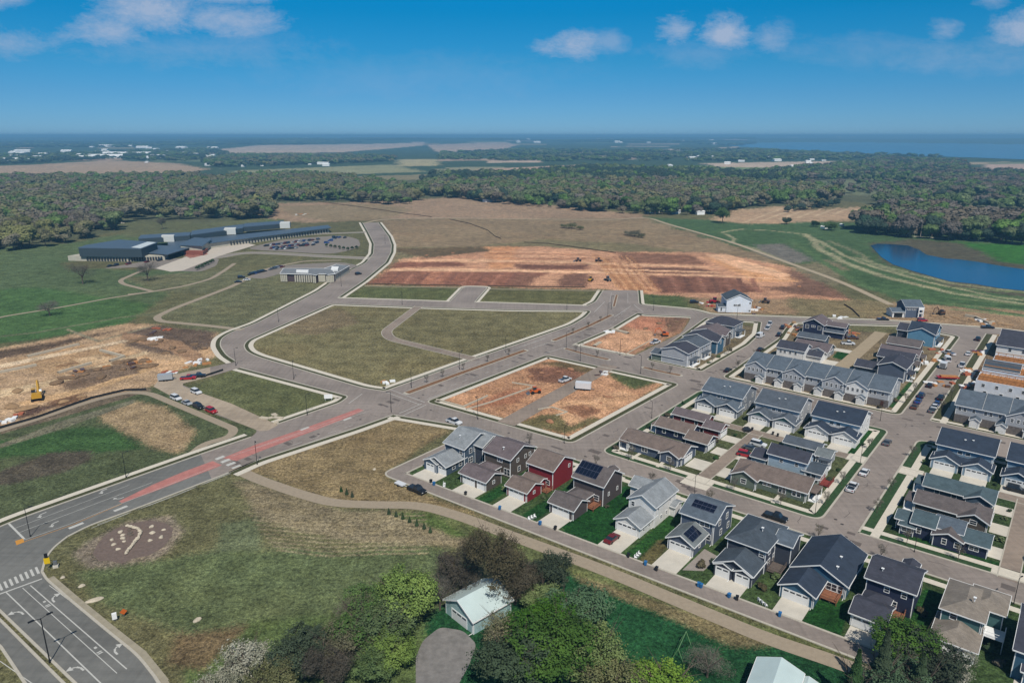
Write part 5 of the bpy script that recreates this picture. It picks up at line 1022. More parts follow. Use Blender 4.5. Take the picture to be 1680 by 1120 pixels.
# earth-moving machines
def excavator(px, ang, s, label, colr='yellow'):
    t = thing('excavator', label, 'excavator', G(*px), R(ang)); t.scale = (s, s, s)
    for y in (-1.15, 1.15):
        m = MB(); m.ext([(-2.0, .25), (-1.7, 0), (1.7, 0), (2.0, .25), (2.0, .6), (1.7, .85), (-1.7, .85), (-2.0, .6)], y-.28, y+.28, 'v'); m.build('track', RUB, t)
    m = MB(); m.prism([(-2.2, -1.2), (.9, -1.2), (1.2, -.9), (1.2, 1.2), (-2.2, 1.2)], .95, 1.9); m.box(-2.1, -.6, -1.1, 1.1, 1.9, 2.3); m.build('body', PAINT[colr], t)
    m = MB(); m.prism([(-.4, .2), (1.15, .2), (1.0, 1.15), (-.4, 1.15)], 1.9, 3.1); m.build('cab', GLASS, t)
    m = MB(); m.box(-.45, 1.1, .15, 1.2, 3.1, 3.2); m.build('cab_roof', PAINT[colr], t)
    m = MB(); m.tube((.8, -.3, 1.8), (2.8, -.3, 4.6), .28, .24); m.tube((2.8, -.3, 4.6), (5.0, -.3, 4.0), .24, .2); m.build('boom', PAINT[colr], t)
    m = MB(); m.tube((5.0, -.3, 4.0), (5.6, -.3, 1.3), .18, .14); m.build('arm', PAINT[colr], t)
    m = MB(); m.ext([(5.2, 1.3), (5.9, 1.3), (5.7, .3), (4.9, .2), (4.8, .6)], -.8, .2, 'v'); m.build('bucket', METAL, t)
excavator((62, 655), 120, 1.25, 'yellow excavator digging in the left building site, boom raised'); excavator((1543, 516), 200, .9, 'dark excavator on the soil bank right of the top street', 'brown'); excavator((1090, 551), 180, .8, 'orange excavator on the northern clay block', 'orange')
def loader(px, ang, colr, label, s=1.0):
    t = thing('wheel_loader', label, 'loader', G(*px), R(ang)); t.scale = (s, s, s)
    m = MB(); m.ext([(-2.8, .8), (1.2, .8), (1.2, 1.5), (-.8, 1.9), (-2.8, 1.8)], -.9, .9, 'v'); m.build('body', PAINT[colr], t)
    m = MB(); m.prism([(-.7, -.7), (.8, -.7), (.8, .7), (-.7, .7)], 1.7, 3.1); m.build('cab', GLASS, t); m = MB(); m.box(-.8, .9, -.8, .8, 3.1, 3.22); m.build('cab_roof', PAINT[colr], t)
    m = MB(); m.tube((.8, -.5, 1.6), (2.8, -.5, .7), .14); m.tube((.8, .5, 1.6), (2.8, .5, .7), .14); m.build('lift_arm', PAINT[colr], t); m = MB(); m.ext([(2.7, .1), (3.8, .1), (3.0, .5), (2.8, 1.2), (2.6, 1.2)], -1.3, 1.3, 'v'); m.build('bucket', METAL, t)
    for x in (-1.9, 1.2):
        for y in (-1.05, 1.05): q = MB(); q.tube((x, y-.25, .75), (x, y+.25, .75), .75, k=12); q.build('wheel', RUB, t)
loader((969, 461), 70, 'yellow', 'yellow loader on the ploughed clay, left of two', 1.0); loader((997, 461), 110, 'grey', 'dark loader on the ploughed clay, right of two', 1.0); loader((982, 429), 10, 'brown', 'brown loader on the upper graded track', .9)
loader((948, 429), 190, 'brown', 'brown machine standing left of another on the upper graded track', .9); loader((877, 645), 200, 'orange', 'orange loader on the left clay lot beside the lane', .8); loader((1172, 497), 10, 'red', 'red machine left of the white unfinished house', 1.0); loader((1255, 497), 150, 'brown', 'brown loader right of the white unfinished house', .9)
# ------------------------------------------------------------------ street furniture
BLK = mat('black_metal', (.012, .012, .014), .5)
def lamp_mesh():
    a = MB(); a.tube((0, 0, 0), (0, 0, .5), .16, .12, 8); a.tube((0, 0, .5), (0, 0, 7.2), .09, .06, 6); return a.mesh('pole', BLK)
def lamp(px, label, arms=1, ang=0, group=None, s=1.0):
    t = thing('street_lamp', label, 'street lamp', G(*px), R(ang), group); t.scale = (s, s, s)
    link('pole', shared('pole', lamp_mesh), t)
    def arm():
        a = MB(); a.tube((0, 0, 7.1), (.9, 0, 7.35), .05); return a.mesh('arm', BLK)
    def head():
        a = MB(); a.prism([(.75, -.16), (1.5, -.12), (1.5, .12), (.75, .16)], 7.28, 7.42); return a.mesh('lamp_head', BLK)
    for k in range(arms): link('arm', shared('arm', arm), t, rz=math.pi*k); link('lamp_head', shared('lhead', head), t, rz=math.pi*k)
lamp((82, 1086), 'double-armed black street lamp standing in the grass median of the bottom-left road', 2, 50, s=1.25)
LG = 'single black street lamp beside a road of the unbuilt blocks'; GG = 'street lamps of the boulevard and side roads'
for q in ((207, 783), (422, 762), (457, 528), (482, 622), (504, 681), (642, 676), (675, 636), (754, 606), (830, 578), (784, 688), (660, 500), (1017, 583), (952, 592), (929, 571), (997, 520), (1003, 507), (1051, 613), (930, 508), (1072, 509), (1209, 523), (387, 600), (50, 880), (632, 400), (560, 470)): lamp(q, LG, 1, rr.choice([30, 120, 210, 300]), GG)
LG2 = 'single black street lamp beside a street of the finished houses'; GG2 = 'street lamps between the houses'
for q in ((1069, 686), (926, 727), (1139, 813), (1411, 761), (1337, 843), (1444, 690), (1663, 990), (1031, 755), (1193, 578), (1467, 620), (1558, 668), (1500, 905)): lamp(q, LG2, 1, rr.choice([30, 120]), GG2, .8)
def bin_(px, colr, label, group=None):
    t = thing('wheelie_bin', label, 'bin', G(*px), R(UA+rr.uniform(-20, 20)), group, z=.05); t.scale = (.85, .85, .9); m = MB(); n = len(m.v)
    m.v += [(-.25, -.3, .08), (.25, -.3, .08), (.25, .3, .08), (-.25, .3, .08), (-.33, -.38, 1.0), (.33, -.38, 1.0), (.33, .38, 1.0), (-.33, .38, 1.0)]; m.f += [(0, 1, 2, 3), (4, 5, 6, 7), (0, 1, 5, 4), (1, 2, 6, 5), (2, 3, 7, 6), (3, 0, 4, 7)]
    m.build('body', colr, t); m = MB(); m.box(-.36, .38, -.41, .41, 1.0, 1.1); m.build('lid', colr, t)
BB = mat('blue_plastic', C(50, 120, 180), .5); BK = PAINT['black']
for q, c, l in (((712, 796), BB, 'blue bin at the lane by the slate blue corner house'), ((707, 792), BK, 'black bin at the lane by the slate blue corner house'), ((764, 812), BK, 'black bin on the drive of the brown house'), ((820, 836), BB, 'blue bin on the grass left of the red house drive'),
                ((886, 861), BB, 'blue bin left of the drive of the grey-brown solar house'), ((911, 869), BK, 'black bin on the drive of the grey-brown solar house'), ((1059, 927), BB, 'blue bin on the worn grass left of the solar garage'), ((1077, 936), BK, 'black bin on the drive before the solar garage'),
                ((1146, 962), BB, 'blue bin at the lane left of the twin-door garage'), ((1150, 964), BB, 'blue bin touching another blue bin by the twin-door garage'), ((1196, 980), BB, 'blue bin on the drive of the twin-door garage'), ((1209, 984), BK, 'black bin right of the twin-door garage drive'), ((1279, 1011), BB, 'blue bin on the drive of the wide blue house'),
                ((1031, 914), BK, 'black bin at the lane beside the white house lawn'), ((1234, 706), BK, 'black bin on the left duplex drive'), ((1268, 713), BK, 'black bin on the middle duplex drive, left one'), ((1276, 716), BK, 'black bin on the middle duplex drive, right one')): bin_(q, c, l)
# hydrants and yard odds and ends near the lawns
# signs
def post_sign(px, ang, w, hh, z, m, label, name='sign', legs=2, cat='sign', faces=None):
    t = thing(name, label, cat, G(*px), R(ang)); a = MB()
    for x in ((-w*.38, w*.38) if legs == 2 else (0,)): a.tube((x, .04, 0), (x, .04, z+hh), .05)
    a.build('post', METAL if legs == 1 else TRIM, t); b = MB()
    if faces == 'disc': b.prism([(w/2*math.cos(k*math.pi/4), 0) for k in range(0)] or [(-w/2, -.03), (w/2, -.03), (w/2, .0), (-w/2, .0)], z, z+hh)
    elif faces == 'diamond': b.ext([(-w/2, z+hh/2), (0, z), (w/2, z+hh/2), (0, z+hh)], -.04, -.0, 'v')
    else: b.box(-w/2, w/2, -.04, 0, z, z+hh)
    b.build('panel', m, t); return t
post_sign((539, 657), 10, 2.8, 1.5, .8, TRIM, 'large white notice board on legs at the corner of the west field'); post_sign((204, 1011), 30, 1.3, 1.3, .5, PAINT['orange'], 'orange diamond roadworks sign standing on the grass', legs=1, faces='diamond')
t = thing('utility_box', 'small white utility box on a post beside the orange sign', 'utility box', G(189, 1018), R(30)); m = MB(); m.box(-.4, .4, -.25, .25, .5, 1.7); m.build('cabinet', TRIM, t); m = MB(); m.tube((0, 0, 0), (0, 0, .5), .12); m.build('post', METAL, t)
t = post_sign((80, 935), 20, 1.1, 1.4, 1.6, mat('sign_yellow', C(240, 200, 20), .5), 'yellow warning sign at the pavement corner by the zebra crossing', legs=1); m = MB(); m.box(-.3, .3, -.12, .12, 3.05, 4.0); m.build('signal_head', BLK, t)
t = thing('signal_box', 'pale concrete signal base beside the yellow sign', 'utility box', G(92, 930), R(20)); m = MB(); m.box(-.5, .5, -.4, .4, 0, .6); m.build('plinth', CONC, t); m = MB(); m.box(-.35, .35, -.25, .25, .6, 1.5); m.build('cabinet', METAL, t)
# boulder garden
BOUL = mat('pale_boulder', C(224, 210, 186), .9, 2.2, .25)
def rock(px, r, label, group=None, m=BOUL, sx=1.0, flat=.6, name='boulder', cat='boulder'):
    import bmesh
    bm = bmesh.new(); bmesh.ops.create_icosphere(bm, subdivisions=2, radius=r)
    ph = rr.random()*9
    for v in bm.verts: f = 1+.22*math.sin(v.co.x*3/r+ph)*math.cos(v.co.y*2.3/r+ph*2)+.1*math.sin(v.co.z*5/r+ph); v.co = Vector((v.co.x*f*sx, v.co.y*f, max(v.co.z*f*flat, -r*.2)))
    me = bpy.data.meshes.new(name); bm.to_mesh(me); bm.free(); me.materials.append(m); c = G(*px)
    return tag(link(name, me, None, (c[0], c[1], r*.15), rr.random()*6), label, cat, group)
bed = MB(); fan(bed, [(152, 908), (160, 892), (172, 878), (192, 866), (215, 859), (245, 853), (270, 857), (284, 866), (281, 880), (268, 897), (244, 911), (220, 915), (200, 924), (178, 919), (162, 920)], .03); tag(bed.build('mulch_bed', mat('mulch', C(134, 116, 106), .95, 1.4, .3, bump=.6)), kind='structure')
BG = 'pale boulders on the round mulch bed'
for x, y in ((790, 692), (805, 710), (735, 742), (808, 733), (815, 752), (745, 772), (775, 803), (995, 657), (1000, 695), (1075, 675), (985, 745), (1058, 725)): rock((x/4, 700+y/4), rr.uniform(.38, .6), 'pale boulder lying loose on the round mulch bed', BG)
pts = PX(*[(x/4, 700+y/4) for x, y in ((835, 655), (865, 660), (905, 672), (925, 695), (912, 725), (888, 755), (866, 785), (842, 815), (822, 843))])
for i in range(len(pts)-1):
    for k in range(3):
        a = Vector(pts[i]).lerp(Vector(pts[i+1]), k/3); o = rock((0+10, 1000), .36, 'block of the curved pale stone wall on the mulch bed', 'blocks of the curved stone wall', flat=1.1, sx=1.2, name='stone_block', cat='stone block'); o.location = (a.x, a.y, .25)
for x, y in ((850, 672), (858, 690), (848, 700), (862, 706)): rock((x/4, 700+y/4+1), .5, 'grey stone in the hollow of the curved stone wall', 'grey stones inside the wall curve', mat('grey_stone', C(120, 108, 96), .9, 2, .3))
t = rock((156, 984), .75, 'long pale stone slab on the grass beside the bottom-left road', None, BOUL, 2.2, .3, 'stone_slab'); t.rotation_euler.z = .45; rock((324, 1017), .6, 'pale flat stone alone in the lower green field', None, BOUL, 1.4, .4); rock((134, 961), .6, 'pale boulder on the rough grass near the kerb corner'); rock((103, 947), .45, 'small boulder next to the yellow sign corner')
rock((614, 770), .5, 'small white stone in the dry field above the path')
# silt fences: thin black fabric on stakes across the northern field
def fence(px, label, hh=.7, m=None):
    p = PX(*px); mb = MB(); strip(mb, p, -.12, .12, 0, False, hh); t = thing('silt_fence', label, 'silt fence', (0, 0)); mb.build('fabric', m or mat('silt_fabric', C(96, 78, 62), .9), t)
fence([(522, 331), (600, 341), (660, 350), (708, 356)], 'dark silt fence crossing the far brown field'); fence([(737, 360), (770, 367), (800, 378), (812, 388), (822, 392)], 'dark curved silt fence in the field south of the gravel track'); fence([(600, 466), (690, 468), (757, 469)], 'black silt fence along the lower left edge of the ploughed clay')
fence([(800, 470), (870, 471), (960, 472)], 'black silt fence along the lower middle edge of the clay'); fence([(1010, 415), (900, 400), (860, 398)], 'brown silt fence above the graded clay'); fence([(1385, 500), (1398, 508), (1410, 520)], 'short black silt fence behind the top street')
fence([(0, 703), (60, 686), (150, 654), (205, 641), (240, 640)], 'long black silt fence beside the left path', .8, mat('black_fabric', (.02, .02, .02))); fence([(330, 620), (366, 608)], 'short black silt fence on the corner of the west field', .8, MATS['black_fabric'])
# foundations and loose material on the building sites
def footing(px, label, closed=False, w=.5, hh=.9):
    p = PX(*px); mb = MB(); strip(mb, p, -w, w, 0, closed, hh); t = thing('foundation_wall', label, 'foundation', (0, 0)); mb.build('wall', mat('fresh_concrete', C(206, 194, 172), .9, 1, .15), t)
footing([(45, 586), (130, 566)], 'pale foundation wall at the back of the left building site'); footing([(95, 613), (150, 597)], 'short pale foundation wall in the middle of the left building site'); footing([(165, 576), (203, 586), (180, 594)], 'hooked foundation wall in the left building site')
footing([(0, 612), (60, 600)], 'foundation wall at the left photo edge'); footing([(716, 656), (760, 668), (800, 650)], 'foundation outline on the left clay lot', False, .3, .5); footing([(765, 672), (806, 660), (878, 634), (840, 628)], 'long foundation outline on the left clay lot', False, .25, .4); footing([(882, 672), (905, 668), (930, 676), (912, 682)], 'square trench edge on the right clay lot', False, .25, .3)
footing([(1004, 541), (1031, 548)], 'pale wall forms on the northern clay block', False, .8, .8); footing([(975, 568), (985, 562)], 'low pale slab edge on the northern clay block', False, .8, .5); footing([(1022, 584), (1072, 556)], 'thin pale edging along the northern clay block lane', False, .2, .3)
footing([(1583, 519), (1600, 522), (1622, 532), (1630, 530)], 'angled foundation on the soil bank right of the top street', False, .5, 1.2); footing([(1168, 524), (1200, 526)], 'row of pale blocks beside the street behind the curved houses', False, 1.0, .8)
def pile(px, n, sp, mats, label, big=.85):
    t = thing('material_pile', label, 'building materials', G(*px), rr.uniform(0, 3))
    for k in range(n):
        x, y = rr.gauss(0, sp), rr.gauss(0, sp); l, w, hh = rr.uniform(.6, big*2), rr.uniform(.4, big), rr.uniform(.2, .9); a = rr.uniform(0, 3.1); m = MB()
        m.prism([(x+c*math.cos(a)-d*math.sin(a), y+c*math.sin(a)+d*math.cos(a)) for c, d in ((-l, -w), (l, -w), (l, w), (-l, w))], 0, hh); m.build('stack', mats[k % len(mats)], t)
OR = mat('orange_material', C(190, 110, 80), .8); LB = OSB
for q, n, sp, ms, l in (((1536, 632), 7, 2.2, [LB, PAINT['brown'], TRIM], 'scattered lumber left of the wrapped house at the kerb'), ((1590, 612), 9, 2.6, [OR, LB, PAINT['brown'], TRIM], 'lumber piles in front of the wrapped house with half roof'), ((1580, 634), 8, 2.4, [PAINT['brown'], OR, TRIM], 'dark lumber piles in front of the nearest wrapped house'),
                      ((1605, 578), 8, 2.4, [PAINT['dark_red'], LB, TRIM], 'brown stacks at the kerb under the charcoal roofs'), ((1520, 592), 6, 2.6, [LB, TRIM], 'pallets on the dirt yards left of the street'), ((1536, 575), 6, 2.6, [LB, OR], 'loose boards behind the sky blue house yard'), ((1300, 536), 8, 3, [PAINT['brown'], OR, LB], 'building rubble by the navy gable house'),
                      ((1310, 553), 5, 2, [PAINT['brown'], LB], 'dark rubble below the navy gable house'), ((1240, 508), 9, 3, [TRIM, LB, PAINT['brown']], 'mixed materials right of the white unfinished house'), ((1165, 500), 8, 3, [PAINT['red'], TRIM, OR], 'red and white materials left of the white unfinished house'),
                      ((330, 595), 9, 3, [TRIM, LB], 'pale pipes and slabs at the right of the left building site'), ((255, 557), 6, 1.6, [TRIM], 'white wrapped pallets in the left building site'), ((262, 541), 8, 3, [OR, PAINT['brown']], 'rusty formwork at the back of the left building site'), ((285, 612), 6, 1.8, [TRIM, OR], 'white pallets behind the site container'),
                      ((10, 690), 8, 3.5, [TRIM, PAINT['silver'], OR], 'pale sheets and pipes at the left photo edge'), ((150, 606), 8, 4, [PAINT['brown'], LB], 'broken spoil in the middle of the left building site'), ((230, 598), 10, 4, [PAINT['brown'], LB], 'dark spoil heap in the left building site'), ((636, 628), 6, 1.6, [TRIM, LB], 'small pile of stones at the corner of the centre field'),
                      ((450, 683), 6, 1.8, [BOUL], 'pale rubble at the south corner of the west field'), ((990, 612), 6, 1.5, [TRIM, PAINT['brown']], 'posts and blocks beside the white box trailer'), ((1000, 545), 5, 1.5, [TRIM], 'white slabs on the northern clay block edge'), ((1225, 706), 0+3, .6, [PAINT['black']], 'dark things on the left duplex drive'),
                      ((1380, 522), 5, 2.2, [TRIM], 'white pipes along the top street'), ((1392, 545), 7, 3, [LB, OR], 'lumber behind the navy gable house'), ((1610, 528), 8, 3.4, [LB, TRIM], 'formwork on the bank right of the top street'), ((495, 352), 9, 5, [LB, TRIM], 'pale spoil and slabs behind the school'), ((198, 366), 4, 4, [BOUL], 'pale spoil by the wood left of the school'),
                      ((900, 556-40+0), 0, 1, [TRIM], '')):
    if n: pile(q, n, sp, ms, l)
# playground
t = thing('swing_frame', 'thin green metal swing frame on the dark lawn', 'swing frame', G(1118, 1068), R(62)); m = MB()
for x in (-2.6, 2.6):
    for y in (-1, 1): m.tube((x, y, 0), (x, 0, 2.4), .06)
m.tube((-2.6, 0, 2.4), (2.6, 0, 2.4), .06); m.build('frame', mat('green_pipe', C(120, 160, 110), .5), t)
for x in (-1.2, 1.0): s = MB(); s.tube((x-.2, 0, 2.4), (x-.2, 0, .5), .015); s.tube((x+.2, 0, 2.4), (x+.2, 0, .5), .015); s.box(x-.25, x+.25, -.1, .1, .45, .5); s.build('swing', BLK, t)
# white lawn chairs
for q, l in (((1046, 913), 'white garden chairs on the lawn right of the white house'), ((873, 851), 'white garden ornaments on the lawn left of the grey-brown garage'), ((729, 797), 'white garden ornaments on the lawn by the corner house'), ((1251, 990), 'white garden chairs by the lane right of the twin-door garage')):
    t = thing('garden_chairs', l, 'garden chairs', G(*q), rr.random()*3)
    for k in range(3):
        m = MB(); x = k*.9-.9; m.box(x-.25, x+.25, -.25, .25, .38, .44); m.box(x-.25, x+.25, .22, .28, .44, .95)
        for a in (-.22, .22):
            for b_ in (-.22, .22): m.box(x+a-.03, x+a+.03, b_-.03, b_+.03, 0, .38)
        m.build('chair', TRIM, t)

# heaps of dug soil, real relief on the sites
SM1 = mat('spoil_brown', C(150, 122, 94), .97, .9, .35, bump=.8); SM2 = mat('spoil_tan', C(184, 150, 112), .97, .9, .3, bump=.8); SM3 = mat('spoil_clay', C(190, 138, 104), .97, .9, .3, bump=.8)
for pts_, mm_, r0, r1, lab, grp in (
    (((95, 628), (110, 622), (125, 620), (140, 614), (158, 608), (176, 603), (192, 597), (210, 592), (226, 600), (238, 592), (246, 601), (205, 606), (168, 618)), SM1, 1.6, 3.4, 'brown spoil heap in the long ridge of the left building site', 'spoil heaps of the left building site'),
    (((215, 562), (232, 556), (250, 566), (266, 560), (285, 572), (300, 578), (320, 566), (338, 572), (270, 580)), SM1, 1.6, 3.0, 'low dark heap near the white pallets of the left building site', 'dark heaps by the white pallets'),
    (((20, 668), (45, 672), (105, 660), (132, 652), (30, 640)), SM2, 1.8, 3.4, 'tan heap beside the yellow excavator', 'tan heaps round the excavator'),
    (((915, 610), (935, 606), (890, 612), (870, 618), (985, 660), (960, 668), (935, 676), (1000, 650), (900, 690)), SM3, .9, 2.0, 'clay heap on the lots split by the lane', 'clay heaps on the two middle lots'),
    (((1080, 532), (1100, 536), (1060, 538), (1112, 528)), SM1, 1.0, 2.0, 'brown heap on the northern clay block', 'brown heaps on the northern clay block'),
    (((1555, 520), (1568, 522), (1596, 526), (1640, 530), (1655, 533), (1530, 518), (1294, 546), (1300, 530), (1262, 512), (1252, 506)), SM2, 1.4, 2.8, 'heap of earth along the far top street', 'earth heaps along the top street'),
    (((700, 420), (742, 414), (830, 416), (960, 424), (1150, 462), (1240, 455), (1310, 470)), SM3, 1.4, 2.6, 'clay heap on the large graded site', 'clay heaps on the large graded site')):
    for q in pts_: rock((q[0]+rr.uniform(-3, 3), q[1]+rr.uniform(-1.5, 1.5)), rr.uniform(r0, r1)*.62, lab, grp, mm_, rr.uniform(1.0, 2.0), rr.uniform(.25, .5), 'soil_mound', 'soil heap')
# ------------------------------------------------------------------ water
def water(name, px, z, bumps=.12):
    m = MATS.get('water')
    if not m:
        m = mat('water', (.016, .06, .125), .14, spec=.5); t = m.node_tree; L = t.links.new; tc = N(t, 'ShaderNodeTexCoord')
        nz = N(t, 'ShaderNodeTexNoise', inp={'Scale': .5, 'Detail': 4.0}); L(tc.outputs['Object'], nz.inputs['Vector']); bp = N(t, 'ShaderNodeBump', inp={'Strength': .5, 'Distance': .12}); L(nz.outputs[0], bp.inputs['Height']); L(bp.outputs[0], t.nodes['Principled BSDF'].inputs['Normal'])
    mb = MB(); fan(mb, px, z); return tag(mb.build(name, m), kind='structure')
water('pond', [(1428, 403), (1440, 400), (1465, 401), (1490, 403), (1508, 410), (1520, 418), (1550, 424), (1575, 426), (1600, 429), (1640, 436), (1700, 445), (1800, 458), (1800, 490), (1680, 477), (1640, 473), (1600, 466), (1560, 462), (1530, 454), (1495, 444), (1465, 434), (1446, 422)], .12)
water('lake', LAKE, .6)
# ------------------------------------------------------------------ trees
def leafmat(name, c1, c2, vary=.07):
    if name in MATS: return MATS[name]
    m = bpy.data.materials.new(name); m.use_nodes = True; t = m.node_tree; L = t.links.new; b = t.nodes['Principled BSDF']; b.inputs['Roughness'].default_value = .85; b.inputs['Specular IOR Level'].default_value = .15
    tc = N(t, 'ShaderNodeTexCoord'); nz = N(t, 'ShaderNodeTexNoise', inp={'Scale': .55, 'Detail': 3.0}); L(tc.outputs['Object'], nz.inputs['Vector']); rp = N(t, 'ShaderNodeMapRange', inp={1: .35, 2: .65}); L(nz.outputs[0], rp.inputs[0])
    oi = N(t, 'ShaderNodeObjectInfo'); mx = N(t, 'ShaderNodeMixRGB'); mx.inputs[1].default_value = (*[v*1.25 for v in c1], 1); mx.inputs[2].default_value = (*[v*1.2 for v in c2], 1); L(rp.outputs[0], mx.inputs[0])
    hs = N(t, 'ShaderNodeHueSaturation'); mr = N(t, 'ShaderNodeMapRange', inp={3: .5-vary*.45, 4: .5+vary*.3}); L(oi.outputs['Random'], mr.inputs[0]); L(mr.outputs[0], hs.inputs['Hue'])
    m2 = N(t, 'ShaderNodeMath', operation='MULTIPLY'); m2.inputs[1].default_value = 7.31; L(oi.outputs['Random'], m2.inputs[0]); m3 = N(t, 'ShaderNodeMath', operation='FRACT'); L(m2.outputs[0], m3.inputs[0])
    mv = N(t, 'ShaderNodeMapRange', inp={3: .8, 4: 1.22}); L(m3.outputs[0], mv.inputs[0]); L(mv.outputs[0], hs.inputs['Value']); ms = N(t, 'ShaderNodeMapRange', inp={3: .6, 4: 1.1}); L(oi.outputs['Random'], ms.inputs[0]); L(ms.outputs[0], hs.inputs['Saturation'])
    L(mx.outputs[0], hs.inputs['Color']); L(hs.outputs[0], b.inputs['Base Color']); MATS[name] = m; return m
LM = {'green': leafmat('leaf_green', C(96, 116, 62), C(70, 92, 48)), 'olive': leafmat('leaf_olive', C(124, 120, 86), C(92, 96, 64)), 'bare': leafmat('twigs_grey', C(116, 110, 96), C(96, 92, 80), .03), 'dark': leafmat('leaf_dark', C(62, 86, 50), C(44, 64, 38), .04),
      'lime': leafmat('leaf_lime', C(116, 140, 54), C(80, 108, 40), .04), 'brown': leafmat('twigs_brown', C(96, 88, 66), C(64, 60, 44), .03), 'blossom': leafmat('blossom', C(176, 172, 156), C(104, 108, 84), .02), 'mid': leafmat('leaf_mid', C(88, 116, 50), C(58, 86, 38), .04), 'teal': leafmat('leaf_teal', C(80, 120, 72), C(56, 92, 56), .04)}
BARK = mat('bark', C(112, 98, 86), .95, 2, .3)
def crown(name, lm, seed, n, leaf, lobes=7, conifer=False, sparse=False, core=True, thin=1.0, clumps=0):
    """crown of unit radius and height about 1.7, standing on z = 0; leaves lean outwards so that clumps shade like foliage"""
    g = np.random.default_rng(seed)
    if conifer:
        h = g.random(n)**.8; r = (1-h)*.42*(.55+.45*g.random(n))*(1+.22*np.sin(h*38)); a = g.random(n)*6.283; P = np.stack([r*np.cos(a), r*np.sin(a), h*1.9+.05], 1); out = np.stack([np.cos(a), np.sin(a), .5+0*a], 1)
    else:
        cs = [(0, 0, .95, .6)]
        for k in range(lobes): a = k/lobes*6.283+g.random(); q = .36+.28*g.random(); cs.append((q*math.cos(a), q*math.sin(a), .5+.8*g.random(), .3+.2*g.random()))
        cs = np.array(cs); w = cs[:, 3]**2
        def shell(m, lo):
            k = g.choice(len(cs), m, p=w/w.sum()); d = g.normal(size=(m, 3)); d /= np.linalg.norm(d, axis=1)[:, None]; rr_ = lo+(1.04-lo)*g.random(m)**.6
            return cs[k, :3]+d*(cs[k, 3]*rr_)[:, None]*np.array([1, 1, .82]), d
        if clumps:
            Q, D = shell(clumps, .45); k = g.integers(0, clumps, n); s = (.035+.07*g.random(clumps))[k]; off = g.normal(size=(n, 3)); P = Q[k]+off*s[:, None]; out = D[k]*.6+off*.5
        else: P, out = shell(n, .35 if sparse else .8)
        P[:, 2] = np.maximum(P[:, 2], .1+.1*g.random(n))
    nn = out/np.linalg.norm(out, axis=1)[:, None]+g.normal(size=(n, 3))*(.42 if not sparse else .9)+np.array([0, 0, .25]); nn /= np.linalg.norm(nn, axis=1)[:, None]
    t1 = np.cross(nn, g.normal(size=(n, 3))); t1 /= np.linalg.norm(t1, axis=1)[:, None]; t2 = np.cross(nn, t1)
    s = leaf*(.55+.9*g.random(n))[:, None]; A = t1*s; Bv = t2*s*thin
    co = np.stack([P-A-Bv*.6, P+A-Bv, P+A*.7+Bv, P-A+Bv*.8], 1).reshape(-1, 3); me = bpy.data.meshes.new(name)
    faces = np.arange(4*n).reshape(n, 4)
    if core and not conifer:
        import bmesh
        extra = []; ef = []
        for c in cs:
            bm = bmesh.new(); bmesh.ops.create_icosphere(bm, subdivisions=2, radius=float(c[3])*.84); base = 4*n+len(extra)
            for v in bm.verts: extra.append((v.co.x*(1+.12*math.sin(v.co.z*19))+c[0], v.co.y*(1+.12*math.sin(v.co.x*23))+c[1], max(.15, v.co.z*.8+c[2])))
            ef += [[base+v.index for v in f.verts] for f in bm.faces]; bm.free()
        me.from_pydata(co.tolist()+extra, [], faces.tolist()+ef)
    else: me.from_pydata(co.tolist(), [], faces.tolist())
    me.materials.append(lm); return me
def limbs(seed, n=5, top=1.0, thick=.05, twigs=0):
    g = random.Random(seed); m = MB(); m.tube((0, 0, 0), (.02, .01, .5*top), thick, thick*.7, 7)
    for k in range(n):
        a = k/n*6.28+g.random()*.6; r = .3+.3*g.random(); e = (r*math.cos(a), r*math.sin(a), top*(.8+.45*g.random())); m.tube((.02, .01, (.32+.2*g.random())*top), e, thick*.5, thick*.15, 5)
        for q in range(twigs):
            b = a+g.uniform(-.7, .7); f = g.uniform(.4, .95); s = (e[0]*f, e[1]*f, .4*top+(e[2]-.4*top)*f); l = .18+.3*g.random(); m.tube(s, (s[0]+l*math.cos(b), s[1]+l*math.sin(b), s[2]+l*g.uniform(.3, 1.1)), thick*.16, thick*.05, 3)
    return m.mesh('trunk', BARK)
def tree(px, r, hh, cm, tm, label, cat='tree', group=None, lift=.25, name='tree', xy=None):
    o = thing(name, label, cat, xy or G(*px), rr.random()*6.28, group); c = link('crown', cm, o, (0, 0, hh*lift), sc=(r, r, hh*(1-lift)/1.7)); t = link('trunk', tm, o, sc=(r, r, hh*.75)); return o
NT = {k: shared(('n', k), lambda k=k: None) for k in ()}
near = {'lime': crown('crown', LM['lime'], 1, 15000, .02, 9, core=False, clumps=260), 'mid': crown('crown', LM['mid'], 2, 17000, .019, 10, core=False, clumps=300), 'teal': crown('crown', LM['teal'], 3, 14000, .02, 9, core=False, clumps=240), 'brown': crown('crown', LM['brown'], 4, 17000, .02, 11, core=False, thin=.4, clumps=330),
        'bare': crown('crown', LM['bare'], 5, 6000, .03, 8, core=False, sparse=True, thin=.12), 'blossom': crown('crown', LM['blossom'], 6, 9000, .016, 9, core=False, clumps=200), 'dark': crown('crown', LM['dark'], 7, 9000, .04, conifer=True), 'darkleaf': crown('crown', LM['dark'], 9, 15000, .02, 9, core=False, clumps=260), 'olive': crown('crown', LM['olive'], 8, 12000, .018, 9, core=False, clumps=260, thin=.6)}
TR = [limbs(k, 6, 1.0, .05, 5) for k in range(3)]
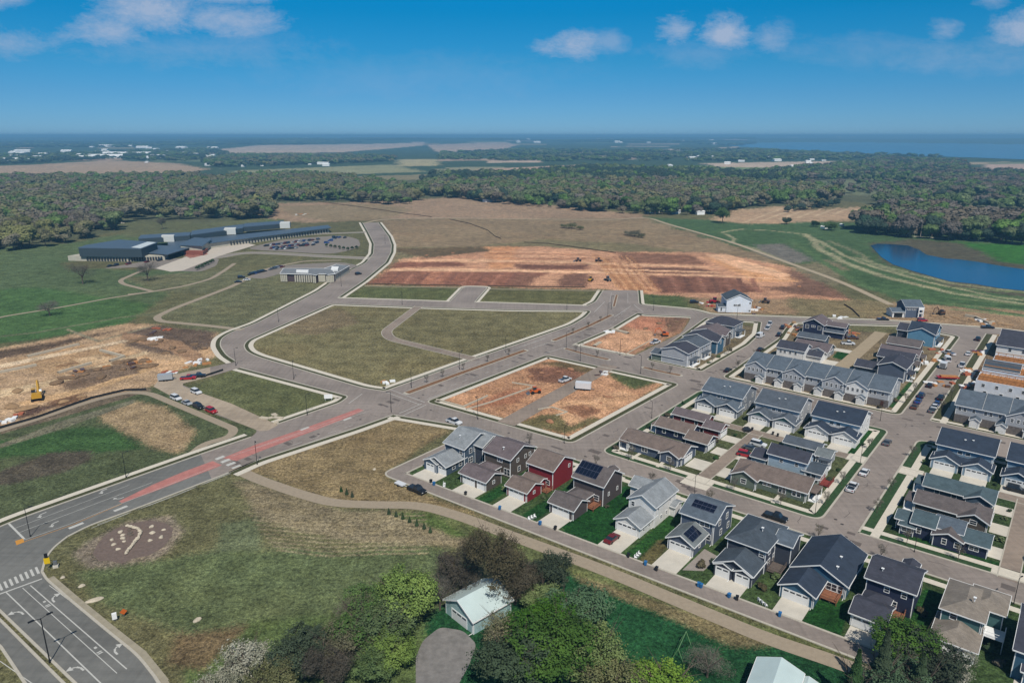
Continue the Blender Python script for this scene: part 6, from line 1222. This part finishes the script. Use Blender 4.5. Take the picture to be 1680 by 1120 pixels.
for q, r, hh, k, l in (
    ((812, 985), 6.8, 17, 'brown', 'tallest brown-twigged tree of the clump by the pale green shed'), ((756, 972), 5.6, 10, 'brown', 'brown-twigged tree at the left of the dark clump'), ((846, 990), 5.4, 11, 'brown', 'brown-twigged tree at the right of the dark clump'),
    ((722, 1000), 4.0, 8, 'bare', 'bare tree with a pale forked trunk beside the brown clump'), ((668, 1028), 6.4, 12, 'lime', 'bright lime green tree left of the shed'), ((632, 1062), 6.0, 9, 'mid', 'round green tree left of the asphalt drive'), ((588, 1040), 4.6, 9, 'bare', 'bare grey tree behind the green trees'),
    ((594, 1066), 6.2, 9, 'mid', 'low green tree in the middle of the bottom thicket'), ((556, 1090), 5.4, 9, 'olive', 'olive budding tree in the bottom thicket'), ((500, 1112), 5.2, 8, 'darkleaf', 'dark green bush in the bottom thicket'), ((540, 1125), 5.0, 8, 'brown', 'reddish brown twiggy bush at the bottom edge'),
    ((405, 1112), 5.4, 7.5, 'blossom', 'grey and white flowering bush at the bottom edge'), ((450, 1140), 5.6, 8, 'olive', 'olive bush at the bottom edge left of the thicket'), ((360, 1150), 4.2, 6, 'blossom', 'small flowering bush at the bottom edge, leftmost'), ((612, 1108), 4.4, 6, 'mid', 'small green bush left of the asphalt drive'),
    ((893, 1080), 6.8, 11, 'mid', 'big green tree right of the pale green shed'), ((830, 1084), 5.2, 10, 'olive', 'thin olive tree overhanging the shed roof'), ((610, 1020), 5, 8, 'mid', 'fresh green tree in the upper part of the bottom thicket'), ((690, 1000), 4.6, 7, 'mid', 'green tree between the lime tree and the bare forked one'), ((640, 1095), 5, 7, 'lime', 'yellow-green bush beside the asphalt drive'), ((938, 1040), 7.2, 9.5, 'teal', 'blue-green feathery tree right of the shed'), ((905, 1110), 8.0, 12, 'mid', 'wide green tree at the bottom centre'), ((972, 1110), 6.6, 10, 'lime', 'yellow-green tree at the bottom centre'), ((838, 1128), 6.6, 10, 'darkleaf', 'dark tree over the asphalt drive'),
    ((898, 960), 4.8, 7, 'darkleaf', 'dark green shrub between the brown clump and the path'), ((890, 1000), 4.6, 6, 'lime', 'lime green bush right of the brown clump'), ((1000, 1160), 7.0, 9, 'olive', 'olive tree at the bottom edge'), ((1090, 1165), 7.0, 8, 'lime', 'yellow-green bush along the bottom edge'), ((1160, 1110), 4.2, 6, 'bare', 'bare shrub at the edge of the dark lawn'),
    ((1438, 1150), 5.0, 12, 'dark', 'dark spruce at the lower right, nearest the path'), ((1395, 1165), 4.6, 10, 'dark', 'dark spruce at the lower right, left of another'), ((1480, 1090), 6.0, 9, 'mid', 'green tree over the indigo house drive'), ((1512, 1125), 5.6, 8, 'darkleaf', 'dark green tree at the lower right edge'), ((1556, 1118), 4.2, 6, 'blossom', 'white blossoming bush before the tan house'), ((1470, 1150), 5.4, 8, 'teal', 'blue-green bush among the spruces'),
    ((1500, 1160), 4.8, 9, 'dark', 'dark spruce at the lower right, right of another'), ((1185, 366), 8.5, 17, 'mid', 'large round tree standing alone before the tan field'), ((136, 466), 8.0, 14, 'bare', 'bare tree in the grass left of the school, nearer the corner'), ((243, 461), 7.5, 13, 'bare', 'bare tree before the school forecourt'), ((82, 518), 6.5, 9, 'bare', 'bare tree beside the footpath in the green field'),
    ((267, 376), 5.0, 14, 'olive', 'lone thin tree behind the school'), ((1290, 368), 5, 7, 'darkleaf', 'dark shrub at the corner of the tan field'), ((1338, 372), 5, 6, 'darkleaf', 'dark shrub below the tan field, middle'), ((1363, 378), 7, 9, 'mid', 'round green bush below the tan field')):
    tree(q, r, hh, near[k], TR[rr.randrange(3)], l, 'bush' if 'bush' in l or 'shrub' in l else 'tree', lift=.04 if k == 'dark' else (.02 if hh/r < 1.5 else .18), name='shrub' if 'bush' in l or 'shrub' in l else ('spruce_tree' if k == 'dark' else 'tree'))
for x, y, r in ((925, 374, 5), (938, 375, 7), (952, 377, 5), (1030, 386, 5), (1041, 388, 7), (1052, 390, 5)): tree((x, y), r, r*.95, near['olive'], TR[0], 'low olive thicket bush in the northern field, '+('left' if x < 1000 else 'right')+' clump', 'bush', ('left' if x < 1000 else 'right')+' thicket in the northern field', lift=0, name='shrub')
SP = [((560, 806), 3), ((569, 811), 3.4), ((578, 815), 3.2), ((638, 843), 3), ((650, 847), 3), ((661, 851), 3.2), ((672, 856), 2.6), ((684, 862), 3.4), ((696, 867), 3.2), ((706, 873), 3)]
for q, hh in SP: tree(q, 1.0, hh*.5, near['dark'], TR[0], 'small young conifer '+('above' if q[0] < 600 else 'below')+' the curving path', 'conifer', 'young conifers '+('above' if q[0] < 600 else 'below')+' the path', lift=.02, name='young_conifer')
yb = crown('crown', LM['darkleaf'] if 'darkleaf' in LM else LM['dark'], 12, 500, .12, 5)
for k in range(7): tree((324+k*4.2, 443-k*2), 1.6, 3.2, yb, TR[0], 'young planted tree in the strip before the school car park', 'tree', 'young trees before the school car park', lift=.2, name='young_tree')
for k in range(8): tree((536+k*7, 411-abs(k-5)*1.2), 1.6, 3.2, yb, TR[0], 'young planted tree along the round end of the school car park', 'tree', 'young trees round the school car park', lift=.2, name='young_tree')
# shrubs in the house gardens
SG_ = [(-119, 126), (-106, 128), (-95.8, 131), (-81, 137), (-63.6, 146), (-52, 128), (-50.4, 131), (-39, 128.5), (-38.3, 134), (-27.2, 133), (-12.4, 140), (-1, 136), (0.5, 133), (-76, 191), (-73.5, 199), (-71.5, 180), (-4, 180), (-4.2, 192), (-3.6, 197), (-43, 176), (-42.6, 186), (-42.4, 194), (-59, 214), (-41.6, 216), (-24.8, 214), (-8.4, 215), (-8, 211), (-97, 168), (-97, 188), (-97, 200), (-98, 214), (-76.4, 214),
       (-88, 251.6), (-79, 251.6), (-66, 251.6), (-52, 251.6), (-45, 251.8), (-20, 252), (-12, 252), (-4, 252), (-42.2, 262), (-42, 270), (-43, 300), (-44, 312), (-42.5, 290), (-110.5, 262), (-110.6, 272), (-110.4, 284)]
gm = {k: crown('crown', LM[k], 20+i, 260, .16, 5) for i, k in enumerate(('green', 'dark', 'brown'))}
for u, v in SG_: k = rr.choice(['green', 'dark', 'dark', 'brown']); s = rr.uniform(.6, 1.2); tree(None, s, s*1.3, gm[k], TR[0], 'small garden shrub beside a house wall', 'shrub', 'small shrubs in the house gardens', lift=0, name='garden_shrub', xy=U(u, v))
# young street trees, thin and still bare
st_m = crown('crown', LM['bare'], 40, 260, .09, 5, core=False, sparse=True, thin=.3)
for u, v in [(-39.4, 172), (-39.4, 186), (-39.4, 214), (-28.6, 176), (-28.6, 190), (-28.6, 216), (-90, 164.9), (-78, 164.9), (-60, 164.9), (-48, 164.9), (-20, 165), (-10, 165), (-118, 153.9), (-95, 154.2), (-78, 154.4), (-62, 154.5), (-36, 154.6), (-23, 154.7), (-39.2, 262), (-39.2, 276), (-28.4, 262), (-28.4, 280), (-98.4, 262), (-98.4, 280), (-109, 262), (-109, 278)]:
    tree(None, 1.3, 4.2, st_m, TR[1], 'thin young street tree in the strip beside the kerb', 'tree', 'young street trees in the residential streets', lift=.35, name='street_tree', xy=U(u, v))
for px in ((700, 628), (726, 619), (760, 607), (800, 594), (835, 583), (940, 548), (965, 538), (985, 528), (945, 577), (980, 586), (1070, 607), (1100, 613)): tree(px, 1.1, 3.4, st_m, TR[1], 'thin young tree planted in a boulevard median', 'tree', 'young trees in the boulevard medians', lift=.35, name='street_tree')
# woods: trees one can tell apart as objects, the mass behind as one object per wood
WOODS = [
 ('the wood left of the school', [(-160, 425), (0, 417), (60, 408), (120, 396), (180, 388), (195, 372), (200, 362), (330, 362), (440, 360), (452, 352), (440, 336), (400, 322), (340, 306), (200, 298), (100, 296), (-160, 300)], .62, [('olive', .45), ('green', .33), ('bare', .22)], 15),
 ('the wood behind the northern field', [(370, 332), (450, 330), (560, 330), (640, 336), (682, 337), (688, 328), (670, 312), (600, 298), (500, 290), (400, 292), (340, 300)], .6, [('green', .5), ('olive', .45), ('dark', .05)], 13),
 ('the mixed wood at the middle', [(684, 320), (740, 325), (840, 336), (900, 342), (1000, 350), (1090, 354), (1180, 352), (1205, 345), (1285, 334), (1380, 330), (1360, 318), (1250, 310), (1200, 303), (1000, 303), (880, 304), (700, 305)], .7, [('green', .42), ('bare', .18), ('olive', .25), ('dark', .15)], 15),
 ('the dark wood band in the centre', [(700, 292), (860, 290), (960, 280), (1100, 284), (1250, 290), (1330, 292), (1300, 302), (1100, 300), (900, 306), (780, 300)], .75, [('dark', .8), ('green', .2)], 17),
 ('the thicket on the tan field', [(1283, 349), (1320, 347), (1385, 337), (1370, 333), (1300, 337)], .8, [('dark', .5), ('olive', .5)], 9),
 ('the wood beside the pond', [(1402, 378), (1430, 386), (1500, 392), (1560, 396), (1700, 404), (1900, 410), (1900, 370), (1700, 368), (1600, 372), (1560, 352), (1500, 346), (1465, 350)], .72, [('bare', .6), ('dark', .2), ('green', .2)], 17),
 ('the wood above the pond', [(1440, 336), (1560, 340), (1700, 346), (1900, 350), (1900, 300), (1700, 296), (1560, 290), (1500, 300), (1560, 322), (1440, 326)], .5, [('bare', .4), ('dark', .2), ('green', .4)], 13),
 ('the broad wood on the right', [(1250, 312), (1400, 318), (1560, 326), (1620, 322), (1500, 304), (1390, 296), (1240, 298)], .22, [('bare', .5), ('green', .5)], 9),
 ('the wooded hill on the right', [(1240, 296), (1400, 296), (1500, 302), (1700, 298), (1900, 296), (1900, 284), (1600, 286), (1580, 268), (1440, 262), (1400, 270), (1240, 286)], .7, [('green', .4), ('dark', .4), ('bare', .2)], 14),
 ('the far woods on the left', [(330, 266), (380, 256), (560, 256), (650, 259), (645, 266), (520, 270), (380, 275), (345, 274)], .6, [('green', .5), ('dark', .3), ('olive', .2)], 13),
 ('the far woods above the tan fields', [(-160, 262), (-160, 276), (60, 268), (180, 262), (300, 266), (380, 254), (350, 246), (200, 250)], .5, [('dark', .6), ('green', .4)], 13),
 ('the tree belt left of the dark band', [(690, 296), (760, 290), (860, 292), (880, 298), (780, 302), (700, 303)], .5, [('dark', .5), ('green', .5)], 12),
 ('the left end of the far woods', [(-160, 301), (-160, 296), (100, 294), (250, 291), (330, 291), (345, 301)], .4, [('green', .5), ('olive', .5)], 12),
 ('the far woods at the centre', [(720, 262), (900, 266), (1100, 264), (1150, 266), (1400, 262), (1560, 258), (1440, 254), (1200, 246), (1000, 248), (860, 246), (720, 252)], .3, [('green', .6), ('dark', .4)], 13),
 ('the farthest woods', [(-160, 246), (350, 244), (700, 234), (850, 234), (1200, 240), (1240, 236), (1240, 228), (-160, 228)], .22, [('dark', .6), ('green', .4)], 13),
]
WL = {'green': leafmat('wood_green', C(92, 110, 60, 1.4), C(62, 78, 44, 1.3)), 'olive': leafmat('wood_olive', C(110, 106, 74, 1.3), C(88, 88, 58, 1.3)), 'bare': leafmat('wood_bare', C(108, 98, 84, 1.25), C(86, 80, 68, 1.25), .03), 'dark': leafmat('wood_dark', C(56, 74, 58, 1.2), C(42, 58, 46, 1.2), .04)}
FC = {k: crown('crown', WL[k], 60+i, 420, .085, 6, core=True, sparse=False) for i, k in enumerate(('green', 'olive', 'bare'))}; FC['dark'] = crown('crown', WL['dark'], 70, 420, .085, 6)
PC = bpy.data.collections.new('crown_kinds'); PO = {}
for k, me in FC.items(): o = bpy.data.objects.new('crown_kind', me); PO[k] = o
fine = {k: crown('crown', WL[k], 80+i, 1600, .05, 8) for i, k in enumerate(('green', 'olive', 'bare', 'dark'))}
def gn_instances(name, me, proto, label):
    o = link(name, me); tag(o, label, 'woodland', kind='stuff'); g = bpy.data.node_groups.new(name, 'GeometryNodeTree')
    g.interface.new_socket('Geometry', in_out='INPUT', socket_type='NodeSocketGeometry'); g.interface.new_socket('Geometry', in_out='OUTPUT', socket_type='NodeSocketGeometry')
    i = g.nodes.new('NodeGroupInput'); u = g.nodes.new('NodeGroupOutput'); p = g.nodes.new('GeometryNodeInstanceOnPoints'); oi = g.nodes.new('GeometryNodeObjectInfo'); oi.inputs['Object'].default_value = proto; oi.inputs['As Instance'].default_value = True
    s = g.nodes.new('GeometryNodeInputNamedAttribute'); s.data_type = 'FLOAT_VECTOR'; s.inputs[0].default_value = 'size'; r_ = g.nodes.new('GeometryNodeInputNamedAttribute'); r_.data_type = 'FLOAT_VECTOR'; r_.inputs[0].default_value = 'turn'
    L = g.links.new; L(i.outputs[0], p.inputs['Points']); L(oi.outputs['Geometry'], p.inputs['Instance']); L(s.outputs['Attribute'], p.inputs['Scale']); L(r_.outputs['Attribute'], p.inputs['Rotation']); L(p.outputs[0], u.inputs[0])
    md = o.modifiers.new('trees', 'NODES'); md.node_group = g; return o
indiv = []; gg = np.random.default_rng(11)
for wi, (nm, px, dens, kinds, hh) in enumerate(WOODS):
    poly = [G(x, y) for x, y in px]; a = np.array(poly); mn, mx_ = a.min(0), a.max(0); dist = np.hypot(*a.mean(0)); sp = max(8.6, min(28.0, 8.0*max(1, dist/1500)))
    n = int((mx_[0]-mn[0])*(mx_[1]-mn[1])/sp**2); n = min(n, 400000); P = gg.random((n, 2))*(mx_-mn)+mn; P = P[np.hypot(P[:, 0], P[:, 1]) > 100]; P = P[inpoly(P, poly)]
    P = P[np.abs(P[:, 0]) < P[:, 1]*.86+60]; clump = vnoise(P[:, 0], P[:, 1], 55*max(1, dist/1500), wi+20)+.5; P = P[gg.random(len(P)) < np.clip(dens*1.3-(.55 if dist > 900 else .25)*(clump < .36), 0, 1)]
    kn = vnoise(P[:, 0], P[:, 1], 45*max(1, dist/1500), wi+40)+.5+gg.normal(0, .22, len(P)); rk = np.argsort(np.argsort(kn))/max(1, len(P)); cum = np.cumsum([w for _, w in kinds]); ki = np.minimum(np.searchsorted(cum/cum[-1], rk), len(kinds)-1)
    d = np.hypot(P[:, 0], P[:, 1]); sz = gg.uniform(.5, 1.4, len(P))*hh; rad = sz*gg.uniform(.42, .66, len(P))*max(1, sp/11)
    order = np.argsort(d)
    take = set()
    if wi in (0, 1, 2, 5):
        k = {0: 95, 1: 45, 2: 90, 5: 50}[wi]; vis = [i for i in order if abs(P[i, 0]) < P[i, 1]*.74][:k]; take = set(vis)
        for i in vis: indiv.append((P[i], rad[i], sz[i], kinds[ki[i]][0], nm))
    for q, (kk, _) in enumerate(kinds):
        sel = np.array([i for i in np.nonzero(ki == q)[0] if i not in take], int)
        if not len(sel): continue
        me = bpy.data.meshes.new('woodland'); me.vertices.add(len(sel)); co = np.zeros((len(sel), 3), np.float32); co[:, :2] = P[sel]; co[:, 2] = sz[sel]*.12; 
        co[:, 2] += np.maximum(hillz(co[:, 0], co[:, 1]), 0)
        me.vertices.foreach_set('co', co.ravel()); s = me.attributes.new('size', 'FLOAT_VECTOR', 'POINT'); v3 = np.stack([rad[sel], rad[sel]*gg.uniform(.85, 1.15, len(sel)), sz[sel]*.5], 1).astype(np.float32); s.data.foreach_set('vector', v3.ravel())
        s = me.attributes.new('turn', 'FLOAT_VECTOR', 'POINT'); v3 = np.zeros((len(sel), 3), np.float32); v3[:, 2] = gg.random(len(sel))*6.28; s.data.foreach_set('vector', v3.ravel())
        gn_instances('woodland', me, PO[kk], dict(green='green leafy trees', olive='olive budding trees', bare='bare grey trees', dark='dark evergreen trees')[kk]+' of '+nm)
KN = dict(green='green leafy', olive='olive budding', bare='bare grey', dark='dark evergreen')
for P_, r_, s_, kk, nm in indiv: tree(None, r_, s_, fine[kk], TR[rr.randrange(3)], KN[kk]+' tree at the near edge of '+nm, 'tree', KN[kk]+' trees along '+nm, lift=.15, name='woodland_tree', xy=tuple(P_))
# ------------------------------------------------------------------ distant buildings
def far_house(w, d, hh, wallm, roofm):
    def f():
        m = MB(); m.box(-w/2, w/2, -d/2, d/2, 0, hh); r = MB(); r.ext([(-d/2-.5, hh), (0, hh+d*.22), (d/2+.5, hh)], -w/2-.5, w/2+.5, 'u'); return m.mesh('wall', wallm), r.mesh('roof', roofm)
    return shared(('far', w, d, hh, roofm.name), f)
WH = mat('far_white', (.8, .8, .78), .7); RG = mat('far_roof', (.5, .5, .5), .7)
def farm(px, w, d, hh, label, group, roof=WH, ang=None, cat='building', name='distant_building'):
    a = far_house(w, d, hh, WH, roof); o = thing(name, label, cat, G(*px), rr.uniform(0, 3) if ang is None else ang, group); link('wall', a[0], o); link('roof', a[1], o); q_ = float(hillz(np.array([o.location.x]), np.array([o.location.y]))[0]); o.location.z = max(0, q_); k_ = rr.uniform(.5, 1.25) if group else 1; o.scale = (k_*rr.uniform(.7, 1.2), k_, k_*.8)
for (x0, x1, y0, y1, n, w, d, hh, l, g) in ((0, 110, 250, 266, 16, 46, 26, 9, 'white industrial building in the far town at the left', 'white buildings of the far left town'), (110, 360, 243, 262, 34, 60, 34, 9, 'white long building in the far town left of centre', 'white buildings of the far town left of centre'),
      (400, 560, 252, 273, 22, 16, 10, 6, 'small white house among the far trees', 'small white houses among the far trees'), (560, 720, 224.8, 232, 12, 80, 50, 14, 'pale distant building near the horizon left of centre', 'pale buildings near the horizon left of centre'), (840, 1180, 225, 240, 26, 60, 40, 12, 'pale distant building near the horizon at the centre', 'pale buildings near the horizon at the centre'),
      (1260, 1500, 225, 229.5, 22, 80, 40, 12, 'pale distant building across the lake', 'pale buildings across the lake'), (1100, 1400, 256, 274, 16, 22, 12, 6, 'small farm building at the middle distance right of centre', 'farm buildings right of centre'), (320, 420, 258, 276, 8, 16, 10, 6, 'small pale house left of the far woods', 'small pale houses left of the far woods')):
    for k in range(n): farm((rr.uniform(x0, x1), rr.uniform(y0, y1)), w, d, hh, l, g, ang=rr.uniform(-.5, .5))
for q, w, d, l in (((773, 324), 26, 10, 'pale flat farmhouse at the edge of the middle wood'), ((800, 331), 14, 8, 'small pale farm building right of the flat farmhouse'), ((1098, 273), 24, 14, 'white barn at the edge of the dark wood band'), ((1148, 352), 8, 6, 'white house under the trees near the lone round tree'), ((1072, 349), 12, 9, 'pale house between trees left of the white house'), ((940, 331), 14, 8, 'small white building inside the middle wood'), ((955, 342), 12, 8, 'pale cottage at the near edge of the middle wood'), ((1109, 350), 9, 9, 'tall pale house between the trees'), ((1352, 375), 5, 4, 'small white shed left of the round green bush'), ((1381, 371), 4, 3, 'small white shed right of the round green bush'), ((241, 267), 12, 10, 'small white silo building at the tan field')):
    farm(q, w, d, 4.5 if w > 6 else 2.6, l, None, name='farm_building', roof=RG if 'white' not in l else WH)
def tower(px, s, label):
    t = thing('water_tower', label, 'water tower', G(*px)); t.scale = (s, s, s); m = MB(); m.tube((0, 0, 0), (0, 0, 30), 1.6, 1.4, 10); m.build('stem', WH, t); m = MB(); m.tube((0, 0, 28), (0, 0, 31), 2, 6, 14); m.tube((0, 0, 31), (0, 0, 35), 6, 6, 14); m.tube((0, 0, 35), (0, 0, 37), 6, 1.5, 14); m.build('tank', WH, t)
tower((503, 233), 1.6, 'white water tower on the horizon left of centre'); tower((615, 230.5), 1.5, 'white water tower on the horizon near the centre')
# ------------------------------------------------------------------ utility poles by the pond
for q in ((1421, 378), (1510, 388), (1606, 396)):
    t = thing('utility_pole', 'tall pale utility pole before the wood beside the pond', 'utility pole', G(*q), 0, 'utility poles before the pond wood'); m = MB(); m.tube((0, 0, 0), (0, 0, 14), .22, .15); m.build('pole', CONC2, t); m = MB(); m.box(-1.2, 1.2, -.08, .08, 13, 13.2); m.build('crossarm', CONC2, t)
# ------------------------------------------------------------------ air
hz = MB(); hz.box(-40000, 40000, -2000, 42000, -3, 104)
hm = bpy.data.materials.new('haze'); hm.use_nodes = True; ht = hm.node_tree; ht.nodes.clear(); ho = N(ht, 'ShaderNodeOutputMaterial'); hv = N(ht, 'ShaderNodeVolumePrincipled')
hv.inputs['Color'].default_value = (.26, .6, .9, 1); hv.inputs['Density'].default_value = .00016; hv.inputs['Anisotropy'].default_value = 0.0
ht.links.new(hv.outputs[0], ho.inputs['Volume']); o = hz.build('haze', hm); tag(o, kind='stuff'); o['label'] = 'blue summer haze over the distance'; o['category'] = 'haze'
